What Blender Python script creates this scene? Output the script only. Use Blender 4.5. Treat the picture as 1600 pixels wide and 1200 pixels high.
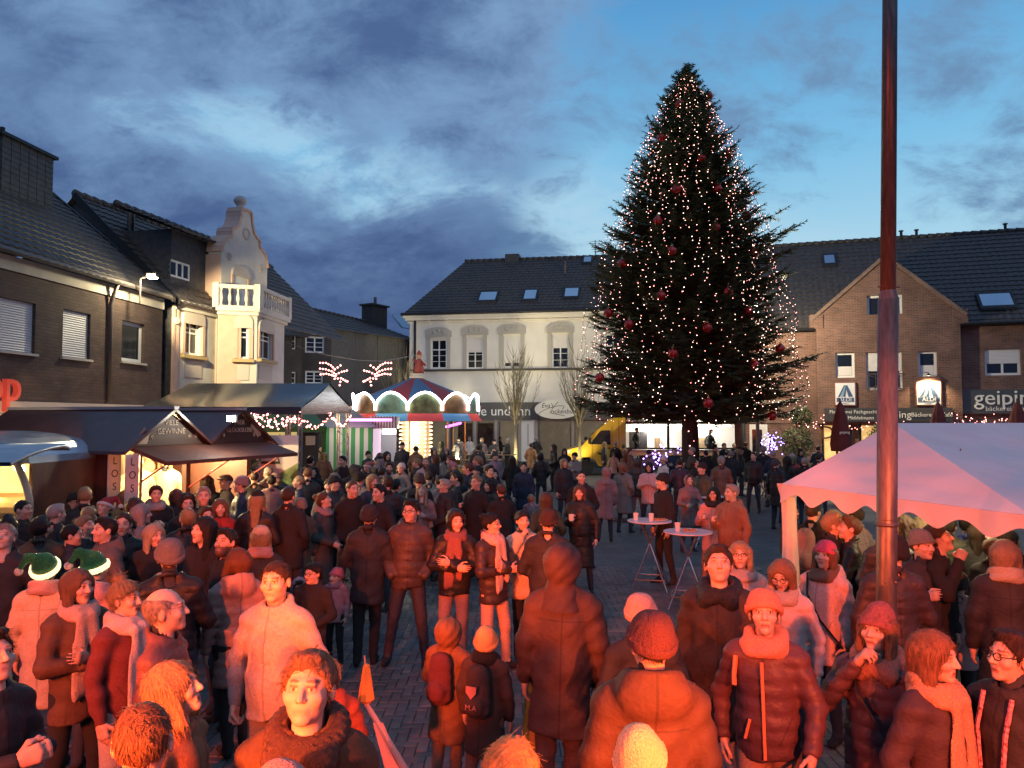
import bpy, math, random
import numpy as np
from mathutils import Vector, Matrix
R = math.radians
random.seed(7); rng = np.random.default_rng(7)
for o in list(bpy.data.objects): bpy.data.objects.remove(o)
scene = bpy.context.scene
C = scene.collection
# ------------------------------------------------------------------ camera
F = 1200.0; HORIZON = 655.0; CAM_H = 2.75
TILT = math.atan((HORIZON - 600.0) / F)
cam = bpy.data.cameras.new('camera'); cam.lens = 27.0; cam.sensor_width = 36.0; cam.clip_end = 3000; cam.clip_start = 0.05
cam_o = bpy.data.objects.new('camera', cam); C.objects.link(cam_o)
cam_o.location = (0, 0, CAM_H); cam_o.rotation_euler = (math.pi / 2 + TILT, 0, 0)
scene.camera = cam_o
# ------------------------------------------------------------------ world: dusk sky with broken cloud
world = bpy.data.worlds.new('World'); scene.world = world; world.use_nodes = True
def ray(px, py):
    a = (px - 800.0) / F; b = (600.0 - py) / F
    return Vector((a, math.cos(TILT) - b * math.sin(TILT), math.sin(TILT) + b * math.cos(TILT)))
def at(px, py, Y):
    d = ray(px, py); return Vector((0, 0, CAM_H)) + d * (Y / d.y)
def on_z(px, py, z):
    d = ray(px, py); return Vector((0, 0, CAM_H)) + d * ((z - CAM_H) / d.z)
def build_sky():
    nt = world.node_tree; N = nt.nodes; L = nt.links; N.clear()
    def new(t, **k):
        n = N.new(t)
        for a, v in k.items(): setattr(n, a, v)
        return n
    def mth(op, a, b=None, c=None, clamp=False):
        n = new('ShaderNodeMath', operation=op); n.use_clamp = clamp
        for i, v in enumerate((a, b, c)):
            if v is None: continue
            if isinstance(v, (int, float)): n.inputs[i].default_value = v
            else: L.new(v, n.inputs[i])
        return n.outputs[0]
    def dot(vec, d):
        n = new('ShaderNodeVectorMath', operation='DOT_PRODUCT'); L.new(vec, n.inputs[0]); n.inputs[1].default_value = d
        return n.outputs['Value']
    def smooth(v, a, b):
        n = new('ShaderNodeMapRange', interpolation_type='SMOOTHSTEP'); L.new(v, n.inputs[0])
        n.inputs[1].default_value = a; n.inputs[2].default_value = b; return n.outputs[0]
    def mix(f, a, b):
        n = new('ShaderNodeMix', data_type='RGBA'); 
        if isinstance(f, float): n.inputs[0].default_value = f
        else: L.new(f, n.inputs[0])
        for i, v in ((6, a), (7, b)):
            if isinstance(v, tuple): n.inputs[i].default_value = (*v, 1)
            else: L.new(v, n.inputs[i])
        return n.outputs[2]
    tc = new('ShaderNodeTexCoord'); g = tc.outputs['Generated']
    sep = new('ShaderNodeSeparateXYZ'); L.new(g, sep.inputs[0])
    z = mth('MAXIMUM', sep.outputs[2], 0.0)
    den = mth('ADD', z, 0.42)
    comb = new('ShaderNodeCombineXYZ')
    L.new(mth('DIVIDE', sep.outputs[0], den), comb.inputs[0]); L.new(mth('DIVIDE', sep.outputs[1], den), comb.inputs[1])
    def noise(scale, detail, off, rough=.55, dist=0.):
        m = new('ShaderNodeMapping'); L.new(comb.outputs[0], m.inputs[0]); m.inputs[1].default_value = off
        m.inputs[3].default_value = (1.0, 1.25, 1)
        n = new('ShaderNodeTexNoise'); n.inputs['Scale'].default_value = scale; n.inputs['Detail'].default_value = detail
        n.inputs['Roughness'].default_value = rough; n.inputs['Distortion'].default_value = dist
        L.new(m.outputs[0], n.inputs['Vector']); return n.outputs[0]
    n1 = noise(2.1, 9, (3.4, 1.2, 0), .62, .4); n2 = noise(6.5, 9, (7.7, 2.2, 0), .66, .3); n3 = noise(1.2, 3, (1.2, 9.1, 0))
    # Nishita twilight sky under the clouds
    sky = new('ShaderNodeTexSky', sky_type='NISHITA'); sky.sun_disc = False
    sky.sun_elevation = R(1.0); sky.sun_rotation = R(40); sky.altitude = 50; sky.air_density = 1.2; sky.dust_density = .4; sky.ozone_density = 3.0
    skym = new('ShaderNodeVectorMath', operation='SCALE'); L.new(sky.outputs[0], skym.inputs[0]); skym.inputs['Scale'].default_value = 0.10
    ramp = new('ShaderNodeValToRGB'); L.new(z, ramp.inputs[0]); e = ramp.color_ramp.elements
    e[0].position = 0.0; e[0].color = (.42, .58, .66, 1); e[1].position = 1.0; e[1].color = (.03, .11, .30, 1)
    for p, c in ((.20, (.34, .58, .72)), (.32, (.18, .46, .70)), (.5, (.07, .27, .55))):
        q = ramp.color_ramp.elements.new(p); q.color = (*c, 1)
    clear = mix(.18, ramp.outputs[0], skym.outputs[0])
    # open patch of sky around one direction, broken band crossing the cloud deck
    dc = ray(1270, 190).normalized(); openv = dot(g, dc)
    opening = smooth(mth('ADD', openv, mth('MULTIPLY', mth('SUBTRACT', n1, .5), .16)), .915, .985)
    a = ray(120, 120).normalized(); b = ray(900, 345).normalized(); nb = a.cross(b).normalized()
    band = mth('ABSOLUTE', mth('ADD', dot(g, nb), mth('MULTIPLY', mth('SUBTRACT', n3, .5), .18)))
    band = mth('MULTIPLY', mth('SUBTRACT', 1.0, smooth(band, .0, .13)), smooth(n2, .30, .58))
    dens = mth('ADD', mth('MULTIPLY', n1, .62), mth('MULTIPLY', n2, .38))
    dens = mth('ADD', dens, .19)
    dens = mth('SUBTRACT', dens, mth('MULTIPLY', band, .15))
    dens = mth('SUBTRACT', dens, mth('MULTIPLY', opening, .20))
    cover = smooth(dens, .455, .60)
    thick = smooth(mth('SUBTRACT', mth('ADD', mth('MULTIPLY', n1, .5), mth('MULTIPLY', n2, .5)), mth('MULTIPLY', band, .08)), .36, .62)
    low = smooth(z, .36, .08)
    ccol = mix(thick, (.150, .260, .430), (.056, .102, .225))
    ccol = mix(mth('MULTIPLY', low, .8), ccol, (.032, .054, .145))
    ccol = mix(mth('MULTIPLY', opening, .55), ccol, (.16, .30, .46))
    bright = mix(mth('MULTIPLY', band, .5), clear, (.38, .52, .62))
    col = mix(cover, bright, ccol)
    below = smooth(sep.outputs[2], -.02, -.10)
    col = mix(below, col, (.03, .035, .045))
    bg = new('ShaderNodeBackground'); L.new(col, bg.inputs[0]); bg.inputs[1].default_value = SKY_STRENGTH
    out = new('ShaderNodeOutputWorld'); L.new(bg.outputs[0], out.inputs[0])
SKY_STRENGTH = 1.35
build_sky()
sun = bpy.data.lights.new('sun', 'SUN'); sun.energy = 0.26; sun.angle = R(70); sun.color = (.80, .90, 1.0)  # wide soft fill added for the dusk glow; the sun itself is down
dusk_fill_o = bpy.data.objects.new('sun', sun); C.objects.link(dusk_fill_o); dusk_fill_o.rotation_euler = (R(46), 0, R(28))
scene.view_settings.view_transform = 'Standard'; scene.view_settings.look = 'None'
scene.view_settings.exposure = 0.0; scene.view_settings.gamma = 1.0; scene.view_settings.use_curve_mapping = False
cy = scene.cycles
cy.use_denoising = True
try: cy.denoiser = 'OPENIMAGEDENOISE'
except Exception: pass
cy.max_bounces = 5; cy.diffuse_bounces = 2; cy.glossy_bounces = 2; cy.transmission_bounces = 3; cy.transparent_max_bounces = 6
cy.sample_clamp_indirect = 4.0; cy.caustics_reflective = False; cy.caustics_refractive = False
scene.render.use_persistent_data = False
# red stage lamps behind the camera light the front of the crowd (their housings are built with them)
# (position, aim, watts, cone in degrees, blend): one soft wash, patchy narrow beams, two footlights
STAGE_LAMPS = [((-4.0, -.9, 3.0), (-.6, 5.0, .9), 1500, 90, .8), ((2.8, -1.2, 3.0), (2.2, 5.0, .9), 900, 84, .8),
    ((-3.4, -1.5, 3.6), (.15, 8.6, 1.3), 5200, 15, .7), ((1.2, -2.0, 3.9), (3.7, 12.6, 1.4), 5000, 9, .7), ((-3.0, -1.3, 3.5), (-1.55, 5.0, 1.5), 2300, 24, .8),
    ((1.6, -1.6, 3.6), (2.4, 4.7, 1.4), 3200, 32, .8), ((-4.6, -.6, 3.2), (-3.2, 5.2, 1.5), 2600, 28, .8), ((-1.75, .55, 2.05), (-.85, 3.0, 1.74), 1500, 34, .7), ((2.0, .5, 2.0), (.5, 3.0, 1.5), 3000, 28, .7),
    ((-2.2, .3, 2.2), (-1.35, 2.9, 1.72), 1900, 28, .6), ((-6.2, 1.4, 2.25), (3.5, 7.6, 2.4), 3000, 30, .35), ((-4.8, -.2, 3.4), (-4.0, 10.0, 1.4), 1300, 26, .8)]
STAGE_COLOR = (1.0, .112, .020)
# ------------------------------------------------------------------ mesh helpers
MATS = {}
def mat(name, col, rough=.8, metal=0., noise=0., nscale=20., bump=0., bscale=60., emit=None, estr=0., spec=.5, alpha=1., coat=0., stretch=None, trans=0., tint=False, ncol=None, sub=0.):
    key = name
    if key in MATS: return MATS[key]
    m = bpy.data.materials.new(name); m.use_nodes = True; nt = m.node_tree; b = nt.nodes['Principled BSDF']
    b.inputs['Base Color'].default_value = (*col, 1); b.inputs['Roughness'].default_value = rough; b.inputs['Metallic'].default_value = metal
    b.inputs['Specular IOR Level'].default_value = spec; b.inputs['Alpha'].default_value = alpha
    b.inputs['Coat Weight'].default_value = coat; b.inputs['Transmission Weight'].default_value = trans
    if emit: b.inputs['Emission Color'].default_value = (*emit, 1); b.inputs['Emission Strength'].default_value = estr
    tc = None
    if noise or bump:
        tc = nt.nodes.new('ShaderNodeTexCoord'); mp = nt.nodes.new('ShaderNodeMapping'); nt.links.new(tc.outputs['Object'], mp.inputs[0])
        if stretch: mp.inputs[3].default_value = stretch
    last = None
    if noise:
        n = nt.nodes.new('ShaderNodeTexNoise'); n.inputs['Scale'].default_value = nscale; n.inputs['Detail'].default_value = 5; nt.links.new(mp.outputs[0], n.inputs['Vector'])
        mr = nt.nodes.new('ShaderNodeMapRange'); nt.links.new(n.outputs[0], mr.inputs[0]); mr.inputs[1].default_value = .3; mr.inputs[2].default_value = .7
        mr.inputs[3].default_value = 1 - noise; mr.inputs[4].default_value = 1 + noise
        mx = nt.nodes.new('ShaderNodeMix'); mx.data_type = 'RGBA'; mx.blend_type = 'MULTIPLY'; mx.inputs[0].default_value = 1; mx.inputs[6].default_value = (*col, 1)
        nt.links.new(mr.outputs[0], mx.inputs[7]); last = mx.outputs[2]
        nt.links.new(last, b.inputs['Base Color'])
    if tint:
        at_ = nt.nodes.new('ShaderNodeAttribute'); at_.attribute_name = 'tint'
        mx = nt.nodes.new('ShaderNodeMix'); mx.data_type = 'RGBA'; mx.blend_type = 'MULTIPLY'; mx.inputs[0].default_value = 1
        if last: nt.links.new(last, mx.inputs[6])
        else: mx.inputs[6].default_value = (*col, 1)
        nt.links.new(at_.outputs['Color'], mx.inputs[7]); nt.links.new(mx.outputs[2], b.inputs['Base Color'])
    if bump:
        n = nt.nodes.new('ShaderNodeTexNoise'); n.inputs['Scale'].default_value = bscale; n.inputs['Detail'].default_value = 4; nt.links.new(mp.outputs[0], n.inputs['Vector'])
        bp = nt.nodes.new('ShaderNodeBump'); bp.inputs['Strength'].default_value = bump; bp.inputs['Distance'].default_value = .02
        nt.links.new(n.outputs[0], bp.inputs['Height']); nt.links.new(bp.outputs[0], b.inputs['Normal'])
    MATS[key] = m; return m
def mat_brick(name, c1, c2, mortar, bw=.25, bh=.075, ms=.012, rough=.85, wall_axis='xz', bump=.5, herring=False):
    """bricks laid in the object's own u (x) / z plane"""
    m = bpy.data.materials.new(name); m.use_nodes = True; nt = m.node_tree; b = nt.nodes['Principled BSDF']; b.inputs['Roughness'].default_value = rough
    tc = nt.nodes.new('ShaderNodeTexCoord')
    sp = nt.nodes.new('ShaderNodeSeparateXYZ'); nt.links.new(tc.outputs['Object'], sp.inputs[0])
    cb = nt.nodes.new('ShaderNodeCombineXYZ'); nt.links.new(sp.outputs[0], cb.inputs[0]); nt.links.new(sp.outputs[2 if wall_axis == 'xz' else 1], cb.inputs[1])
    br = nt.nodes.new('ShaderNodeTexBrick'); nt.links.new(cb.outputs[0], br.inputs['Vector'])
    br.inputs['Scale'].default_value = 1.0; br.inputs['Brick Width'].default_value = bw; br.inputs['Row Height'].default_value = bh
    br.inputs['Mortar Size'].default_value = ms; br.inputs['Mortar Smooth'].default_value = .3; br.inputs['Bias'].default_value = 0
    br.inputs['Color1'].default_value = (*c1, 1); br.inputs['Color2'].default_value = (*c2, 1); br.inputs['Mortar'].default_value = (*mortar, 1)
    n = nt.nodes.new('ShaderNodeTexNoise'); n.inputs['Scale'].default_value = 1.3; n.inputs['Detail'].default_value = 6; nt.links.new(tc.outputs['Object'], n.inputs['Vector'])
    mr = nt.nodes.new('ShaderNodeMapRange'); nt.links.new(n.outputs[0], mr.inputs[0]); mr.inputs[1].default_value = .3; mr.inputs[2].default_value = .7; mr.inputs[3].default_value = .7; mr.inputs[4].default_value = 1.2
    mx = nt.nodes.new('ShaderNodeMix'); mx.data_type = 'RGBA'; mx.blend_type = 'MULTIPLY'; mx.inputs[0].default_value = 1
    nt.links.new(br.outputs[0], mx.inputs[6]); nt.links.new(mr.outputs[0], mx.inputs[7]); nt.links.new(mx.outputs[2], b.inputs['Base Color'])
    bp = nt.nodes.new('ShaderNodeBump'); bp.inputs['Strength'].default_value = bump; bp.inputs['Distance'].default_value = .01; bp.invert = True
    nt.links.new(br.outputs['Fac'], bp.inputs['Height']); nt.links.new(bp.outputs[0], b.inputs['Normal'])
    MATS[name] = m; return m
def new_obj(name, verts, faces, material, parent=None, smooth=False, matrix=None):
    me = bpy.data.meshes.new(name); me.from_pydata([tuple(v) for v in verts], [], [tuple(f) for f in faces])
    if isinstance(material, (list, tuple)):
        for mm in material: me.materials.append(mm)
    elif material: me.materials.append(material)
    if smooth: me.polygons.foreach_set('use_smooth', [True] * len(me.polygons))
    o = bpy.data.objects.new(name, me); C.objects.link(o)
    if parent is not None: o.parent = parent
    if matrix is not None: o.matrix_local = matrix
    return o
class MB:
    """collects faces in one local space"""
    def __init__(s): s.v = []; s.f = []; s.mi = []
    def quad(s, *p, mi=0):
        i = len(s.v); s.v += [tuple(q) for q in p]; s.f.append(tuple(range(i, i + len(p)))); s.mi.append(mi)
    def hexa(s, p, mi=0):
        i = len(s.v); s.v += [tuple(q) for q in p]
        for f in ((0, 3, 2, 1), (4, 5, 6, 7), (0, 1, 5, 4), (1, 2, 6, 5), (2, 3, 7, 6), (3, 0, 4, 7)): s.f.append(tuple(i + k for k in f)); s.mi.append(mi)
    def box(s, x0, x1, y0, y1, z0, z1, mi=0):
        s.hexa([(x0, y0, z0), (x1, y0, z0), (x1, y1, z0), (x0, y1, z0), (x0, y0, z1), (x1, y0, z1), (x1, y1, z1), (x0, y1, z1)], mi); return s
    def bar(s, a, b, w, h=None, mi=0):
        a = Vector(a); b = Vector(b); d = (b - a).normalized(); h = h or w
        up = Vector((0, 0, 1)) if abs(d.z) < .95 else Vector((1, 0, 0)); x = d.cross(up).normalized() * (w / 2); y = x.cross(d).normalized() * (h / 2)
        s.hexa([a - x - y, a + x - y, a + x + y, a - x + y, b - x - y, b + x - y, b + x + y, b - x + y], mi); return s
    def tube(s, pts, rad, n=8, mi=0, cap=True):
        pts = [Vector(p) for p in pts]; k = len(pts); rad = [rad] * k if not isinstance(rad, (list, tuple)) else rad
        base = len(s.v); prev = None
        for i, p in enumerate(pts):
            d = (pts[min(i + 1, k - 1)] - pts[max(i - 1, 0)]).normalized()
            if prev is None: up = Vector((0, 0, 1)) if abs(d.z) < .9 else Vector((1, 0, 0))
            else: up = prev
            x = (up - d * up.dot(d)).normalized(); prev = x; y = d.cross(x)
            for j in range(n):
                a = 2 * math.pi * j / n; s.v.append(tuple(p + (x * math.cos(a) + y * math.sin(a)) * rad[i]))
        for i in range(k - 1):
            for j in range(n):
                a = base + i * n + j; b = base + i * n + (j + 1) % n; s.f.append((a, b, b + n, a + n)); s.mi.append(mi)
        if cap: s.f.append(tuple(base + j for j in range(n))[::-1]); s.f.append(tuple(base + (k - 1) * n + j for j in range(n))); s.mi += [mi, mi]
        return s
    def lathe(s, prof, n=16, cx=0, cy=0, mi=0, a0=0., a1=2 * math.pi):
        base = len(s.v); full = abs(a1 - a0 - 2 * math.pi) < 1e-6; m = n if full else n + 1
        for r, z in prof:
            for j in range(m):
                a = a0 + (a1 - a0) * j / n; s.v.append((cx + r * math.cos(a), cy + r * math.sin(a), z))
        for i in range(len(prof) - 1):
            for j in range(n):
                a = base + i * m + j; b = base + i * m + (j + 1) % m; s.f.append((a, b, b + m, a + m)); s.mi.append(mi)
        return s
    def poly(s, pts, d0, d1, axis=1, mi=0):
        """extrude polygon pts (u,z) from depth d0 to d1 along -y (n)"""
        n = len(pts); i = len(s.v)
        s.v += [(u, d0, z) for u, z in pts] + [(u, d1, z) for u, z in pts]
        s.f.append(tuple(range(i, i + n))); s.f.append(tuple(range(i + 2 * n - 1, i + n - 1, -1))); s.mi += [mi, mi]
        for k in range(n): s.f.append((i + (k + 1) % n, i + k, i + n + k, i + n + (k + 1) % n)); s.mi.append(mi)
        return s
    def build(s, name, material, parent=None, matrix=None, smooth=False):
        o = new_obj(name, s.v, s.f, material, parent, smooth, matrix)
        if isinstance(material, (list, tuple)): o.data.polygons.foreach_set('material_index', s.mi)
        return o
def tag(o, label=None, cat=None, group=None, kind=None):
    if label: o['label'] = label
    if cat: o['category'] = cat
    if group: o['group'] = group
    if kind: o['kind'] = kind
    return o
def empty(name, loc=(0, 0, 0), rz=0, matrix=None):
    o = bpy.data.objects.new(name, None); C.objects.link(o); o.empty_display_size = .1
    if matrix is not None: o.matrix_world = matrix
    else: o.location = loc; o.rotation_euler = (0, 0, rz)
    return o
class Frame:
    """wall plane: x along the wall, y into the building, z up"""
    def __init__(s, p0, p1):
        s.o = Vector((p0[0], p0[1], 0)); s.u = Vector((p1[0] - p0[0], p1[1] - p0[1], 0)); s.len = s.u.length; s.u.normalize()
        s.n = Vector((s.u.y, -s.u.x, 0))            # outward
        s.M = Matrix(((s.u.x, -s.n.x, 0, s.o.x), (s.u.y, -s.n.y, 0, s.o.y), (0, 0, 1, 0), (0, 0, 0, 1)))
    def uz(s, px, py, off=0.):
        d = ray(px, py); c = Vector((0, 0, CAM_H)); o = s.o + s.n * off
        t = (o - c).dot(s.n) / d.dot(s.n); p = c + d * t
        return (p - s.o).dot(s.u), p.z
    def world(s, u, y, z): return s.M @ Vector((u, y, z))
def copy_tree(o, parent=None):
    c = o.copy(); C.objects.link(c); c.parent = parent
    for ch in o.children: copy_tree(ch, c)
    return c
FONT_CACHE = {}
def text(s, name, mtx, size, material, parent=None, align='CENTER', extrude=.004, xscale=1., shear=0.):
    cu = bpy.data.curves.new(name, 'FONT'); cu.body = s; cu.size = size; cu.align_x = align; cu.align_y = 'CENTER'; cu.extrude = extrude; cu.resolution_u = 3; cu.shear = shear
    cu.materials.append(material); o = bpy.data.objects.new(name, cu); C.objects.link(o)
    if parent is not None: o.parent = parent
    o.matrix_local = mtx @ Matrix.Diagonal((xscale, 1, 1, 1)); return o
def face_m(u, y, z):
    """text matrix in a Frame: reads along +u, faces outward (-y)"""
    return Matrix.Translation((u, y, z)) @ Matrix.Rotation(math.pi / 2, 4, 'X')
def lamp_light(name, loc, color, power, radius=.08, kind='POINT', parent=None, aim=None, size=60, blend=1.):
    l = bpy.data.lights.new(name, kind); l.energy = power; l.color = color
    if kind != 'AREA': l.shadow_soft_size = radius
    if kind == 'SPOT': l.spot_size = R(size); l.spot_blend = blend
    o = bpy.data.objects.new(name, l); C.objects.link(o); o.location = loc
    if aim is not None: o.rotation_euler = (Vector(aim) - Vector(loc)).to_track_quat('-Z', 'Y').to_euler()
    if parent is not None: o.parent = parent; o.matrix_parent_inverse = parent.matrix_world.inverted()
    return o
# ================================================================== GROUND
def ground_material():
    m = mat_brick('paving_far', (.14, .135, .13), (.10, .096, .096), (.05, .048, .048), .2, .1, .008, .62, 'xy', .6)
    return m
g = MB(); g.quad((-400, -60, -.03), (400, -60, -.03), (400, 900, -.03), (-400, 900, -.03))
ground = g.build('ground', ground_material()); tag(ground, kind='structure')
mat_pav = [mat('paver_%d' % i, c, .42, 0, .35, 2.2, .35, 90) for i, c in enumerate(((.125, .12, .12), (.10, .096, .098), (.15, .14, .135), (.11, .10, .097)))]
def build_pavers():
    L_, W_, gp = .2, .1, .005; cells = []
    # herringbone: unit repeats of two bricks
    for i in range(-60, 60):
        for j in range(-60, 130):
            bx = i * .2 + j * .1 if False else None
    n = 0
    for a in range(-40, 140):
        for b in range(-90, 90):
            # L pairs: horizontal brick origin (a*W + b*2W, a*W - b*2W) pattern
            x = a * W_ + b * 2 * W_; y = a * W_ - b * 2 * W_
            cells.append((x + L_ / 2, y + W_ / 2, 0)); cells.append((x - W_ / 2, y + L_ / 2 - 0.0, 1))
    sel = []
    for cx, cy, o in cells:
        cy2 = cy + 6.0
        if 5.6 < cy2 < 14.5 and abs(cx) < 4.6: sel.append((cx, cy2, o))
    # visible middle of the square first
    sel.sort(key=lambda c: math.hypot((c[0] + .55) * .8, c[1] - 7.6))
    def paver_mesh(o, s, mm):
        hx, hy = (L_ / 2 - gp / 2, W_ / 2 - gp / 2) if o == 0 else (W_ / 2 - gp / 2, L_ / 2 - gp / 2); c = .006
        v = [(-hx, -hy, -.03), (hx, -hy, -.03), (hx, hy, -.03), (-hx, hy, -.03), (-hx, -hy, -c), (hx, -hy, -c), (hx, hy, -c), (-hx, hy, -c),
             (-hx + c, -hy + c, 0), (hx - c, -hy + c, 0), (hx - c, hy - c, 0), (-hx + c, hy - c, 0)]
        f = []
        for b in (0, 4):
            for k in range(4): f.append((b + k, b + (k + 1) % 4, b + 4 + (k + 1) % 4, b + 4 + k))
        f.append((8, 9, 10, 11)); return v, f
    protos = {}
    for o in (0, 1):
        for q in range(4):
            v, f = paver_mesh(o, 1, q); me = bpy.data.meshes.new('paver'); me.from_pydata(v, [], f); me.materials.append(mat_pav[q]); protos[o, q] = me
    for cx, cy, o in sel[:300]:
        ob = bpy.data.objects.new('paver', protos[o, random.choice((0, 0, 1, 1, 2, 3))]); C.objects.link(ob); ob.parent = ground
        ob.location = (cx, cy, random.uniform(-.003, .003)); ob.rotation_euler = (random.uniform(-.012, .012), random.uniform(-.012, .012), random.uniform(-.01, .01))
    V, Fc, MI = [], [], []
    for cx, cy, o in sel[300:]:
        v, f = paver_mesh(o, 1, 0); i = len(V); dz = random.uniform(-.003, .003); q = random.choice((0, 0, 1, 1, 2, 3)); tx, ty = random.uniform(-.012, .012), random.uniform(-.012, .012)
        V += [(x + cx, y + cy, z + dz + (tx * x + ty * y)) for x, y, z in v]; Fc += [tuple(i + k for k in q_) for q_ in f]; MI += [q] * len(f)
    ob = new_obj('paving', V, Fc, mat_pav, ground); ob.data.polygons.foreach_set('material_index', MI); tag(ob, kind='stuff')
build_pavers()
# drain cover in the paving
mh = MB(); mh.lathe([(0, .004), (.26, .004), (.27, .0), (.30, .0), (.31, .006), (.34, .006), (.345, -.02)], 28)
for k in range(-3, 4): mh.box(-.2, .2, k * .06 - .012, k * .06 + .012, .004, .010)
p = on_z(972, 812, 0)
tag(mh.build('manhole_cover', mat('cast_iron', (.05, .05, .052), .45, .8, .2, 30), None, Matrix.Translation((p.x, p.y, .004))), 'round iron manhole cover in the dark paving', 'manhole')
# ================================================================== BUILDING PARTS
M_white = mat('white_plastic', (.78, .78, .76), .4)
M_glass = mat('dark_glass', (.012, .014, .018), .06, 0, spec=.9)
M_shut = mat('shutter_white', (.72, .70, .68), .5)
M_tile = mat('roof_tile_dark', (.060, .052, .050), .55, 0, .35, 6, .2, 40)
M_tile2 = mat('roof_tile_brown', (.070, .056, .050), .5, 0, .4, 5, .2, 40)
M_zinc = mat('zinc_gutter', (.16, .13, .12), .5, .5)
M_stone = mat('cream_render', (.62, .56, .47), .8, 0, .1, 3, .15, 80)
M_white_render = mat('white_render', (.76, .73, .66), .82, 0, .07, 1.2, .12, 50)
M_slate = mat('slate', (.055, .055, .06), .6, 0, .3, 8, .3, 30)
M_black = mat('black_metal', (.018, .018, .02), .45, .3)
def wall(name, m, parent, u0, u1, z0, z1, holes, depth=.16, y=0.):
    us = sorted({u0, u1, *[h[0] for h in holes], *[h[1] for h in holes]}); zs = sorted({z0, z1, *[h[2] for h in holes], *[h[3] for h in holes]})
    b = MB()
    for i in range(len(us) - 1):
        for j in range(len(zs) - 1):
            cu, cz = (us[i] + us[i + 1]) / 2, (zs[j] + zs[j + 1]) / 2
            if any(h[0] < cu < h[1] and h[2] < cz < h[3] for h in holes): continue
            if not (u0 <= cu <= u1 and z0 <= cz <= z1): continue
            b.quad((us[i], y, zs[j]), (us[i + 1], y, zs[j]), (us[i + 1], y, zs[j + 1]), (us[i], y, zs[j + 1]))
    for a, c, e, f in [h[:4] for h in holes]:
        d = y + depth
        b.quad((a, y, e), (a, y, f), (a, d, f), (a, d, e)); b.quad((c, y, f), (c, y, e), (c, d, e), (c, d, f))
        b.quad((a, y, f), (c, y, f), (c, d, f), (a, d, f)); b.quad((c, y, e), (a, y, e), (a, d, e), (c, d, e))
    return b.build(name, m, parent)
def window(parent, u0, u1, z0, z1, y=.1, cols=2, rows=(1,), fw=.06, shutter=0., fm=None, gm=None, transom=None, sill=None):
    """a window with frame bars, mullions, panes and, if shutter>0, a roller shutter over that share"""
    fm = fm or M_white; gm = gm or M_glass; b = MB(); t = .05
    b.box(u0, u0 + fw, y, y + t, z0, z1); b.box(u1 - fw, u1, y, y + t, z0, z1)
    b.box(u0 + fw, u1 - fw, y, y + t, z0, z0 + fw); b.box(u0 + fw, u1 - fw, y, y + t, z1 - fw, z1)
    iu0, iu1, iz0, iz1 = u0 + fw, u1 - fw, z0 + fw, z1 - fw; mw = fw * .8
    zz = [iz0]
    if transom: zz.append(iz0 + (iz1 - iz0) * transom)
    zz.append(iz1)
    for k in range(1, len(zz) - 1): b.box(iu0, iu1, y - .006, y + t - .002, zz[k] - mw / 2, zz[k] + mw / 2)
    for k in range(1, cols):
        u = iu0 + (iu1 - iu0) * k / cols; b.box(u - mw / 2, u + mw / 2, y - .003, y + t - .004, iz0, iz1)
    for k in range(len(zz) - 1):
        r = rows[min(k, len(rows) - 1)]
        for q in range(1, r):
            z = zz[k] + (zz[k + 1] - zz[k]) * q / r; b.box(iu0, iu1, y + .004, y + t - .006, z - .014, z + .014)
    w = b.build('window', fm, parent)
    for k in range(cols):
        a = iu0 + (iu1 - iu0) * k / cols; c = iu0 + (iu1 - iu0) * (k + 1) / cols
        pb = MB(); pb.box(a, c, y + .022, y + .030, iz0, iz1); pb.build('pane', gm, w)
    if shutter > 0:
        zb = z1 - (z1 - z0) * shutter; sb = MB(); n = max(2, int((z1 - zb) / .055))
        for k in range(n):
            za = zb + (z1 - zb) * k / n; zc = zb + (z1 - zb) * (k + 1) / n; zm = (za + zc) / 2
            sb.quad((u0 + .02, y - .022, za), (u1 - .02, y - .022, za), (u1 - .02, y - .038, zm), (u0 + .02, y - .038, zm))
            sb.quad((u0 + .02, y - .038, zm), (u1 - .02, y - .038, zm), (u1 - .02, y - .022, zc), (u0 + .02, y - .022, zc))
        sb.build('roller_shutter', M_shut, w)
    if sill:
        s = MB(); s.box(u0 - .06, u1 + .06, -.07, y + .02, z0 - .06, z0 - .004); s.build('sill', sill, w)
    return w
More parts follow.
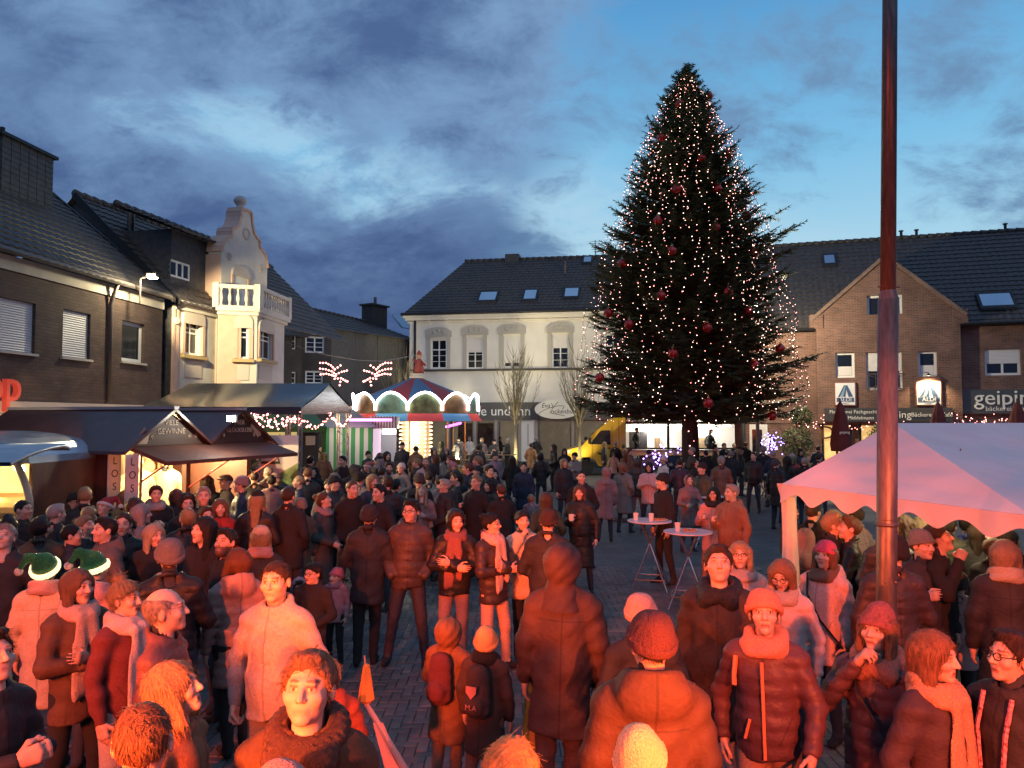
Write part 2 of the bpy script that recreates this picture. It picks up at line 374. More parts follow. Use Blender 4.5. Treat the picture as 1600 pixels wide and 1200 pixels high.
def tiled_roof(name, m, parent, p00, p10, p01, p11, tw=.3, th=.34, amp=.028, sub=3, ridge=True):
    """roof slope: p00-p10 eave, p01-p11 ridge (local points); stepped wavy courses"""
    p00, p10, p01, p11 = map(Vector, (p00, p10, p01, p11))
    wd = max((p10 - p00).length, (p11 - p01).length); hg = (p01 - p00).length
    nc = max(1, int(hg / th)); nu = max(2, int(wd / tw) * sub)
    nrm = (p10 - p00).cross(p01 - p00).normalized()
    if nrm.z < 0: nrm = -nrm
    V, Fc = [], []
    prof = [abs(math.sin(math.pi * (k % sub) / sub)) * amp for k in range(nu + 1)]
    for r in range(nc):
        base = len(V)
        for t, lift in ((r / nc, .035), ((r + 1.03) / nc, .0)):
            t = min(t, 1.0); a = p00.lerp(p01, t); b = p10.lerp(p11, t)
            for k in range(nu + 1): V.append(a.lerp(b, k / nu) + nrm * (lift + prof[k]))
        a = p00.lerp(p01, r / nc); b = p10.lerp(p11, r / nc)
        for k in range(nu + 1): V.append(a.lerp(b, k / nu) - nrm * .01)
        n1 = nu + 1
        for k in range(nu):
            Fc.append((base + k, base + k + 1, base + n1 + k + 1, base + n1 + k)); Fc.append((base + 2 * n1 + k, base + 2 * n1 + k + 1, base + k + 1, base + k))
    o = new_obj(name, V, Fc, m, parent); tag(o, kind=None)
    if ridge:
        b = MB(); n = max(2, int((p11 - p01).length / .4))
        for k in range(n):
            a, c = p01.lerp(p11, k / n) + Vector((0, 0, .05)), p01.lerp(p11, (k + 1.06) / n) + Vector((0, 0, .03)); b.tube([a, c], [.13, .105], 8)
        b.build('ridge_tiles', m, parent, smooth=True)['kind'] = 'stuff'
    o['kind'] = 'stuff'
    return o
# ------------------------------------------------------------------ building A: brown brick shop, left
FA = Frame((-12.35, 7.0), (-10.70, 23.4))
def building_a():
    r = empty('brick_shop_building', matrix=FA.M); tag(r, 'dark brown brick shop building with white roller shutters and tall slate chimney', 'building')
    mb = mat_brick('brown_brick', (.135, .080, .060), (.095, .058, .046), (.075, .066, .060), .25, .08, .01)
    L = FA.len; ze = 6.45; wins = []
    for (x0, x1, y0, y1) in ((0, 54, 463, 553), (99, 140, 482, 562), (191, 225, 500, 568)):
        a, zt = FA.uz(x0, y0); c, zb = FA.uz(x1, y1); wins.append((a, c, zb, zt))
    wins[0] = (wins[0][0] - .5, wins[0][1], wins[0][2], wins[0][3])
    z0 = 3.15
    wall('wall', mb, r, 0, L, z0, ze - .35, wins)
    b = MB(); b.quad((L, 0, 0), (L, 9, 0), (L, 9, ze), (L, 0, ze)); b.build('side_wall', mb, r)
    for k, w in enumerate(wins): window(r, *w, y=.1, cols=1 if k else 2, shutter=1. if k < 2 else 0., fw=.1 if k == 2 else .06, sill=M_stone)
    b = MB(); b.box(0, L, -.05, .1, ze - .35, ze - .02); b.build('eaves_board', M_stone, r)
    b = MB(); n = 24
    pts = [(u * L / n, -.28, ze + .02) for u in range(n + 1)]; b.tube(pts, .075, 8); b.build('gutter', M_zinc, r)
    u, z = FA.uz(169, 480); b = MB(); b.tube([(u, -.28, ze), (u, -.12, ze - .4), (u, -.08, ze - .6), (u, -.08, 3.2)], .055, 8); b.build('downpipe', M_zinc, r, smooth=True)
    tiled_roof('roof', M_tile, r, (0, -.35, ze - .05), (L + .1, -.35, ze - .05), (0, 5.4, ze + 4.7), (L + .1, 5.4, ze + 4.7), .3, .33)
    # chimney clad with slates
    b = MB(); u0, _ = FA.uz(0, 300, -3.4); u1, _ = FA.uz(62, 300, -3.0); y0, y1 = 2.6, 4.3
    ub = u1; ua = u1 - 2.0
    zt = 10.35; b.box(ua, ub, y0, y1, 7.5, zt); ch = b.build('chimney', M_slate, r)
    for iz in range(14):
        zz = 8.2 + iz * .155
        for k in range(6):
            s = MB(); ya = y0 + k * (y1 - y0) / 6 + (.06 if iz % 2 else 0); s.hexa([(ua + .02 + k * .33, y0 - .03, zz), (ua + .33 + k * .33, y0 - .03, zz), (ua + .33 + k * .33, y0 - .002, zz), (ua + .02 + k * .33, y0 - .002, zz), (ua + .02 + k * .33, y0 - .012, zz + .165), (ua + .33 + k * .33, y0 - .012, zz + .165), (ua + .33 + k * .33, y0 - .002, zz + .165), (ua + .02 + k * .33, y0 - .002, zz + .165)]); s.build('slate', M_slate, ch)
    b = MB(); b.box(ua - .1, ub + .1, y0 - .1, y1 + .1, zt, zt + .09); b.build('chimney_cap', M_black, ch)
    b = MB(); b.tube([(ua + .75, 3.2, zt + .09), (ua + .75, 3.2, zt + .5)], .07, 8); b.build('flue', M_black, ch)
    # shop fascia and canopy
    b = MB(); b.box(0, L, -.25, .2, 2.75, z0); b.build('fascia', mat('fascia_cream', (.58, .5, .45), .6), r)
    b = MB(); b.box(0, L, -.55, -.26, 2.45, 2.85); b.build('light_strip', mat('fascia_yellow', (.75, .55, .22), .6, emit=(1, .62, .22), estr=.22), r)
    b = MB(); b.box(0, L, .25, .3, 0, 2.75); b.build('shop_front', M_glass, r)
    u, z = FA.uz(12, 607, .3); t = text('op', 'sign_lettering', face_m(u - .18, -.30, z + .05), 1.05, mat('red_sign', (.55, .05, .03), .4, emit=(1, .10, .05), estr=.35), r, extrude=.06)
    b = MB(); b.hexa([(L - .06, -.35, ze - .12), (L + .1, -.35, ze - .12), (L + .1, 5.4, ze + 4.6), (L - .06, 5.4, ze + 4.6), (L - .06, -.35, ze + .06), (L + .1, -.35, ze + .06), (L + .1, 5.4, ze + 4.8), (L - .06, 5.4, ze + 4.8)]); b.build('verge_board', M_black, r)
    return r
building_a()
# street lamp on the eaves of building A
def roof_lamp():
    p = at(219, 455, 21.3); h = at(233, 431, 21.1); r = empty('roof_floodlight', p)
    tag(r, 'bright white floodlight on a short mast at the brick building eaves', 'floodlight')
    b = MB(); b.tube([(0, 0, -.35), (0, 0, .35), ((h - p).x * .4, 0, (h - p).z)], .025, 6); b.build('mast', M_zinc, r)
    q = h - p; b = MB(); b.box(q.x - .13, q.x + .13, -.1, .1, q.z, q.z + .09); b.build('housing', M_zinc, r)
    b = MB(); b.box(q.x - .11, q.x + .11, -.085, .085, q.z - .03, q.z - .003); b.build('lens', mat('lamp_white', (1, 1, 1), .5, emit=(1, .93, .7), estr=45), r)
    lamp_light('floodlight_glow', h + Vector((.05, -.05, -.14)), (1, .86, .52), 230, .08)
    lamp_light('floodlight_beam', h + Vector((.15, 0, -.12)), (1, .84, .45), 2600, .06, 'SPOT', aim=(-9.0, 27.0, 5.6), size=58, blend=.5)
roof_lamp()
# ------------------------------------------------------------------ building B: art nouveau corner house
def building_b():
    A0, A1 = Vector((-10.66, 24.1)), Vector((-9.35, 30.2))
    FB = Frame(A0, A1); r = empty('ornate_gabled_house', matrix=FB.M)
    tag(r, 'pale pink ornate corner house with curved gable, bay and balustraded balcony', 'house')
    mp = mat('pink_render', (.58, .38, .30), .8, 0, .08, 3, .15, 60); mw = mat('pale_render', (.60, .55, .50), .8, 0, .06, 3, .15, 60); mo = mat('ornament_render', (.52, .45, .40), .8)
    L = FB.len; ze = 6.35
    a, zt = FB.uz(289, 500); c, zb = FB.uz(313, 556)
    wall('wall', mw, r, 0, L, 0, ze, [(a, c, zb, zt)])
    window(r, a, c, zb, zt, y=.12, cols=2, rows=(1, 2), transom=.68, fw=.07)
    def hood(u0, u1, zb, zt, y, par):
        b = MB(); n = 8; pts_o, pts_i = [], []
        for k in range(n + 1):
            t = math.pi * k / n; cu = (u0 + u1) / 2; ru = (u1 - u0) / 2 + .16
            pts_o.append((cu - math.cos(t) * ru, zt + .12 + math.sin(t) * .26))
        b.poly([(u0 - .16, zt - .1)] + pts_o + [(u1 + .16, zt - .1)], y, y - .07); o = b.build('window_hood', mo, par)
        b = MB(); b.box(u0 - .17, u0 - .04, y - .06, y - .002, zb, zt - .1); b.build('window_surround', mp, par); b = MB(); b.box(u1 + .04, u1 + .17, y - .06, y - .002, zb, zt - .1); b.build('window_surround', mp, par)
        b = MB(); b.box(u0 - .22, u1 + .22, y - .16, y - .002, zb - .14, zb - .03); b.build('sill', mat('ochre_sill', (.42, .30, .14), .7), par)
        b = MB(); b.box(u0 - .05, u1 + .05, y - .03, y - .002, zb - .75, zb - .22)
        for q in range(3):
            cu = u0 + (u1 - u0) * (q + .5) / 3; b.lathe([(0, 0), (.06, 0)], 6) if False else None
        b.build('ornament_panel', mo, par)
    hood(a, c, zb, zt, 0, r)
    # pilasters
    for px in (272, 340):
        u, _ = FB.uz(px, 540); b = MB(); b.box(u - .14, u + .14, -.07, -.002, 0, ze); pl = b.build('pilaster', mp, r)
        b = MB(); b.lathe([(0, .05), (.1, .05), (.12, 0)], 12); b.build('medallion', mo, pl, Matrix.Translation((u, -.07, ze - .5)) @ Matrix.Rotation(math.pi / 2, 4, 'X'))
    b = MB(); b.box(-.05, L, -.22, 0, ze, ze + .16); b.box(-.05, L, -.12, 0, ze - .12, ze - .004); b.build('cornice', mw, r)
    b = MB(); b.box(-.05, L, -.12, -.002, 3.3, 3.45); b.build('string_course', mw, r)
    # main roof: front slope and near gable
    ap = 3.6; zr = 10.05
    b = MB(); b.quad((-.02, -.1, ze + .1), (-.02, ap, zr), (-.02, 2 * ap, ze), (-.02, 2 * ap, 0), (-.02, 0, 0)); b.build('side_wall', M_slate, r)
    tiled_roof('roof', M_tile2, r, (-.2, -.3, ze + .02), (L + 6, -.3, ze + .02), (-.2, ap, zr), (L + 6, ap, zr), .3, .33)
    b = MB(); b.quad((-.2, ap, zr), (L + 6, ap, zr), (L + 6, 2 * ap, ze), (-.2, 2 * ap, ze)); b.build('rear_slope', M_tile2, r)
    b = MB(); b.bar((-.22, -.32, ze - .02), (-.22, ap, zr - .02), .06, .22); b.build('verge_board', M_black, r)
    b = MB(); b.tube([(1.2, 2.6, 9.0), (1.2, 2.6, 9.75)], .12, 8); b.build('vent_pipe', M_zinc, r)
    # dormer
    d0, d1 = .55, 5.4; yd = .55; zt2 = 8.95
    dw0, t0 = FB.uz(266, 404, -yd); dw1, b0 = FB.uz(297, 440, -yd)
    dm = wall('dormer', M_slate, r, d0, d1, ze + .2, zt2, [(dw0, dw1, b0, t0)], .1, yd)
    window(dm, dw0, dw1, b0, t0, y=yd + .02, cols=3, fw=.07)
    b = MB(); b.quad((d0, yd, ze + .2), (d0, yd, zt2), (d0, yd + 2.2, zt2), (d0, yd + .3, ze + .4)); b.build('dormer_cheek', M_slate, dm)
    tiled_roof('dormer_roof', M_tile2, dm, (d0 - .5, yd - .35, zt2 - .05), (d1, yd - .35, zt2 - .05), (d0 - .5, yd + 1.7, zt2 + .75), (d1, yd + 1.7, zt2 + .75), .28, .3)
    # curved gable
    gu0, _ = FB.uz(343, 440); gu1, _ = FB.uz(415, 440); gc = (gu0 + gu1) / 2; hw = (gu1 - gu0) / 2
    zb_ = ze + .16; k = hw
    prof = [(-k, zb_), (k, zb_), (k, 8.55)]
    for q in range(7): t = math.pi / 2 * q / 6; prof.append((k * .62 + math.cos(t) * k * .38, 8.55 + math.sin(t) * .65))
    prof += [(k * .62, 9.38), (k * .60, 9.5)]
    for q in range(7): t = math.pi / 2 * q / 6; prof.append((k * .60 - math.sin(t) * k * .36, 9.5 + (1 - math.cos(t)) * .75))
    prof += [(k * .2, 10.4), (-k * .2, 10.4)]
    mir = [(-x, z) for x, z in prof[3:-2]][::-1]
    prof = prof + mir + [(-k, 8.55)]
    bw0, bt = FB.uz(367, 418, .06); bw1, bb = FB.uz(383, 452, .06)
    b = MB(); b.poly([(gc + x, z) for x, z in prof], .45, -.06); gw = b.build('gable', mw, r)
    b = MB(); b.quad((gc - k - .01, -.05, zb_), (gc - k - .01, -.05, 8.5), (gc - k - .01, 1.6, 8.5), (gc - k - .01, 1.6, zb_)); b.build('gable_side', mp, r)
    cop = MB(); edge = [(gc + x, z) for x, z in prof[2:]]
    for i in range(len(edge) - 1): cop.bar((edge[i][0], .2, edge[i][1] + .03), (edge[i + 1][0], .2, edge[i + 1][1] + .03), .62, .1)
    cop.build('coping', mp, gw)
    b = MB(); b.lathe([(.0, 0), (.2, 0), (.24, .05), (.16, .1), (.13, .2), (.2, .28), (.24, .36), (.2, .47), (.1, .55), (0, .58)], 14); b.build('finial', mo, gw, Matrix.Translation((gc, .2, 10.42)), smooth=True)
    # gable door, scrolls
    um = (bw0 + bw1) / 2; dw = .42
    b = MB(); b.box(um - dw, um + dw, -.075, -.06, zb_, 8.0); b.build('balcony_door', M_shut, gw)
    b = MB(); pts = [(um - dw - .16, 7.9)]
    for q in range(9): t = math.pi * q / 8; pts.append((um - math.cos(t) * (dw + .16), 8.0 + math.sin(t) * .3))
    pts += [(um + dw + .16, 7.9)]; b.poly(pts, -.06, -.14); b.build('door_hood', mo, gw)
    for s in (-1, 1):
        b = MB(); b.box(um + s * (dw + .1) - .06, um + s * (dw + .1) + .06, -.11, -.06, zb_, 7.9); b.build('door_surround', mp, gw)
        pts = [];
        for q in range(18): t = q / 17 * 3.6 * math.pi; rr = .05 + .02 * t / 2; pts.append((gc + s * hw * .72 + math.cos(t) * rr * s, -.08, 8.5 + math.sin(t) * rr))
        b = MB(); b.tube(pts, .022, 5); b.build('scroll_ornament', mo, gw)
    b = MB(); b.lathe([(.16, 0), (.2, .05), (.24, 0)], 16); b.build('medallion', mo, gw, Matrix.Translation((gc, -.06, 9.55)) @ Matrix.Rotation(math.pi / 2, 4, 'X'))
    # bay: three faces
    def P2(x, y): p = FB.M.inverted() @ Vector((x, y, 0)); return (p.x, p.y)
    B0 = P2(-9.98, 25.95); B1 = P2(-8.78, 26.35); B2 = P2(-8.62, 28.95); B3 = P2(-9.35, 30.0)
    pts = [B0, B1, B2, B3]; zt_b = ze - .05
    bay = empty('bay_front'); bay.parent = r
    for i in range(3):
        p0 = FB.M @ Vector((*pts[i], 0)); p1 = FB.M @ Vector((*pts[i + 1], 0)); fr = Frame(p0, p1)
        e = FB.M.inverted() @ fr.M
        holes = []
        if i == 0: a_, z1_ = fr.uz(374, 508); c_, z0_ = fr.uz(387, 560); holes = [(a_, c_, z0_, z1_)]
        if i == 1: a_, z1_ = fr.uz(406, 513); c_, z0_ = fr.uz(424, 563); holes = [(a_, c_, z0_, z1_)]
        mwall = (mw, mw, mw)[i]
        b0 = len(bpy.data.objects)
        o = wall('bay_wall', mwall, r, 0, fr.len, 0, zt_b, holes); o.matrix_local = e
        for h in holes:
            window(o, *h, y=.1, cols=2 if i else 1, rows=(1, 2), transom=.66, fw=.06)
            hood(h[0], h[1], h[2], h[3], 0, o)
        if i == 0:
            b = MB(); b.box(.02, .75, -.02, -.003, 0, zt_b); b.build('pink_lit_panel', mp, o)  # pinkish light on this bay side, put in as a coloured panel
    bpy.data.objects.remove(bay)
    # balcony slab, cornice and balustrade
    b = MB(); n = len(pts)
    def off(pt, d): 
        c = P2(-10.0, 28.0); v = Vector((pt[0] - c[0], pt[1] - c[1])); v *= 1 + d / v.length; return (c[0] + v.x, c[1] + v.y)
    for (za, zb2, d) in ((zt_b, zt_b + .12, .12), (zt_b + .12, zt_b + .24, .24)):
        q = [off(p_, d) for p_ in pts]; i = len(b.v); b.v += [(x, y, za) for x, y in q] + [(x, y, zb2) for x, y in q]
        b.f += [(i + 3, i + 2, i + 1, i), (i + 4, i + 5, i + 6, i + 7)] + [(i + k_, i + (k_ + 1) % 4, i + 4 + (k_ + 1) % 4, i + 4 + k_) for k_ in range(4)]; b.mi += [0] * 6
    bal = b.build('balcony', mw, r)
    q = [off(p_, .12) for p_ in pts]; zb0 = zt_b + .24; zr0 = zb0 + .78
    prof_b = [(.05, 0), (.05, .05), (.03, .08), (.065, .2), (.07, .27), (.035, .42), (.028, .5), (.05, .56), (.05, .62)]
    bm_ = MB(); bm_.lathe(prof_b, 10); proto = bm_.build('baluster', mw, bal, smooth=True); first = True
    rail = MB()
    for i in range(3):
        a_, c_ = Vector((*q[i], 0)), Vector((*q[i + 1], 0)); ln = (c_ - a_).length; m_ = max(2, int(ln / (.26 if i == 0 else .22)))
        rail.bar(a_ + Vector((0, 0, zr0 - .06)), c_ + Vector((0, 0, zr0 - .06)), .2, .13); rail.bar(a_ + Vector((0, 0, zb0 + .03)), c_ + Vector((0, 0, zb0 + .03)), .18, .08)
        for k_ in range(m_):
            t = (k_ + .5) / m_; pos = a_.lerp(c_, t)
            o = proto if first else proto.copy()
            if not first: C.objects.link(o)
            first = False; o.location = (pos.x, pos.y, zb0 + .07)
    rail.build('handrail', mw, bal)
    for p_ in q[:3]:
        b = MB(); b.box(p_[0] - .11, p_[0] + .11, p_[1] - .11, p_[1] + .11, zb0, zr0 + .05); b.build('corner_post', mw, bal)
building_b()
# ------------------------------------------------------------------ dark brick houses in the side street
def building_d():
    mb = mat_brick('dark_brick', (.07, .055, .05), (.05, .042, .04), (.075, .07, .065), .25, .08, .012)
    gr = mat('grey_cladding', (.10, .095, .09), .8, 0, .15, 4)
    FD = Frame(at(472, 655, 40).to_2d(), at(548, 655, 41).to_2d()); r = empty('brick_gable_house', matrix=FD.M)
    tag(r, 'dark brick house with grey clad long side behind the hanging light stars', 'house')
    L = FD.len; ze = FD.uz(515, 512)[1]; zr = FD.uz(478, 468)[1]
    w = []
    for (x0, x1, y0, y1) in ((477, 507, 525, 552), (477, 505, 579, 600)):
        a, zt = FD.uz(x0, y0); c, zb = FD.uz(x1, y1); w.append((a, c, zb, zt))
    wall('wall', mb, r, -.2, L * .58, 0, ze, w)
    for h in w: window(r, *h, y=.1, cols=2, rows=(3,), fw=.09)
    b = MB(); b.quad((-.2, 0, ze), (L * .58, 0, ze), (-.2, 0, zr)); b.build('gable', mb, r)
    # long side: from right corner of gable wall receding towards px 640
    c0 = FD.world(L * .58, 0, 0); c1 = at(652, 655, 47); F2 = Frame(c0.to_2d(), c1.to_2d()); e = FD.M.inverted() @ F2.M
    b = MB(); b.quad((0, 0, 0), (F2.len, 0, 0), (F2.len, 0, ze), (0, 0, ze)); b.build('side_wall', gr, r, e)
    for q in range(1, 4):
        b = MB(); b.box(F2.len * q / 4 - .02, F2.len * q / 4 + .02, -.02, -.002, 0, ze); b.build('cladding_joint', M_zinc, r, e)
    ei = e
    def lp(v): return ei @ Vector(v)
    rd = F2.n * -1
    tiled_roof('roof', M_tile, r, lp((-.2, -.25, ze - .1)), lp((F2.len, -.25, ze - .1)), lp((-.2, 3.4, zr + .1)), lp((F2.len, 3.6, zr - .2)), .4, .45)
    b = MB(); x, z = F2.uz(590, 485, -3.2); b.box(x - .7, x + .7, 3.0, 3.9, zr - 1, zr + .9); b.box(x - .85, x + .85, 2.9, 4.0, zr + .9, zr + 1.0); ch = b.build('chimney', mb, r, e)
    b = MB(); b.tube([(x, 3.4, zr + 1), (x, 3.4, zr + 1.5)], .1, 8); b.build('chimney_pot', M_zinc, ch)
    x, z = F2.uz(628, 513, -1); b = MB(); b.hexa([(x - .5, .55, ze + .75), (x + .5, .55, ze + .75), (x + .5, .65, ze + .72), (x - .5, .65, ze + .72), (x - .5, 1.35, ze + 1.6), (x + .5, 1.35, ze + 1.6), (x + .5, 1.4, ze + 1.5), (x - .5, 1.4, ze + 1.5)]); b.build('skylight', mat('skylight_glass', (.3, .4, .5), .12, .6), r, e)
    # narrower house on its left
    FD2 = Frame(at(420, 655, 38).to_2d(), at(470, 655, 39.5).to_2d()); r2 = empty('narrow_dark_house', matrix=FD2.M)
    tag(r2, 'narrow dark house with tiled roof between ornate house and brick gable', 'house')
    L2 = FD2.len; z2 = FD2.uz(445, 525)[1]; zt = FD2.uz(476, 458)[1]
    w = []
    for (x0, x1, y0, y1) in ((457, 463, 520, 546), (456, 463, 581, 600)):
        a, zt_ = FD2.uz(x0, y0); c, zb = FD2.uz(x1, y1); w.append((a, c, zb, zt_))
    wall('wall', mb, r2, 0, L2, 0, z2, w)
    for h in w: window(r2, *h, y=.08, cols=1, rows=(2,), fw=.06)
    tiled_roof('roof', M_tile2, r2, (-2, -.3, z2), (L2 + .2, -.3, z2), (-2, 3, zt), (L2 + .2, 3, zt), .35, .4)
    b = MB(); b.quad((L2, 0, 0), (L2, 6, 0), (L2, 3, zt), (L2, 0, z2)); b.build('side_wall', mb, r2)
building_d()
# ------------------------------------------------------------------ building C: white rendered house, centre
FC = Frame((-6.05, 45.2), (9.6, 42.55))
def building_c():
    r = empty('white_stucco_house', matrix=FC.M); tag(r, 'long white stucco house with hooded windows and dark tiled roof', 'house')
    L = FC.len; ze = 8.85; zl = FC.uz(700, 577)[1]; zf = FC.uz(700, 629)[1]
    wins = []; spec = []
    for (x0, x1, y0, y1, sh) in ((673, 698, 530, 576, 0), (729, 755, 527, 576, .48), (786, 813, 525, 574, .85), (862, 889, 523, 575, .4)):
        a, zt = FC.uz(x0, y0); c, zb = FC.uz(x1, y1); wins.append((a, c, zb, zt)); spec.append(sh)
    for k in range(2): wins.append((wins[3][0] + 3.0 * (k + 1), wins[3][1] + 3.0 * (k + 1), wins[3][2], wins[3][3])); spec.append(0)
    wall('wall', M_white_render, r, 0, L, zf, ze, wins, .18)
    mo = mat('stucco_grey', (.44, .42, .38), .8)
    for h, sh in zip(wins, spec):
        w = window(r, *h, y=.12, cols=2, rows=(3, 1), transom=.66, fw=.09, shutter=sh)
        u0, u1, zb, zt = h
        b = MB(); b.box(u0 - .22, u0 - .02, -.06, -.002, zb, zt + .1); b.build('window_surround', mo, w); b = MB(); b.box(u1 + .02, u1 + .22, -.06, -.002, zb, zt + .1); b.build('window_surround', mo, w)
        b = MB(); n = 10; cu = (u0 + u1) / 2; pts = [(u0 - .3, zt + .12), (u1 + .3, zt + .12), (u1 + .3, zt + .42)]
        for k in range(1, n): t = math.pi * k / n; pts.append((cu + math.cos(t) * (u1 - u0 + .5) / 2, zt + .42 + math.sin(t) * .26))
        pts.append((u0 - .3, zt + .42)); b.poly(pts, -.002, -.1)
        b.box(u0 - .16, u1 + .16, -.13, -.1, zt + .2, zt + .26); b.lathe([(0, .05), (.09, .04), (.1, 0)], 8, cu, -.1) if False else None
        b.build('window_hood', mo, w)
        for q in (-1, 0, 1):
            b = MB(); b.lathe([(0, .05), (.07, .04), (.11, 0)], 8); b.build('rosette', mo, w, Matrix.Translation((cu + q * .3, -.1, zt + .38 + (.08 if q == 0 else 0))) @ Matrix.Rotation(math.pi / 2, 4, 'X'))
    b = MB(); b.box(-.1, L, -.12, -.002, zl - .12, zl); b.build('string_course', mat('dark_ledge', (.06, .055, .05), .6), r)
    zc = FC.uz(700, 502)[1]
    b = MB(); b.box(-.1, L, -.1, -.002, zc - .08, zc + .02); b.build('frieze_moulding', M_white_render, r)
    b = MB(); b.box(-.3, L, -.4, .1, ze - .16, ze); b.box(-.2, L, -.28, -.002, ze - .3, ze - .162); b.build('cornice', M_white_render, r)
    for px in (670, 699, 726, 756, 783, 814, 859, 891, 930):
        u, _ = FC.uz(px, 495); b = MB(); b.box(u - .12, u + .12, -.2, -.002, zc + .05, ze - .302); b.box(u - .09, u + .09, -.14, -.002, zc - .1, zc + .04); b.build('cornice_bracket', M_white_render, r)
    u, _ = FC.uz(649, 560); b = MB(); b.tube([(u, -.1, ze - .2), (u, -.1, 0)], .07, 8); b.build('downpipe', M_black, r)
    b = MB(); b.tube([(-.4, -.45, ze + .05), (L, -.45, ze + .05)], .09, 8); b.build('gutter', M_black, r)
    b = MB(); b.quad((0, 0, 0), (0, 8, 0), (0, 8, ze), (0, 0, ze)); b.build('side_wall', M_white_render, r)
    zr = 13.0; yr = 4.9; hip = 2.2
    tiled_roof('roof', M_tile, r, (-.35, -.45, ze), (L, -.45, ze), (hip, yr, zr), (L, yr, zr), .3, .36, .03)
    b = MB(); b.quad((-.35, -.45, ze), (hip, yr, zr), (-.35, 10, ze)); b.build('hip_slope', M_tile, r)
    msky = mat('skylight_glass2', (.5, .6, .7), .05, .85)
    sl = ((zr - ze) / (yr + .45))
    for (x0, x1, y0, y1) in ((748, 777, 457, 470), (818, 839, 454, 468), (882, 904, 451, 464), (912, 924, 402, 410)):
        # place on slope
        def hit(px, py):
            d = FC.M.inverted().to_3x3() @ ray(px, py); o = FC.M.inverted() @ Vector((0, 0, CAM_H)); nn = Vector((0, -sl, 1)); p0 = Vector((0, -.45, ze + .12)); t = (p0 - o).dot(nn) / d.dot(nn); return o + d * t
        p, q = hit(x0, y1), hit(x1, y0); u0, u1 = p.x, q.x; y0_, y1_ = p.y, q.y; ff = lambda y, dz: ze + (y + .45) * sl + .08 + dz
        b = MB(); b.hexa([(u0 - .1, y0_ - .12, ff(y0_ - .12, -.1)), (u1 + .1, y0_ - .12, ff(y0_ - .12, -.1)), (u1 + .1, y1_ + .12, ff(y1_ + .12, -.1)), (u0 - .1, y1_ + .12, ff(y1_ + .12, -.1)), (u0 - .1, y0_ - .12, ff(y0_ - .12, .08)), (u1 + .1, y0_ - .12, ff(y0_ - .12, .08)), (u1 + .1, y1_ + .12, ff(y1_ + .12, .08)), (u0 - .1, y1_ + .12, ff(y1_ + .12, .08))]); s = b.build('skylight', M_black, r)
        b = MB(); b.quad((u0, y0_, ff(y0_, .09)), (u1, y0_, ff(y0_, .09)), (u1, y1_, ff(y1_, .09)), (u0, y1_, ff(y1_, .09))); b.build('pane', msky, s)
    u, _ = FC.uz(801, 402, -yr); b = MB(); b.box(u - .45, u + .45, yr - .3, yr + .5, zr - .3, zr + .35); b.build('chimney', M_slate, r)
    u, _ = FC.uz(883, 425, -3.4); b = MB(); b.tube([(u, 3.3, zr - 1.5), (u, 3.3, zr - .5)], .09, 8); b.build('vent_pipe', M_zinc, r)
    u, _ = FC.uz(930, 385, -yr); b = MB(); b.tube([(u, yr, zr), (u, yr, zr + 1.1)], .025, 5)
    for q in range(5): b.tube([(u - .25, yr, zr + .5 + q * .13), (u + .25, yr, zr + .5 + q * .13)], .012, 4)
    b.build('antenna', M_black, r)
    # ground-floor shop front
    b = MB(); b.box(.6, L, -.12, .3, zf - 1.0, zf); b.build('shop_fascia', mat('fascia_grey', (.10, .095, .095), .6), r)
    u0, z0 = FC.uz(735, 642, .2); tz = zf - .52
    mt = mat('letter_white', (.8, .8, .78), .5, emit=(1, 1, .95), estr=.12)
    text('für Sie und ihn', 'shop_lettering', face_m(FC.uz(768, 642, .14)[0], -.135, tz), .78, mt, r, extrude=.01)
    # shop windows and door
    us = [.8]
    for px in (700, 742, 775, 812, 838, 895): us.append(FC.uz(px, 680)[0])
    us += [us[-1] + 3, us[-1] + 6]
    lit = mat('shop_interior_glow', (.5, .42, .34), .8, 0, .5, 1.2, emit=(1, .8, .5), estr=.22); zb = zf - 1.0  # board behind the glass emits, in place of shop lamps
    for k in range(len(us) - 1):
        a, c = us[k] + .08, us[k + 1] - .08
        if k == 4:
            b = MB(); b.box(a, c, .05, .12, 0, zb); d = b.build('shop_door', M_white, r); b = MB(); b.box(a + .35, c - .35, .03, .05, 1.2, zb - .25); b.build('door_panel', mat('pale_panel', (.5, .5, .48), .5), d)
            continue
        fr = MB(); fr.box(a, a + .07, .02, .12, .35, zb); fr.box(c - .07, c, .02, .12, .35, zb); fr.box(a + .07, c - .07, .02, .12, zb - .1, zb); fr.box(a + .07, c - .07, .02, .12, .35, .5); w = fr.build('shop_window', M_zinc, r)
        b = MB(); b.box(a + .07, c - .07, .06, .07, .5, zb - .1); b.build('pane', mat('shop_glass', (.02, .02, .022), .05, 0, spec=.7, alpha=.35), w)
        b = MB(); b.quad((a, .9, .2), (c, .9, .2), (c, .9, zb), (a, .9, zb)); b.build('display', lit, w)
        if k in (1, 2):
            b = MB(); um = (a + c) / 2 + (.3 if k == 1 else 0); b.box(um - .55, um + .55, .2, .22, .7, zb - .2); b.build('poster', mat('poster_hair', (.16, .07, .045), .7, 0, .8, 2.5), w)
        if k == 5:
            g = MB(); n = 16
            for q in range(n + 1):
                x = a + (c - a) * q / n; g.bar((x, .0, .4), (min(c, x + .6), .0, zb), .015); g.bar((x, .01, .4), (max(a, x - .6), .01, zb), .015)
            g.build('security_grille', M_zinc, w)
    wp = MB(); wp.box(0, L, .0, .2, 0, .34); wp.build('plinth', M_slate, r)
    for k, u in enumerate(us): b = MB(); b.box(u - .08, u + .08, -.01, .15, .34, zf - 1.0); b.build('pier', mat('pier_grey', (.34, .32, .29), .7), r)
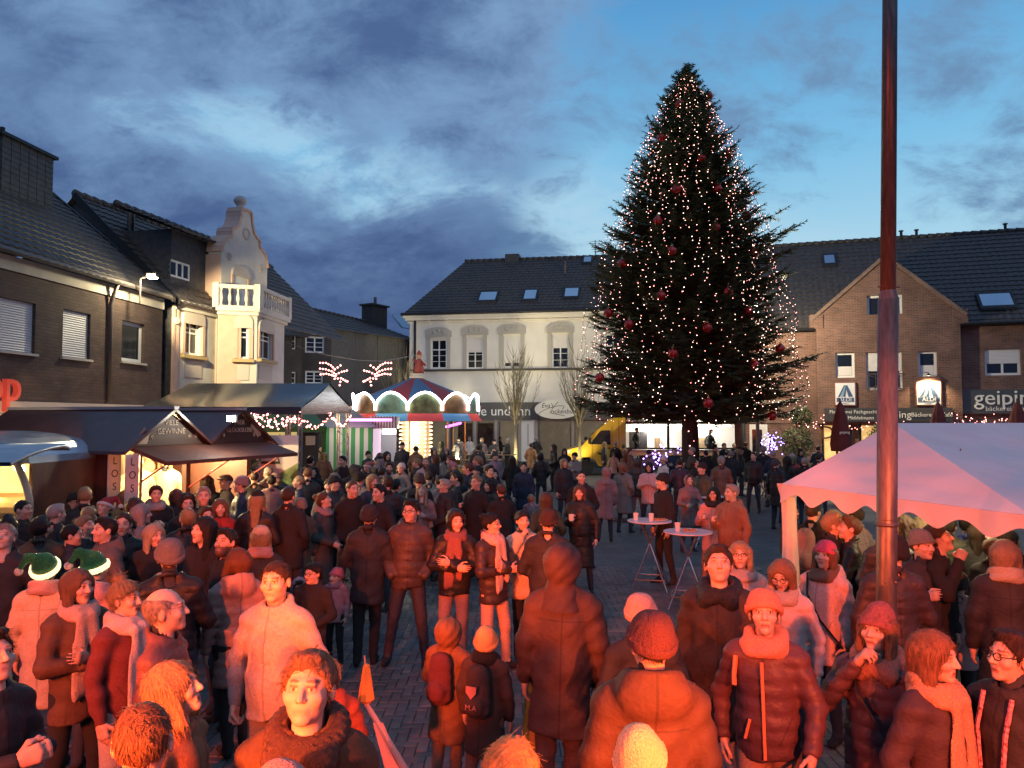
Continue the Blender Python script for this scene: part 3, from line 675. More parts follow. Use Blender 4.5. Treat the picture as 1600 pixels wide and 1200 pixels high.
    # oval sign
    us_, zs_ = FC.uz(871, 640, .35); s = empty('oval_shop_sign', matrix=FC.M @ Matrix.Translation((us_, -.5, zs_ + .02))); tag(s, 'cream oval shop sign with swirling script lettering over the grille', 'sign')
    b = MB(); n = 40; pts = [(math.cos(2 * math.pi * k / n) * 1.28, math.sin(2 * math.pi * k / n) * .55) for k in range(n)]; b.poly(pts, .1, 0.); b.build('panel', mat('sign_cream', (.62, .60, .52), .5, emit=(1, .95, .8), estr=.12), s)
    mk = mat('ink_black', (.02, .02, .02), .6)
    text("Eva's", 'lettering', face_m(-.55, -.004, .2), .36, mk, s, extrude=.002, shear=.25); text('ockenbude', 'lettering', face_m(.42, -.004, -.13), .36, mk, s, extrude=.002, shear=.25)
    sw = MB(); pts = []
    for k in range(24): t = k / 23; pts.append((-1.0 + 1.3 * t - .35 * math.sin(t * 6.3), -.012, -.18 + .3 * math.sin(t * 4.4 - 1.4) + .12 * t))
    sw.tube(pts, .014, 5); sw.tube([(.05, -.012, .42), (-.25, -.012, .05), (-.42, -.012, -.2), (-.1, -.012, -.27), (.4, -.012, -.36)], .014, 5); sw.build('swirl', mk, s)
building_c()
# ------------------------------------------------------------------ building E: gabled brick shops, right
_d = Vector((.95, -.31)).normalized(); _c = Vector((17.7, 36.0))
FE = Frame(_c - _d * 9.0, _c + _d * 14.0)
def building_e():
    r = empty('brick_gabled_shops', matrix=FE.M); tag(r, 'long red-brown brick building with pointed gable and shop signs', 'building')
    mb = mat_brick('red_brick', (.23, .098, .066), (.14, .062, .046), (.19, .16, .14), .25, .078, .012)
    L = FE.len; ze = FE.uz(1560, 505)[1]; c, zp = FE.uz(1390, 405, .4); g0, _ = FE.uz(1275, 500, .4); g1, zg = FE.uz(1500, 487, .4)
    wins = []; kinds = []
    for (x0, x1, y0, y1, off, kind) in ((1305, 1336, 551, 590, .4, 'half'), (1380, 1411, 550, 609, .4, 'french'), (1434, 1465, 549, 588, .4, 'half'), (1382, 1411, 461, 500, .4, 'plain')):
        a, zt = FE.uz(x0, y0, off); b_, zb = FE.uz(x1, y1, off); wins.append((a, b_, zb, zt)); kinds.append(kind)
    wins[1] = (wins[1][0] - .75, *wins[1][1:]); wins[3] = (wins[3][0] - .75, *wins[3][1:])
    z0 = 2.55
    # gable wing stands 0.4 m proud
    wall('gable_wall', mb, r, g0, g1, z0, zg, [w for w in wins if w[3] < zg], .18, -.4)
    # gable triangle as strips round its window
    wz0, wz1 = wins[3][2], wins[3][3]; b = MB(); y = -.4
    def half(z): return (g1 - g0) / 2 * (zp - z) / (zp - zg)
    gc = (g0 + g1) / 2
    w0, w1 = wins[3][0], wins[3][1]
    if wz0 < zg: wz0 = zg + .02
    b.quad((gc - half(zg), y, zg), (gc + half(zg), y, zg), (gc + half(wz0), y, wz0), (gc - half(wz0), y, wz0))
    b.quad((gc - half(wz0), y, wz0), (w0, y, wz0), (w0, y, wz1), (gc - half(wz1), y, wz1)); b.quad((w1, y, wz0), (gc + half(wz0), y, wz0), (gc + half(wz1), y, wz1), (w1, y, wz1))
    b.quad((gc - half(wz1), y, wz1), (gc + half(wz1), y, wz1), (gc, y, zp)); b.build('gable', mb, r)
    b = MB(); b.quad((g0, -.4, z0), (g0, 0, z0), (g0, 0, zg), (g0, -.4, zg)); b.quad((g1, -.4, z0), (g1, -.4, zg), (g1, 0, zg), (g1, 0, z0)); b.build('gable_return', mb, r)
    for s in (-1, 1):
        b = MB(); b.bar((gc + s * ((g1 - g0) / 2 + .25), -.3, zg - .15), (gc, -.3, zp + .16), .42, .16); b.build('gable_coping', mat_brick('coping_brick', (.22, .13, .10), (.18, .10, .08), (.2, .18, .16), .12, .2, .012) if s < 0 else MATS['coping_brick'], r)
        b = MB(); x = gc + s * ((g1 - g0) / 2); b.box(x - .3, x + .3, -.46, .1, zg - 3.2 if False else zg - .55, zg + .12); b.build('shoulder_stone', M_stone if False else mb, r)
    for h, k in zip(wins, kinds):
        gm = M_glass
        w = window(r, *h, y=-.27, cols=1 if k == 'half' else 2, fw=.11, shutter=.5 if k == 'french' else 0)
        if k == 'half': b = MB(); b.box(h[0] + .12, h[1] - .12, -.262, -.255, h[2] + .12, h[2] + (h[3] - h[2]) * .45); b.build('pleated_blind', M_shut, w)
        if k == 'french':
            b = MB()
            for q in range(6): x = h[0] + (h[1] - h[0]) * (q + .5) / 6; b.bar((x, -.46, h[2]), (x, -.46, h[2] + .75), .02)
            b.bar((h[0], -.46, h[2] + .75), (h[1], -.46, h[2] + .75), .04); b.bar((h[0], -.46, h[2] + .05), (h[1], -.46, h[2] + .05), .04); b.bar((h[0], -.47, h[2]), (h[1], -.47, h[2] + .75), .02); b.bar((h[0], -.48, h[2] + .75), (h[1], -.48, h[2]), .02)
            b.build('railing', M_zinc, w)
    # right and left wall parts
    a, zt = FE.uz(1538, 546); c2, zb = FE.uz(1596, 586)
    wr = [(a, c2, zb, zt), (c2 + 2.2, c2 + 4.1, zb, zt)]
    wall('wall', mb, r, g1, L, z0, ze, wr, .18)
    for h in wr: window(r, *h, y=.12, cols=2, fw=.11, shutter=.55)
    wall('wall', mb, r, 2.0, g0, z0, ze, [], .18)
    b = MB(); b.quad((2.0, 0, 0), (2.0, 9, 0), (2.0, 9, ze), (2.0, 0, ze)); b.build('side_wall', mb, r)
    zr = FE.uz(1390, 374, -5.2)[1]
    tiled_roof('roof', M_tile, r, (1.7, -.35, ze - .1), (L, -.35, ze - .1), (1.7, 5.2, zr), (L, 5.2, zr), .3, .36, .03)
    # cross-gable roof slopes
    yb = 5.2 * (zp - ze) / (zr - ze)
    for s in (-1, 1):
        tiled_roof('gable_roof', M_tile, r, (gc + s * (g1 - g0) / 2, -.1, zg), (gc + s * (g1 - g0) / 2, .6, zg), (gc, -.1, zp + .06), (gc, yb + .4, zp + .06), .3, .36, .03, ridge=False)
    b = MB(); b.tube([(g1 + .1, -.4, ze - .02), (L, -.4, ze - .02)], .08, 8); b.build('gutter', M_black, r); b = MB(); b.tube([(1.7, -.4, ze - .02), (g0 - .1, -.4, ze - .02)], .08, 8); b.build('gutter', M_black, r)
    sl = (zr - ze) / 5.55
    def sky(x0, x1, y0, y1, m):
        inv = FE.M.inverted()
        def hit(px, py):
            d = inv.to_3x3() @ ray(px, py); o = inv @ Vector((0, 0, CAM_H)); nn = Vector((0, -sl, 1)); p0 = Vector((0, -.35, ze + .1)); t = (p0 - o).dot(nn) / d.dot(nn); return o + d * t
        p, q = hit(x0, y1), hit(x1, y0); ff = lambda y, dz: ze + (y + .35) * sl + .08 + dz
        b = MB(); b.hexa([(p.x - .12, p.y - .12, ff(p.y, -.15)), (q.x + .12, p.y - .12, ff(p.y, -.15)), (q.x + .12, q.y + .12, ff(q.y, -.1)), (p.x - .12, q.y + .12, ff(q.y, -.1)), (p.x - .12, p.y - .12, ff(p.y - .12, .08)), (q.x + .12, p.y - .12, ff(p.y - .12, .08)), (q.x + .12, q.y + .12, ff(q.y + .12, .08)), (p.x - .12, q.y + .12, ff(q.y + .12, .08))]); s = b.build('skylight', M_black, r)
        b = MB(); b.quad((p.x, p.y, ff(p.y, .09)), (q.x, p.y, ff(p.y, .09)), (q.x, q.y, ff(q.y, .09)), (p.x, q.y, ff(q.y, .09))); b.build('pane', m, s)
    sky(1536, 1577, 460, 480, MATS['skylight_glass2']); sky(1289, 1303, 400, 413, MATS['skylight_glass2'])
    for px in (1408, 1432, 1571):
        u, _ = FE.uz(px, 365, -5.2); b = MB(); b.tube([(u, 5.2, zr - .1), (u, 5.2, zr + .38)], .07, 8); b.tube([(u, 5.2, zr + .38), (u, 5.2, zr + .43)], .12, 8); b.build('vent_pipe', M_black, r)
    # fascias with lettering
    f0, zf1 = FE.uz(1288, 638, .5); f1, zf0 = FE.uz(1488, 659, .5)
    b = MB(); b.box(f0, f1, -.62, -.402, zf0, zf1); b.build('shop_fascia', mat('fascia_dark', (.05, .052, .055), .5), r)
    ml = mat('letter_cream', (.72, .70, .62), .5, emit=(1, .9, .7), estr=.10); zm = (zf0 + zf1) / 2
    u, _ = FE.uz(1336, 648, .63); text('Fleischerei Fachgeschäft', 'shop_lettering', face_m(u, -.63, zm + .14), .23, ml, r); text('Fritz Middelmann', 'shop_lettering', face_m(u, -.63, zm - .14), .23, ml, r)
    u, _ = FE.uz(1400, 648, .63); text('geiping', 'shop_lettering', face_m(u, -.63, zm), .46, ml, r); u, _ = FE.uz(1456, 648, .63); text('Bäckerei & Café', 'shop_lettering', face_m(u, -.63, zm), .26, ml, r)
    u0, z1 = FE.uz(1502, 609, .3); u1, z0_ = FE.uz(1640, 646, .3); b = MB(); b.box(u0, u1, -.22, -.02, z0_, z1); b.build('sign_panel', mat('sign_grey', (.085, .095, .10), .35), r)
    u, z = FE.uz(1574, 624, .22); text('geiping', 'shop_lettering', face_m(u, -.24, z + .06), .95, ml, r, extrude=.03); text('bäckerei · café', 'shop_lettering', face_m(u, -.24, z - .42), .30, ml, r)
    # shop level: piers, lit windows
    mlit = mat('bakery_light', (.8, .55, .22), .8, 0, .3, 1.5, emit=(1, .60, .20), estr=.75)
    mgl = mat('shop_glass', (.02, .02, .022), .05)
    b = MB(); b.quad((2.0, .05, 0), (L, .05, 0), (L, .05, z0), (2.0, .05, z0)); b.build('shop_back_wall', mb, r)
    for (x0, x1) in ((1286, 1330), (1345, 1400), (1415, 1470), (1500, 1560), (1575, 1640)):
        a, _ = FE.uz(x0, 680, .3); c3, _ = FE.uz(x1, 680, .3); b = MB(); b.quad((a, -.05, .3), (c3, -.05, .3), (c3, -.05, z0 - .1), (a, -.05, z0 - .1)); w = b.build('lit_shop_window', mlit, r)
        b = MB(); [b.box(x - .05, x + .05, -.12, -.055, .2, z0) for x in (a, (a + c3) / 2, c3)]; b.build('window_frame', M_black, w)
    u, z = FE.uz(1292, 672, .1); text('D', 'window_lettering', face_m(u, -.13, z - .15), .9, mat('letter_brown', (.12, .06, .03), .6), r)
    a, _ = FE.uz(1171, 665, .0); c3, _ = FE.uz(1199, 665, 0); b = MB(); b.box(a, c3, -.02, .04, 0, 2.5); d = b.build('white_door', M_white, r); b = MB(); b.box(a + .12, c3 - .25, -.035, -.022, 1.15, 2.25); b.build('door_glass', M_glass, d)
    # price-mark style square shop signs
    for (x0, x1, y0, y1, nm) in ((1303, 1338, 597, 634, 'left'), (1430, 1472, 595, 634, 'spotlit')):
        u0, z1 = FE.uz(x0, y0, .5); u1, z0_ = FE.uz(x1, y1, .5); cu, cz = (u0 + u1) / 2, (z0_ + z1) / 2; w_, h_ = (u1 - u0) / 2, (z1 - z0_) / 2
        s = empty('square_shop_sign', matrix=FE.M @ Matrix.Translation((cu, -.42, cz))); tag(s, 'square white shop sign with blue striped A mark, ' + ('spotlit by a warm lamp' if nm != 'left' else 'unlit, nearer the decorated tree'), 'sign')
        b = MB(); b.box(-w_, w_, -.1, 0, -h_, h_); b.build('frame', mat('sign_frame_red', (.25, .09, .06), .5), s)
        b = MB(); b.box(-w_ + .05, w_ - .05, -.115, -.1, -h_ + .05, h_ - .05); b.build('panel', mat('sign_white', (.7, .69, .66), .45, emit=(1, .97, .9), estr=.14 if nm == 'left' else .16), s)
        mbl = mat('sign_blue', (.06, .11, .22), .5); mb2 = mat('sign_lightblue', (.25, .42, .55), .5)
        b = MB(); hh = h_ * .62
        for q, (dx, mm) in enumerate(((-.0, 0), (.16, 1), (.30, 0))):
            xa = -w_ * .66 + dx * w_ * 2 * .8; b.poly([(xa, -h_ * .25), (xa + w_ * .2, -h_ * .25), (w_ * .02 + dx * w_ * .5, h_ * .72), (-w_ * .1 + dx * w_ * .5, h_ * .72)], -.118, -.13, mi=mm)
        b.poly([(w_ * .3, -h_ * .25), (w_ * .72, -h_ * .25), (w_ * .2, h_ * .72), (w_ * .02, h_ * .72)], -.118, -.128, mi=0)
        b.build('mark', [mbl, mb2], s)
        b = MB(); b.box(-w_ + .1, w_ - .1, -.128, -.116, -h_ * .68, -h_ * .32); b.build('name_band', mbl, s)
        text('ALDI', 'lettering', face_m(0, -.132, -h_ * .5), h_ * .46, mat('sign_letter_white', (.8, .8, .8), .5), s, extrude=.002)
        text('MARKT', 'lettering', face_m(0, -.118, -h_ * .82), h_ * .2, mbl, s, extrude=.002)
    # spot over the second sign
    u, z = FE.uz(1450, 594, .6); p = FE.world(u, -.75, z + .25)
    sp = empty('sign_spotlight', p); tag(sp, 'small bracket spotlight above the lit square shop sign', 'lamp')
    b = MB(); b.tube([(0, .35, .1), (0, .05, .12), (0, 0, .03)], .02, 6); b.build('bracket', M_black, sp); b = MB(); b.lathe([(.03, .06), (.09, -.05)], 12); b.build('shade', M_black, sp); b = MB(); b.lathe([(0, -.04), (.07, -.045)], 10); b.build('bulb', mat('lamp_warm', (1, 1, 1), .5, emit=(1, .75, .4), estr=30), sp)
    lamp_light('sign_spot', p + Vector((.02, -.08, -.06)), (1, .72, .36), 420, .05, 'SPOT', aim=p + Vector((.15, .32, -1.2)), size=120, blend=.6)
building_e()
# ================================================================== CHRISTMAS TREE
TY = 29.0; TX = (1077 - 800) / F * TY
PROF = [(16.1, .02), (15.0, .72), (13.75, 1.38), (12.5, 1.9), (11.3, 2.3), (8.9, 3.0), (6.5, 3.65), (4.1, 3.95), (2.95, 3.8), (2.4, 3.0)]
def prof_r(z):
    zs = [p[0] for p in PROF][::-1]; rs = [p[1] for p in PROF][::-1]; return float(np.interp(z, zs, rs))
def bulb_mesh(pts, rads):
    pts = np.asarray(pts, float); n = len(pts); o = np.array([(1, 0, 0), (0, 1, 0), (-1, 0, 0), (0, -1, 0), (0, 0, 1), (0, 0, -1)], float)
    V = (pts[:, None, :] + o[None] * np.asarray(rads)[:, None, None]).reshape(-1, 3)
    f = np.array([(0, 1, 4), (1, 2, 4), (2, 3, 4), (3, 0, 4), (1, 0, 5), (2, 1, 5), (3, 2, 5), (0, 3, 5)]); Fc = (f[None] + (np.arange(n) * 6)[:, None, None]).reshape(-1, 3)
    return V, Fc
def fast_mesh(name, V, Fc, material, parent=None, smooth=False, mi=None):
    V = np.asarray(V, np.float32); Fc = np.asarray(Fc, np.int32); k = Fc.shape[1]
    me = bpy.data.meshes.new(name); me.vertices.add(len(V)); me.vertices.foreach_set('co', V.ravel())
    me.loops.add(Fc.size); me.loops.foreach_set('vertex_index', Fc.ravel()); me.polygons.add(len(Fc))
    me.polygons.foreach_set('loop_start', np.arange(0, Fc.size, k, dtype=np.int32)); me.polygons.foreach_set('loop_total', np.full(len(Fc), k, np.int32))
    for m in (material if isinstance(material, (list, tuple)) else [material]): me.materials.append(m)
    if mi is not None: me.polygons.foreach_set('material_index', np.asarray(mi, np.int32))
    me.polygons.foreach_set('use_smooth', np.full(len(Fc), smooth)); me.update(calc_edges=True)
    if parent is False: return me
    o = bpy.data.objects.new(name, me); C.objects.link(o)
    if parent is not None: o.parent = parent
    return o
M_bulb = mat('fairy_bulb', (1, .9, .85), .5, emit=(1, .58, .46), estr=10); M_bulb2 = mat('fairy_bulb_red', (1, .6, .5), .5, emit=(1, .32, .28), estr=9)
M_wire = mat('wire_dark', (.012, .018, .012), .6)
def christmas_tree():
    r = empty('christmas_tree', (TX, TY, 0)); tag(r, 'tall dark fir tree hung with red baubles and hundreds of fairy lights', 'tree')
    b = MB(); b.tube([(0, 0, -.05), (.03, 0, 1.2), (0, .02, 4), (0, 0, 9), (0, 0, 16.0)], [.40, .34, .27, .17, .02], 12); b.build('trunk', mat('bark', (.045, .034, .026), .9, 0, .4, 8, .6, 25, stretch=(1, 1, .2)), r, smooth=True)
    V, Fc, limb = [], [], MB(); lr = np.random.default_rng(11)
    def spray(p, d, ln, up):
        """one twig: needles as slim triangles fanned on both sides of the axis"""
        d = d / np.linalg.norm(d); s = np.cross(d, up); s /= np.linalg.norm(s) + 1e-9; u = np.cross(s, d)
        k = 8; base = len(V)
        for i in range(k):
            t = i / (k - 1); q = p + d * ln * t; w = ln * (.42 - .22 * t) + .05
            for sg in (-1, 1):
                tip = q + (d * .62 + s * sg * .85 + u * lr.uniform(-.45, .35)) * w * lr.uniform(.75, 1.15); n_ = len(V)
                V.extend((q - d * .035, q + d * .035, tip)); Fc.append((n_, n_ + 1, n_ + 2))
        n_ = len(V); V.extend((p - s * .03, p + s * .03, p + d * (ln * 1.25))); Fc.append((n_, n_ + 1, n_ + 2))
        n_ = len(V); V.extend((p - u * .03, p + u * .03, p + d * (ln * 1.2))); Fc.append((n_, n_ + 1, n_ + 2))
    z = 2.85; zup = np.array((0, 0, 1.))
    while z < 15.95:
        rr = prof_r(z); rr = max(.05, rr - .32); nb = int(8 + rr * 5.0); ph = lr.uniform(0, 6.28)
        for k in range(nb):
            a = ph + 2 * math.pi * k / nb + lr.normal(0, .1); ln = rr * lr.uniform(.60, 1.06 if z < 7 else 1.12) * (1.0 + .08 * math.sin(2 * a + z * .9) + .07 * math.sin(5 * a - z * 1.7)) * (1.0 + .09 * math.sin(z * 4.4))
            if lr.random() < .06 and z > 7: ln *= 1.2
            t_ = (z - 2.4) / 13.6; rise = -.16 + .75 * t_ ** 1.1 + lr.normal(0, .05); z0 = z + lr.uniform(-.12, .12)
            ca, sa = math.cos(a), math.sin(a)
            pts = []
            for q in range(5):
                f = q / 4; pts.append(np.array((ca * ln * f, sa * ln * f, z0 - rise * ln * .25 + rise * ln * f * .62 - .12 * ln * f * (1 - f) * (1 - t_) + .10 * ln * f * f)))
            limb.tube([tuple(p) for p in pts], [.035 * (1 - .2 * q) * (ln / 4 + .3) for q in range(5)], 4, cap=False)
            ns = max(3, int(ln / .22)); 
            for q in range(ns):
                f = .22 + .78 * (q + lr.uniform(.1, .9)) / ns; i = min(3, int(f * 4)); p = pts[i] + (pts[i + 1] - pts[i]) * (f * 4 - i)
                if f < .35 and lr.random() < .5: continue
                dv = (pts[i + 1] - pts[i]); dv = dv / np.linalg.norm(dv); side = np.cross(dv, zup); sg = 1 if q % 2 else -1
                for dd in (dv * .65 + side * sg * lr.uniform(.5, .95) + zup * lr.uniform(-.30, .14),):
                    spray(p, dd, lr.uniform(.34, .56) * (.65 + .12 * rr), zup)
                if lr.random() < .75: spray(p, dv + side * -sg * lr.uniform(.2, .6) + zup * lr.uniform(-.5, .0), lr.uniform(.28, .5), zup)
            spray(pts[4], (pts[4] - pts[3]) + zup * .05 * ln, .5, zup)
        z += .215 if z > 5 else .24
    for k in range(10): a = k * .63; spray(np.array((0, 0, 15.5 + .06 * k)), np.array((math.cos(a) * .5, math.sin(a) * .5, 1.0)), .35, np.array((0., 1, .1)))
    spray(np.array((0, 0, 15.9)), np.array((0.02, 0, 1.)), .5, np.array((0., 1, 0)))
    o = fast_mesh('crown', V, Fc, mat('fir_needles', (.095, .125, .058), .6, 0, .5, 1.6), r); o['kind'] = 'stuff'
    limb.build('branches', MATS['bark'], r)['kind'] = 'stuff'
    # light strands
    P0, P1, wire = [], [], MB(); n = 40
    for k in range(n):
        a0 = 2 * math.pi * k / n + lr.normal(0, .05); zt = 15.85; zb = lr.uniform(2.5, 3.6); zz = zt; step = .27; off = lr.uniform(-.06, .12); pl = []
        tw = lr.normal(0, .16); 
        while zz > zb:
            rr = prof_r(zz) * (.985 + off * .5 + .05 * math.sin(zz * 2.1 + k)) + .05
            a = a0 + tw * (15.8 - zz) / 6 + (.05 + .03 * (k % 3)) * math.sin(zz * (1.1 + .35 * (k % 4)) + k * 2) + lr.normal(0, .02)
            p = (rr * math.cos(a), rr * math.sin(a), zz + lr.normal(0, .03)); (P0 if lr.random() < .72 else P1).append(p); pl.append(p); zz -= step * lr.uniform(.7, 1.2) * (.9 if zz < 10 else .75)
        wire.tube(pl[::2] + pl[-1:], .008, 3, cap=False)
    for k in range(900):
        zz = lr.uniform(2.6, 14.5); a = lr.uniform(0, 6.28); rr = prof_r(zz) * lr.uniform(.75, 1.0); (P0 if lr.random() < .6 else P1).append((rr * math.cos(a), rr * math.sin(a), zz))
    for P_, m in ((P0, M_bulb), (P1, M_bulb2)):
        V2, F2 = bulb_mesh(P_, lr.uniform(.008, .018, len(P_))); o = fast_mesh('fairy_lights', V2, F2, m, r); o['kind'] = 'stuff'
    wire.build('light_wires', M_wire, r)['kind'] = 'stuff'
    # lights on the trunk
    b = MB(); pl = [(.0, 0, 0)]
    V2, F2 = bulb_mesh([(.1 * math.sin(q * 1.7), -.36 + .01 * q, .5 + q * .18) for q in range(12)], [.035] * 12); o = fast_mesh('trunk_lights', V2, F2, M_bulb2, r); o['kind'] = 'stuff'
christmas_tree()
def baubles():
    mr_ = mat('bauble_red', (.50, .020, .012), .18, .35, coat=.6); cap = mat('bauble_cap', (.5, .4, .2), .3, 1)
    b = MB(); pr = [(math.sin(math.pi * q / 10) * .17 + .0001, -math.cos(math.pi * q / 10) * .17) for q in range(11)]; b.lathe(pr, 16); p0 = b.build('bauble', mr_, None, smooth=True)
    b = MB(); b.lathe([(.045, .16), (.045, .215), (0, .215)], 8); b.tube([(0, 0, .2), (0, 0, .3)], .008, 4); c0 = b.build('cap', cap, p0)
    L = [(1107, 150), (1062, 163), (1104, 187), (1034, 215), (1096, 247), (1137, 240), (1057, 296), (1121, 295), (1118, 355), (1028, 345), (1166, 337), (1050, 392), (972, 412), (1178, 395), (1033, 462), (1138, 456), (983, 507), (1105, 512), (1170, 487), (951, 489), (1219, 545), (1180, 571), (937, 590), (1052, 552), (1107, 630), (1206, 650)]
    ordw = ['topmost', 'second', 'third', 'fourth', 'fifth', 'sixth', 'seventh', 'eighth', 'ninth', 'tenth']
    cnt = {}
    for i, (px, py) in enumerate(sorted(L, key=lambda q: q[1])):
        q = at(px, py, TY); dx = q.x - TX; rr = prof_r(q.z); yy = math.sqrt(max(0, rr * rr * 1.02 - dx * dx)); q = at(px, py, TY - yy - .08)
        o = p0 if i == 0 else copy_tree(p0); o.location = q; o.scale = (1, 1, 1)
        side = 'left' if px < 1045 else ('right' if px > 1112 else 'middle'); cnt[side] = cnt.get(side, 0) + 1; w = ordw[cnt[side] - 1]
        tag(o, 'shiny red bauble on the %s of the fir tree, %s from the top' % ({'left': 'left flank', 'right': 'right flank', 'middle': 'middle'}[side], w if w != 'topmost' else 'first'), 'bauble', 'red baubles on the fir tree')
baubles()
# street lamp standing behind the tree (its lit head shows through the branches)
def street_lamp():
    p = at(1181, 483, 33.5); r = empty('street_lamp', (p.x, p.y, 0)); tag(r, 'tall street lamp glowing white behind the decorated fir tree', 'street lamp')
    b = MB(); b.tube([(0, 0, 0), (0, 0, p.z - .3)], [.09, .05], 10); b.build('pole', M_zinc, r); b = MB(); b.lathe([(.05, -.3), (.16, -.1), (.26, .0), (.26, .05), (.02, .14)], 14); b.build('hood', M_zinc, r, Matrix.Translation((0, 0, p.z + .12)))
    b = MB(); b.lathe([(.0001, -.14), (.12, -.10), (.16, 0), (.12, .06)], 14); b.build('globe', mat('lamp_white2', (1, 1, 1), .5, emit=(1, .92, .74), estr=60), r, Matrix.Translation((0, 0, p.z - .04)))
    lamp_light('street_lamp_light', (p.x, p.y - .02, p.z - .28), (1, .84, .54), 3400, .12)
    # lamp lighting the white house from the square
    q = Vector((-1.2, 34.0, 6.4)); r = empty('square_lamp', (q.x, q.y, 0))
    return r
_r = street_lamp(); bpy.data.objects.remove(_r)
# ================================================================== BARE STREET TREES
def bare_tree(px, Y, name_label, seed):
    rs = random.Random(seed); base = at(px, 655, Y); r = empty('bare_tree', (base.x, Y, 0)); tag(r, name_label, 'tree', 'bare pollarded street trees')
    m = mat('pale_bark', (.20, .165, .10), .85, 0, .3, 10)
    zb = CAM_H + .1; b = MB(); b.tube([(0, 0, -.02), (.02, 0, 1.2), (0, 0, zb)], [.13, .10, .085], 8); b.build('trunk', m, r, smooth=True)
    b = MB()
    for k in range(26):
        a = rs.uniform(0, 6.28); sp = rs.uniform(.15, 1.0); top = zb + 3.1 * rs.uniform(.6, 1.0) * (1.15 - .35 * sp); z0 = zb - rs.uniform(-.3, .5); pts = []
        for q in range(6):
            f = q / 5; rad = sp * (1 - (1 - f) ** 2) * 1.15; pts.append((math.cos(a) * rad + rs.uniform(-.04, .04), math.sin(a) * rad + rs.uniform(-.04, .04), z0 + (top - z0) * f))
        b.tube(pts, [.034, .027, .020, .014, .009, .004], 5, cap=False)
        for q in range(16):
            i = rs.randint(1, 5); p = Vector(pts[i]); a2 = a + rs.uniform(-1.4, 1.4); ln = rs.uniform(.25, .95); b.tube([p, p + Vector((math.cos(a2) * ln * .3, math.sin(a2) * ln * .3, ln * .55)), p + Vector((math.cos(a2) * ln * .42, math.sin(a2) * ln * .42, ln))], [.010, .007, .003], 3, cap=False)
    b.build('crown', m, r)['kind'] = 'stuff'
bare_tree(805, 38.5, 'bare pollarded tree before the lettered shop fascia, nearer the carousel', 3); bare_tree(905, 38.0, 'bare pollarded tree beside the oval sign and yellow food truck', 5); bare_tree(628, 40.5, 'thin bare tree behind the left edge of the carousel', 9)
def ground_uplight(px, Y, lab, pw):
    p = at(px, 655, Y - .9); r = empty('ground_uplight', (p.x, p.y, 0)); tag(r, lab, 'lamp', 'ground uplights'); b = MB(); b.lathe([(.0001, .0), (.16, 0), (.16, .16), (.13, .18)], 14); b.build('housing', M_black, r); b = MB(); b.lathe([(.0001, .17), (.125, .17)], 14); b.build('lens', mat('lamp_warm', (1, 1, 1), .5, emit=(1, .75, .4), estr=30), r)
    lamp_light('uplight', (p.x, p.y, .30), (1, .86, .50), pw, .06, 'SPOT', aim=(p.x + .1, Y + .6, 4.2), size=95, blend=.8)
ground_uplight(805, 38.5, 'round uplight at the foot of the bare tree by the lettered fascia', 520); ground_uplight(905, 38.0, 'round uplight at the foot of the bare tree by the oval sign', 300); ground_uplight(715, 39.5, 'round uplight on the paving between carousel and white house', 2300)
# ================================================================== METAL POLE, RIGHT
def metal_pole():
    b0 = at(1373, 900, 5.0); t0 = at(1379, 0, 5.0); r = empty('metal_pole', (b0.x, 5.0, 0)); tag(r, 'tall round galvanised metal pole in front of the white tent', 'pole')
    m = mat('galvanised', (.13, .12, .115), .42, .55, .3, 9, .05, 30, stretch=(6, 6, 1)); dx = (t0.x - b0.x) / (t0.z - b0.z)
    zj = at(1375, 468, 5.0).z; f = lambda z: dx * z
    x = lambda z, rr: (rr, z)
    b = MB(); b.tube([(f(0), 0, 0), (f(zj), 0, zj)], .0625, 24); b.tube([(f(zj), 0, zj), (f(zj + .05), 0, zj + .06)], [.0625, .048], 24, cap=False); b.build('lower_tube', m, r, smooth=True)
    b = MB(); b.tube([(f(zj), 0, zj + .05), (f(8), 0, 8)], [.048, .044], 24); b.build('upper_tube', m, r, smooth=True)
    zc = at(1375, 819, 5.0).z; b = MB(); b.tube([(f(zc), 0, zc - .012), (f(zc), 0, zc + .012)], .068, 24); b.tube([(f(zc), 0, zc + .03), (f(zc), 0, zc + .036)], .066, 24); b.build('clamp_ring', m, r, smooth=True)
    zk = at(1375, 448, 5.0).z; b = MB(); b.tube([(f(zk), -.0, zk), (f(zk) + .075, 0, zk)], .006, 6); b.tube([(f(zk) - .07, 0, zk), (f(zk), 0, zk)], .006, 6); b.build('cleat', m, r)
    for q in (-1, 1): b = MB(); zk = at(1375, 907, 5.0).z; b.lathe([(.0001, .008), (.008, .006), (.01, 0)], 8); b.build('rivet', m, r, Matrix.Translation((f(zk) + q * .035, -.052, zk)) @ Matrix.Rotation(math.pi / 2, 4, 'X'))
metal_pole()
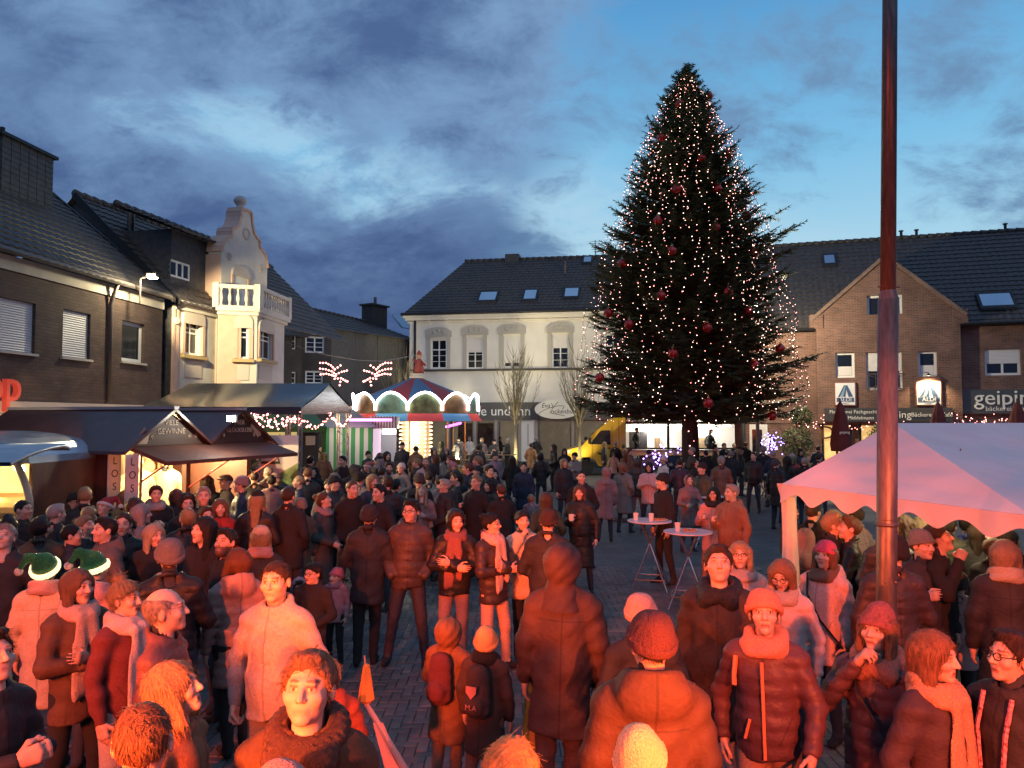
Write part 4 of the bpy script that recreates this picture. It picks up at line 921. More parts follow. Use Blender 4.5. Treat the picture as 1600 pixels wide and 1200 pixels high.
# ================================================================== WHITE PARTY TENT, RIGHT
def party_tent():
    r = empty('party_tent'); tag(r, 'white peaked party tent with scalloped valance, glowing pink from the stage', 'tent')
    m = mat('tent_fabric', (.72, .68, .66), .7, 0, .05, 2, .5, 5)
    mv = mat('tent_valance', (.66, .58, .57), .7, 0, .05, 2, .3, 9)
    ze = 2.0; C1 = on_z(1222, 756, ze); C2 = on_z(1612, 806, ze); A = at(1396, 661, 8.9); Rr = Vector((A.x + 3.6, A.y + .7, A.z)); C3 = Vector((C2.x + 4.4, C2.y - .2, ze)); C4 = Vector((Rr.x + .2, 10.6, ze)); C1b = Vector((C1.x + 1.1, C1.y + 1.7, ze))
    def sheet(pts, n, sag):
        V, Fc = [], []; a, b, c = [Vector(p) for p in pts]; 
        for i in range(n + 1):
            for j in range(n + 1 - i):
                u, v = i / n, j / n; p = a * (1 - u - v) + b * u + c * v; p.z -= sag * 27 * u * v * (1 - u - v); e_ = min(u, v, 1 - u - v); w_ = min(1, e_ * 6); p.z += w_ * (.010 * math.sin(14 * u - 9 * v + 3 * math.sin(5 * v)) + .006 * math.sin(31 * v + 8 * u)); V.append(p)
        def ix(i, j): return i * (n + 1) - i * (i - 1) // 2 + j
        for i in range(n):
            for j in range(n - i):
                Fc.append((ix(i, j), ix(i + 1, j), ix(i, j + 1)))
                if j < n - i - 1: Fc.append((ix(i + 1, j), ix(i + 1, j + 1), ix(i, j + 1)))
        return V, Fc
    for nm, tri in (('roof_panel', (C1, C2, A)), ('roof_panel', (A, C2, Rr)), ('roof_panel', (C2, C3, Rr)), ('roof_panel', (A, C1b, C1)), ('roof_panel', (A, Rr, C1b)), ('roof_panel', (Rr, C4, C1b))):
        V, Fc = sheet(tri, 26, .035); new_obj(nm, V, Fc, m, r, True)
    for (a, c) in ((C1, C2), (C2, C3)):
        V, Fc = [], []; n = int((c - a).length / .04); d = (c - a).normalized(); nn = Vector((d.y, -d.x, 0)); L = (c - a).length
        for k in range(n + 1):
            s = L * k / n; drop = .16 + .055 * math.cos(2 * math.pi * s / .55); p = a + d * s; w = .012 * math.sin(s * 14)
            V += [p + nn * .012 + Vector((0, 0, .0)), p + nn * (.02 + w * .5) - Vector((0, 0, .08)), p + nn * (.03 + w) - Vector((0, 0, drop))]
        for k in range(n):
            for q in range(2): Fc.append((k * 3 + q, k * 3 + 3 + q, k * 3 + 4 + q, k * 3 + 1 + q))
        new_obj('valance', V, Fc, mv, r, True)
    b = MB()
    for (a, c) in ((C1, C2), (C1, A), (C2, A), (A, Rr), (C1, C1b)): b.tube([a - Vector((0, 0, .06)), c - Vector((0, 0, .06))], .014, 6)
    for c in (C1b, C4, C3): b.tube([c, Vector((c.x, c.y, 0))], .02, 6)
    b.build('frame', M_zinc, r)
    # gathered corner curtain at the near leg
    V, Fc = [], []; n = 20
    for i in range(13):
        z = ze * (1 - i / 12); 
        for k in range(n): a = 2 * math.pi * k / n; rr = .085 + .018 * math.sin(a * 5 + i * .3) + (.04 if i == 0 else 0) - .012 * math.sin(i * .6); V.append((C1.x + .09 + rr * math.cos(a), C1.y + .03 + rr * .6 * math.sin(a), z))
    for i in range(12):
        for k in range(n): Fc.append((i * n + k, i * n + (k + 1) % n, (i + 1) * n + (k + 1) % n, (i + 1) * n + k))
    new_obj('corner_curtain', V, Fc, mv, r, True)
    b = MB(); b.tube([C2, Vector((C2.x, C2.y, 0))], .03, 8); b.build('leg', M_zinc, r)
    # inside: counter with glasses and candles
    ct = empty('bar_counter', (0, 0, 0)); tag(ct, 'long wooden bar counter under the white tent with drinks on it', 'counter')
    a = on_z(1330, 882, 1.05); c = on_z(1600, 905, 1.05); b = MB(); d = (c - a).normalized(); b.bar(Vector((a.x, a.y, 1.03)), Vector((c.x + .6, c.y - .2, 1.03)), .5, .045); b.build('top', mat('wood_counter', (.28, .16, .09), .6, 0, .3, 6, stretch=(1, 8, 1)), ct)
    b = MB()
    for t in (.05, .5, .95): p = a.lerp(c, t); b.bar((p.x, p.y, 0), (p.x, p.y, 1.0), .06)
    b.build('leg', M_black, ct)
    mg = mat('clear_glass', (.75, .72, .65), .08, 0, spec=.8, alpha=.35)
    for i, (px, py) in enumerate(((1512, 862), (1520, 866), (1527, 860), (1534, 868), (1541, 858), (1364, 842), (1352, 848))):
        p = on_z(px, py + 20, 1.055); b = MB(); b.lathe([(.0001, 0), (.03, 0), (.036, .15), (.033, .15), (.028, .01)], 10); o = b.build('drinking_glass', mg, None, Matrix.Translation(p), smooth=True); tag(o, 'empty drinking glass standing on the tent bar counter', 'glass', 'glasses on the tent bar')
    p = on_z(1501, 872, 1.055); cd = empty('candle_glass', p); tag(cd, 'glowing candle in a glass on the tent bar counter', 'candle'); b = MB(); b.lathe([(.0001, 0), (.04, 0), (.042, .12), (.039, .12)], 10); b.build('glass', mg, cd); b = MB(); b.lathe([(.0001, .01), (.03, .01), (.03, .05), (.012, .055), (.0001, .09)], 8); b.build('flame', mat('candle_flame', (1, .7, .3), .5, emit=(1, .5, .12), estr=10), cd)
    lamp_light('candle_light', p + Vector((0, 0, .16)), (1, .55, .18), 3.0, .03)
    tl = empty('tent_lamp', (4.6, 7.9, 2.15)); tag(tl, 'warm hanging bulb inside the white party tent', 'lamp'); b = MB(); b.lathe([(.0001, -.06), (.04, -.03), (.03, .04), (.015, .07)], 10); b.build('bulb', mat('lamp_warm2', (1, 1, 1), .5, emit=(1, .75, .4), estr=12), tl); b = MB(); b.tube([(0, 0, .07), (0, 0, .3)], .006, 4); b.build('cable', M_black, tl)
    lamp_light('tent_bulb', (4.6, 7.85, 2.05), (1, .74, .40), 55, .06)
party_tent()
# closed parasols
for i, (px, yt, yb, Y, lab) in enumerate(((1313, 627, 705, 27, 'closed dark red parasol standing by the tent corner'), (1466, 628, 690, 27, 'closed dark red parasol poking above the tent ridge'), (1590, 627, 690, 26, 'closed dark red parasol at the far right above the tent'))):
    p = at(px, 655, Y); zt = at(px, yt, Y).z; zb = at(px, yb, Y).z; r = empty('closed_parasol', (p.x, p.y, 0)); tag(r, lab, 'parasol', 'closed parasols')
    b = MB(); n = 18; V, Fc = [], []
    for q, (t, rr) in enumerate(((0, .02), (.08, .10), (.3, .19), (.6, .28), (.85, .33), (1, .30))):
        for k in range(n): a = 2 * math.pi * k / n; w = rr * (1 + .16 * math.cos(a * 6)); V.append((w * math.cos(a), w * math.sin(a), zt + (zb - zt) * t))
    for q in range(5):
        for k in range(n): Fc.append((q * n + k, q * n + (k + 1) % n, (q + 1) * n + (k + 1) % n, (q + 1) * n + k))
    new_obj('canopy', V, Fc, mat('parasol_red', (.16, .03, .022), .8, 0, .15, 5), r, True); b.tube([(0, 0, 0), (0, 0, zt + .1)], .03, 8); b.build('pole', M_zinc, r)
    text('geiping', 'lettering', face_m(0, -.335, zt + (zb - zt) * .62), .13, MATS['letter_cream'], r)
# ================================================================== STRINGS OF LIGHTS
def light_string(lab, pts, n, sag, seed, m=None, jitter=.05, wires=True, size=(.016, .03), rows=1, drop=.0):
    rs = np.random.default_rng(seed); P_, W = [], MB()
    for row in range(rows):
        for i in range(len(pts) - 1):
            a, c = Vector(pts[i]), Vector(pts[i + 1]); k = max(2, int(n * (c - a).length)); pl = []
            for q in range(k + 1):
                t = q / k; p = a.lerp(c, t); p.z -= sag * 4 * t * (1 - t) + row * drop; pl.append(p.copy()); P_.append((p.x + rs.normal(0, jitter * .4), p.y + rs.normal(0, jitter), p.z + rs.normal(0, jitter) - .02))
            if wires and row == 0: W.tube(pl[::3] + [pl[-1]], .008, 3, cap=False)
    r = empty('light_string'); tag(r, lab, 'fairy lights'); V, Fc = bulb_mesh(P_, rs.uniform(*size, len(P_))); o = fast_mesh('bulbs', V, Fc, m or M_bulb, r); o['kind'] = 'stuff'
    if wires: W.build('wire', M_wire, r)
    return r
def fe(px, py, off): u, z = FE.uz(px, py, off); return FE.world(u, -off, z)
light_string('pink-white fairy lights along the brick building beside the fir tree', [fe(1235, 655, .9), fe(1262, 663, .9), fe(1288, 650, .9)], 18, .15, 1, M_bulb2, .13)
light_string('fairy lights along the fascia between the two square signs', [fe(1330, 668, .8), fe(1372, 662, .8), fe(1410, 662, .8)], 10, .1, 2, M_bulb2, .1)
light_string('fairy lights under the large grey shop sign above the tent', [fe(1488, 652, .8), fe(1540, 656, .8), fe(1600, 650, .8)], 16, .08, 4, M_bulb2, .12)
# ================================================================== HANGING STAR DECORATIONS
def hanging_stars():
    Y = 31.0; r = empty('overhead_wire'); tag(r, 'thin wire spanning the side street above the light stars', 'wire'); a, m_, c = at(447, 535, Y), at(560, 563, Y), at(650, 555, Y + 6); b = MB(); pts = [a, at(500, 553, Y), m_, at(600, 564, Y + 2), c]; b.tube(pts, .012, 4); b.build('cable', mat('cable_grey', (.2, .2, .2), .5), r)
    for flip, cx, cy, lab in ((1, 521, 580, 'string-light comet decoration hanging nearer the ornate house'), (-1, 590, 580, 'string-light comet decoration hanging nearer the white house')):
        P_ = []; fr = MB(); r = empty('light_comet', at(cx, cy, Y)); tag(r, lab, 'light decoration', 'hanging light comets'); s = Y / F
        for line in (((-21, -13), (-12, -13), (-4, -9), (2, -3)), ((-21, -4), (-12, -3), (-3, 0), (4, 5)), ((-20, 5), (-11, 4), (-3, 6), (3, 8)), ((2, -3), (11, -9)), ((4, 5), (13, 1), (21, -1)), ((2, 12), (12, 11), (19, 15), (22, 16)), ((10, 22), (12, 11))):
            for i in range(len(line) - 1):
                a, c = line[i], line[i + 1]; k = 2
                for q in range(k): t = q / k; P_.append((flip * (a[0] + (c[0] - a[0]) * t) * s, 0, -(a[1] + (c[1] - a[1]) * t) * s))
                fr.tube([(flip * a[0] * s, .02, -a[1] * s), (flip * c[0] * s, .02, -c[1] * s)], .01, 3)
            P_.append((flip * line[-1][0] * s, 0, -line[-1][1] * s))
        V, Fc = bulb_mesh(P_, [.042] * len(P_)); o = fast_mesh('bulbs', V, Fc, M_bulb2, r); o['kind'] = 'stuff'; fr.build('frame', M_zinc, r); b = MB(); b.tube([(0, 0, .1), (0, 0, .75)], .006, 3); b.build('hanger', M_wire, r)
hanging_stars()
# ================================================================== MARKET STALLS
M_hut = mat('hut_brown', (.105, .042, .030), .6, 0, .18, 3, .15, 20, stretch=(1, 1, .2))
M_hutroof = mat('hut_roof', (.075, .030, .028), .28, 0, .25, 4)
M_warm = mat('stall_glow', (.85, .62, .35), .8, emit=(1, .55, .20), estr=.55)
def prize_hut():
    cl = Vector((-6.30, 12.0)); cr = Vector((-5.15, 15.1)); FH = Frame(cl, cr); r = empty('raffle_hut', matrix=FH.M); tag(r, 'brown wooden raffle hut with two lettered gables and warm lit counter', 'market stall')
    L = FH.len; D = 3.0; ze = 2.33
    # walls as boards
    for k in range(12):
        b = MB(); y0 = D * k / 12; b.box(-.03, .03, y0 + .006, y0 + D / 12 - .006, 0, ze); b.build('board', M_hut, r)
    b = MB(); b.box(0, L, D - .05, D, 0, ze); b.build('rear_wall', M_hut, r)
    b = MB(); b.box(L - .05, L, .02, D - .05, 0, ze); b.build('end_wall', M_hut, r)
    for u in (.06, L * .5, L - .08): b = MB(); b.box(u - .05, u + .05, -.05, .05, 0, ze); b.build('post', M_hut, r)
    b = MB(); b.box(.1, L - .1, -.02, .05, 0, 1.0); b.build('counter_front', M_hut, r)
    b = MB(); b.box(0, L, -.25, .35, 1.0, 1.05); b.build('counter', mat('wood_counter', (.28, .16, .09), .6), r)
    b = MB(); b.box(.08, L - .06, D - .4, D - .36, 1.05, ze - .05); b.build('lit_back_panel', M_warm, r)
    # roofs with two cross gables
    za = 2.88; hwid = L / 4
    for k in range(2):
        u0, u1 = L * k / 2, L * (k + 1) / 2; um = (u0 + u1) / 2; o0 = .18 if k == 0 else 0; o1 = .18 if k else 0
        for (a, c) in (((u0 - o0, ze - .02 - (.1 if k == 0 else 0)), (um, za)), ((um, za), (u1 + o1, ze - .02 - (.1 if k else 0)))):
            b = MB(); b.hexa([(a[0], -.55, a[1]), (c[0], -.55, c[1]), (c[0], D + .3, c[1]), (a[0], D + .3, a[1]), (a[0], -.55, a[1] + .05), (c[0], -.55, c[1] + .05), (c[0], D + .3, c[1] + .05), (a[0], D + .3, a[1] + .05)]); b.build('roof_panel', M_hutroof, r)
        b = MB(); b.poly([(u0 + .0, ze), (u1, ze), (um, za - .02)], -.45, -.40); b.build('gable_board', mat('gable_dark', (.045, .024, .018), .6), r)
        b = MB(); b.bar((um, -.56, za + .06), (um, D + .3, za + .06), .1, .05); b.build('ridge_strip', mat('pale_trim', (.35, .33, .36), .4), r)
        ml = mat('hut_letters', (.40, .34, .26), .6)
        t1, t2 = (('VIELE', 'GEWINNE'), ('HIER', 'GLÜCKSLOSE'))[k]
        text(t1, 'lettering', face_m(um, -.455, ze + .36), .125, ml, r); text(t2, 'lettering', face_m(um, -.455, ze + .22), .13 if k == 0 else .115, ml, r)
        b = MB()
        for sx in (-.42, .40, .55):
            for q in range(3): a_ = math.pi * q / 3; b.bar((um + sx - .045 * math.cos(a_), -.458, ze + .14 - .045 * math.sin(a_)), (um + sx + .045 * math.cos(a_), -.458, ze + .14 + .045 * math.sin(a_)), .012, .006)
        b.build('snowflake', ml, r)
        b = MB(); b.poly([(um - .75, ze + .03), (um - .5, ze + .03), (um - .42, ze + .28), (um - .5, ze + .22), (um - .56, ze + .3)] if k == 0 else [(um + .3, ze + .3), (um + .42, ze + .42), (um + .6, ze + .12), (um + .5, ze + .08)], -.452, -.458); b.build('pine_motif', ml, r)
    b = MB(); b.hexa([(.02, -1.15, ze - .28), (L - .02, -1.15, ze - .28), (L - .02, -.42, ze - .06), (.02, -.42, ze - .06), (.02, -1.15, ze - .22), (L - .02, -1.15, ze - .22), (L - .02, -.42, ze - .0), (.02, -.42, ze - .0)]); b.build('awning_flap', M_hut, r)
    for u in (.25, L * .5, L - .3): b = MB(); b.tube([(u, -1.0, ze - .24), (u, -.05, 1.55)], .014, 6); b.build('stay_bar', mat('red_strut', (.4, .04, .03), .5), r)
    # price boards
    for (u, y, lab) in ((-.12, -.62, 0), (.05, -.08, 1)):
        b = MB(); b.box(u - .12, u + .12, y - .02, y, 1.27, 2.22); s = b.build('price_board', mat('board_white', (.66, .60, .54), .6), r)
        for q, ch in enumerate('LOS'): text(ch, 'lettering', face_m(u, y - .023, 2.10 - q * .2), .17, mat('ink_black', (.02, .02, .02), .6), s, extrude=.001)
        text('50', 'lettering', face_m(u, y - .023, 1.50), .14, MATS['ink_black'], s, extrude=.001); text('Cent', 'lettering', face_m(u, y - .023, 1.38), .085, MATS['ink_black'], s, extrude=.001)
    b = MB(); b.tube([(.05, -.63, 0), (.05, -.63, 2.2)], .02, 6); b.build('sign_post', M_zinc, r)
    # prizes
    rs = random.Random(4)
    plush = [(.45, .33, .20), (.55, .45, .30), (.5, .12, .1), (.2, .3, .45), (.6, .5, .15), (.3, .45, .2)]
    for k in range(22):
        u = rs.uniform(.2, L - .3); z = rs.choice((1.05, 1.35, 1.65, 1.9)); s = rs.uniform(.09, .17); y = D - .55 - rs.uniform(0, .3); p = FH.world(u, y, z)
        o = empty('plush_toy', p); b = MB(); pr = lambda R_: [(math.sin(math.pi * q / 7) * R_ + .0001, -math.cos(math.pi * q / 7) * R_) for q in range(8)]
        mm = mat('plush_%d' % (k % 6), plush[k % 6], .95); b.lathe(pr(s), 10); b.build('body', mm, o, Matrix.Translation((0, 0, s)), smooth=True); b = MB(); b.lathe(pr(s * .7), 10)
        b.lathe([(x, z_ + .55 * s) for x, z_ in pr(s * .25)], 6, s * .5); b.lathe([(x, z_ + .55 * s) for x, z_ in pr(s * .25)], 6, -s * .5); b.build('head', mm, o, Matrix.Translation((0, 0, s * 2.4)), smooth=True)
        tag(o, 'small plush prize toy displayed inside the brown raffle hut', 'toy', 'plush prizes in the raffle hut')
    for u in (.6, 1.6, 2.7):
        p = FH.world(u, .7, ze - .15); lo = empty('hut_bulb', p); tag(lo, 'bare warm bulb under the raffle hut roof, bay %s' % {.6: 'one', 1.6: 'two', 2.7: 'three'}[u], 'lamp', 'raffle hut bulbs'); b = MB(); b.lathe([(.0001, -.05), (.035, -.02), (.025, .03), (.012, .06)], 8); b.build('glass', mat('lamp_warm', (1, 1, 1), .5, emit=(1, .75, .4), estr=30), lo); b = MB(); b.lathe([(.02, .05), (.02, .12)], 8); b.build('socket', M_black, lo)
        lamp_light('hut_bulb_light', p - Vector((0, 0, .1)), (1, .66, .30), 260, .05)
    q = FH.world(L * .47, -1.05, za - .12); fl = empty('glaring_work_light', q); tag(fl, 'glaring white work light on the raffle hut roof valley', 'lamp'); b = MB(); b.box(-.08, .08, -.03, .06, -.06, .06); b.build('housing', M_black, fl); b = MB(); b.box(-.065, .065, -.045, -.032, -.045, .045); b.build('lens', mat('lamp_white3', (1, 1, 1), .5, emit=(1, .95, .82), estr=70), fl); b = MB(); b.tube([(0, .03, 0), (0, .3, -.2)], .012, 5); b.build('bracket', M_black, fl)
    lamp_light('work_light', q + Vector((.08, -.08, 0)), (1, .9, .72), 60, .06)
prize_hut()
def snack_trailer():
    r = empty('snack_trailer', (-7.95, 10.4, 0)); tag(r, 'rounded silver snack trailer with raised awning and lit serving hatch', 'food trailer')
    ms = mat('trailer_silver', (.50, .53, .58), .25, .7, .08, 3); W = 1.45
    def arc(n, rx, rz): return [(-rx * math.cos(math.pi * k / n), rz * math.sin(math.pi * k / n)) for k in range(n + 1)]
    V, Fc = [], []; n = 14; zs = 2.15
    for y in (.0, 1.9):
        for x, z in arc(n, W, .42): V.append((x, y, zs + z))
    for k in range(n): Fc.append((k, k + 1, n + 2 + k, n + 1 + k))
    Fc.append(tuple(range(n + 1))[::-1]); new_obj('roof', V, Fc, ms, r, False)
    b = MB(); b.box(-W, -W + .05, 0, 1.9, .4, zs); b.box(-W, W, 1.85, 1.9, .4, zs); b.build('body', ms, r)
    b = MB(); b.box(W - .05, W, .06, 1.85, .4, zs); b.build('end_panel', M_hut, r)
    pts = [(W - .18 + .22 * math.sin(t / 10 * math.pi) - .02, -.02, .9 + t * .13) for t in range(11)]; b = MB(); b.tube(pts, .05, 8); b.build('hatch_rim', mat('rim_cream', (.6, .52, .38), .4), r, smooth=True)
    b = MB(); b.box(-W, W, .0, .06, .4, .98); b.build('lower_panel', ms, r); b = MB(); b.box(-W, W + .05, -.28, .3, .98, 1.03); b.build('counter', mat('steel', (.5, .48, .45), .3, .8), r)
    V, Fc = [], []; m_ = 10
    for k in range(m_ + 1):
        t = k / m_; 
        for x in (-W - .2, W + .42): V.append((x, .2 - 1.25 * t, zs + .22 - .12 * t * t * 1.6 + (.05 if k else 0)))
        for x in (-W - .2, W + .42): V.append((x, .2 - 1.25 * t, zs + .17 - .12 * t * t * 1.6 + (.05 if k else 0)))
    for k in range(m_): a = k * 4; Fc += [(a, a + 1, a + 5, a + 4), (a + 2, a + 6, a + 7, a + 3), (a + 1, a + 3, a + 7, a + 5), (a, a + 4, a + 6, a + 2)]
    new_obj('awning', V, Fc, mat('awning_silver', (.42, .48, .55), .3, .4, .1, 6), r, True)
    b = MB(); b.box(-W + .1, W - .1, 1.5, 1.55, 1.0, zs); b.build('lit_back_panel', mat('trailer_glow', (.85, .62, .3), .8, 0, .2, 4, emit=(1, .62, .22), estr=.35), r)
    b = MB(); b.lathe([(.0001, 0), (.26, 0), (.26, .75), (.0001, .75)], 20); b.build('roasting_drum', mat('copper_drum', (.30, .18, .08), .25, .8), r, Matrix.Translation((.45, .55, 1.45)) @ Matrix.Rotation(math.pi / 2, 4, 'Y'), smooth=False)
    for k, u in enumerate((.15, .85, 1.05)): b = MB(); b.box(u, u + .2, -.12, -.09, 1.05, 1.3); b.build('menu_card', mat('board_white', (.66, .60, .54), .6), r)
    for k, u in enumerate((-.2, .5, 1.15)):
        p = Vector((-7.95 + u, 10.7, zs - .08)); lo = empty('trailer_bulb', p); tag(lo, 'warm bulb under the silver trailer awning, %s along' % ('first', 'second', 'third')[k], 'lamp', 'trailer bulbs'); b = MB(); b.lathe([(.0001, -.06), (.045, -.03), (.03, .04)], 8); b.build('glass', MATS['lamp_warm'], lo); b = MB(); b.lathe([(.02, .03), (.02, .1)], 8); b.build('socket', M_black, lo)
        lamp_light('trailer_bulb_light', p - Vector((0, .1, .1)), (1, .70, .32), 75, .05)
    rs = random.Random(5)
    b = MB()
    for k in range(5): b.box(-.4 + k * .25, -.25 + k * .25, 1.3, 1.45, 1.05, 1.05 + rs.uniform(.15, .4))
    b.build('jars', mat('jar_amber', (.4, .2, .06), .3), r)
snack_trailer()
def truss_tent():
    r = empty('truss_canopy'); tag(r, 'black gabled stage canopy on silver truss legs strung with pink lights', 'canopy')
    m = mat('black_tarp', (.030, .030, .034), .22, 0, .25, 3, .15, 6); Y0, Y1, x0, x1 = 18.0, 23.6, -8.75, -4.9; Ym = (Y0 + Y1) / 2
    ze0 = at(470, 637, Y0).z; zr = at(515, 599, Ym).z; x1 = at(470, 637, Y0).x; x1b = at(555, 632, Y1).x
    V, Fc = [], []; n = 8
    for (ya, za, yb, zb) in ((Y0, ze0, Ym, zr), (Y1, ze0 + .1, Ym, zr)):
        base = len(V)
        for i in range(n + 1):
            for k in range(13):
                t = i / n; u = k / 12; V.append((x0 + (x1 - x0) * u + .03 * math.sin(k * 1.7), ya + (yb - ya) * t, za + (zb - za) * t - .10 * math.sin(math.pi * t) * (1 if k % 4 else .4)))
        for i in range(n):
            for k in range(12): a = base + i * 13 + k; Fc.append((a, a + 1, a + 14, a + 13))
    new_obj('roof_sheet', V, Fc, m, r, True)
    b = MB(); b.quad((x1, Y0, ze0), (x1, Y1, ze0 + .1), (x1, Ym, zr - .02)); b.build('gable_sheet', m, r)
    b = MB(); b.quad((x0, Y0 - .01, ze0 + .02), (x1, Y0 - .01, ze0 + .02), (x1, Y0 - .02, ze0 - .16), (x0, Y0 - .02, ze0 - .16)); b.quad((x1 + .01, Y0, ze0 + .02), (x1 + .01, Y1, ze0 + .1), (x1 + .01, Y1, ze0 - .08), (x1 + .01, Y0, ze0 - .16)); b.build('valance', m, r)
    ma = mat('aluminium', (.42, .40, .37), .35, .8)
    for (x, y) in ((x1 - .2, Y0 + .2), (x1 - .2, Y1 - .2), (x0 + .2, Y0 + .2)):
        b = MB()
        for dx in (-.14, .14):
            for dy in (-.14, .14): b.tube([(x + dx, y + dy, 0), (x + dx, y + dy, ze0)], .024, 6)
        for k in range(11):
            z = k * .27; s = 1 if k % 2 else -1; b.tube([(x - .14 * s, y - .14, z), (x + .14 * s, y - .14, z + .27)], .01, 4); b.tube([(x + .14, y - .14 * s, z), (x + .14, y + .14 * s, z + .27)], .01, 4)
        b.build('truss_leg', ma, r)
    P = [Vector((x0, Y0 - .1, ze0 - .22)), Vector((-7.2, Y0 - .1, ze0 - .16)), Vector((-6.0, Y0 - .1, ze0 - .16)), Vector((x1, Y0 - .1, ze0 - .2))]
    light_string('dense pink fairy lights along the front edge of the black canopy', P, 20, .08, 21, M_bulb2, .07, rows=3, drop=.06)
    light_string('fairy lights swagged inside the black canopy gable', [Vector((x1, Y0, ze0 - .2)), Vector((x1 + .05, Ym, ze0 - .1)), Vector((x1, Y1, ze0 - .1))], 9, .32, 22, M_bulb2, .03)
    lamp_light('canopy_light', (-6.2, 20.5, 2.7), (1, .72, .45), 150, .15)
    # flat pink strip lamps behind
    for k, (xa, xb, y, Y) in enumerate(((398, 412, 658, 25), (545, 612, 656, 27.5))):
        a, c = at(xa, y, Y), at(xb, y, Y); o = empty('pink_strip_light', a); tag(o, ('short' if k == 0 else 'long') + ' glowing pink strip light ' + ('over the green stall' if k == 0 else 'beside the carousel'), 'strip light'); b = MB(); b.tube([(0, 0, 0), c - a], .05, 8); b.build('tube', mat('pink_glow', (1, .3, .8), .5, emit=(1, .14, .55), estr=5), o); b = MB(); b.bar((0, .06, .05), (c - a) + Vector((0, .06, .05)), .06); b.build('housing', M_black, o)
truss_tent()
def roll_up_banner():
    p = on_z(440, 800, 0); Y = 15.5; p = at(437, 655, Y); r = empty('roll_up_banner', (p.x, Y, 0), R(-6)); tag(r, 'white, green and purple roll-up advertising banner before the truss leg', 'banner')
    zt = at(437, 680, Y).z; w = .40
    b = MB(); b.box(-w, w, -.008, 0, .1, zt - 1.0); b.build('lower_panel', mat('banner_purple', (.075, .065, .26), .5), r)
    b = MB(); b.poly([(-w, zt - 1.0), (w, zt - .55), (w, zt), (-w, zt)], 0, -.006); b.build('upper_panel', mat('banner_white', (.6, .6, .6), .5), r)
    b = MB(); b.poly([(-w, zt - 1.0), (w, zt - 1.0), (w, zt - .55)], 0, -.007); b.build('green_panel', mat('banner_green', (.16, .28, .10), .5), r)
    pts = [(-.2 + .2 * math.cos(t), -.012, zt - .52 + .13 * math.sin(t)) for t in [math.pi * k / 10 for k in range(11)]]; b = MB(); b.tube(pts, .014, 5); b.bar((-.4 + .03, -.012, zt - .55), (.02, -.012, zt - .55), .02, .05); b.build('emblem', mat('ink_black', (.02, .02, .02), .6), r)
    b = MB()
    for k in range(9):
        z = zt - 1.05 - k * .09; ww = .26 if k not in (1,) else .05; b.box(-ww, ww * .9, -.014, -.009, z, z + .035)
    b.build('print_lines', mat('banner_print', (.45, .45, .6), .5), r)
    b = MB(); b.box(-w - .03, w + .03, -.1, .1, 0, .09); b.build('base', M_zinc, r); b = MB(); b.tube([(0, .02, .05), (0, .02, zt + .02)], .012, 5); b.build('pole', M_zinc, r)
roll_up_banner()
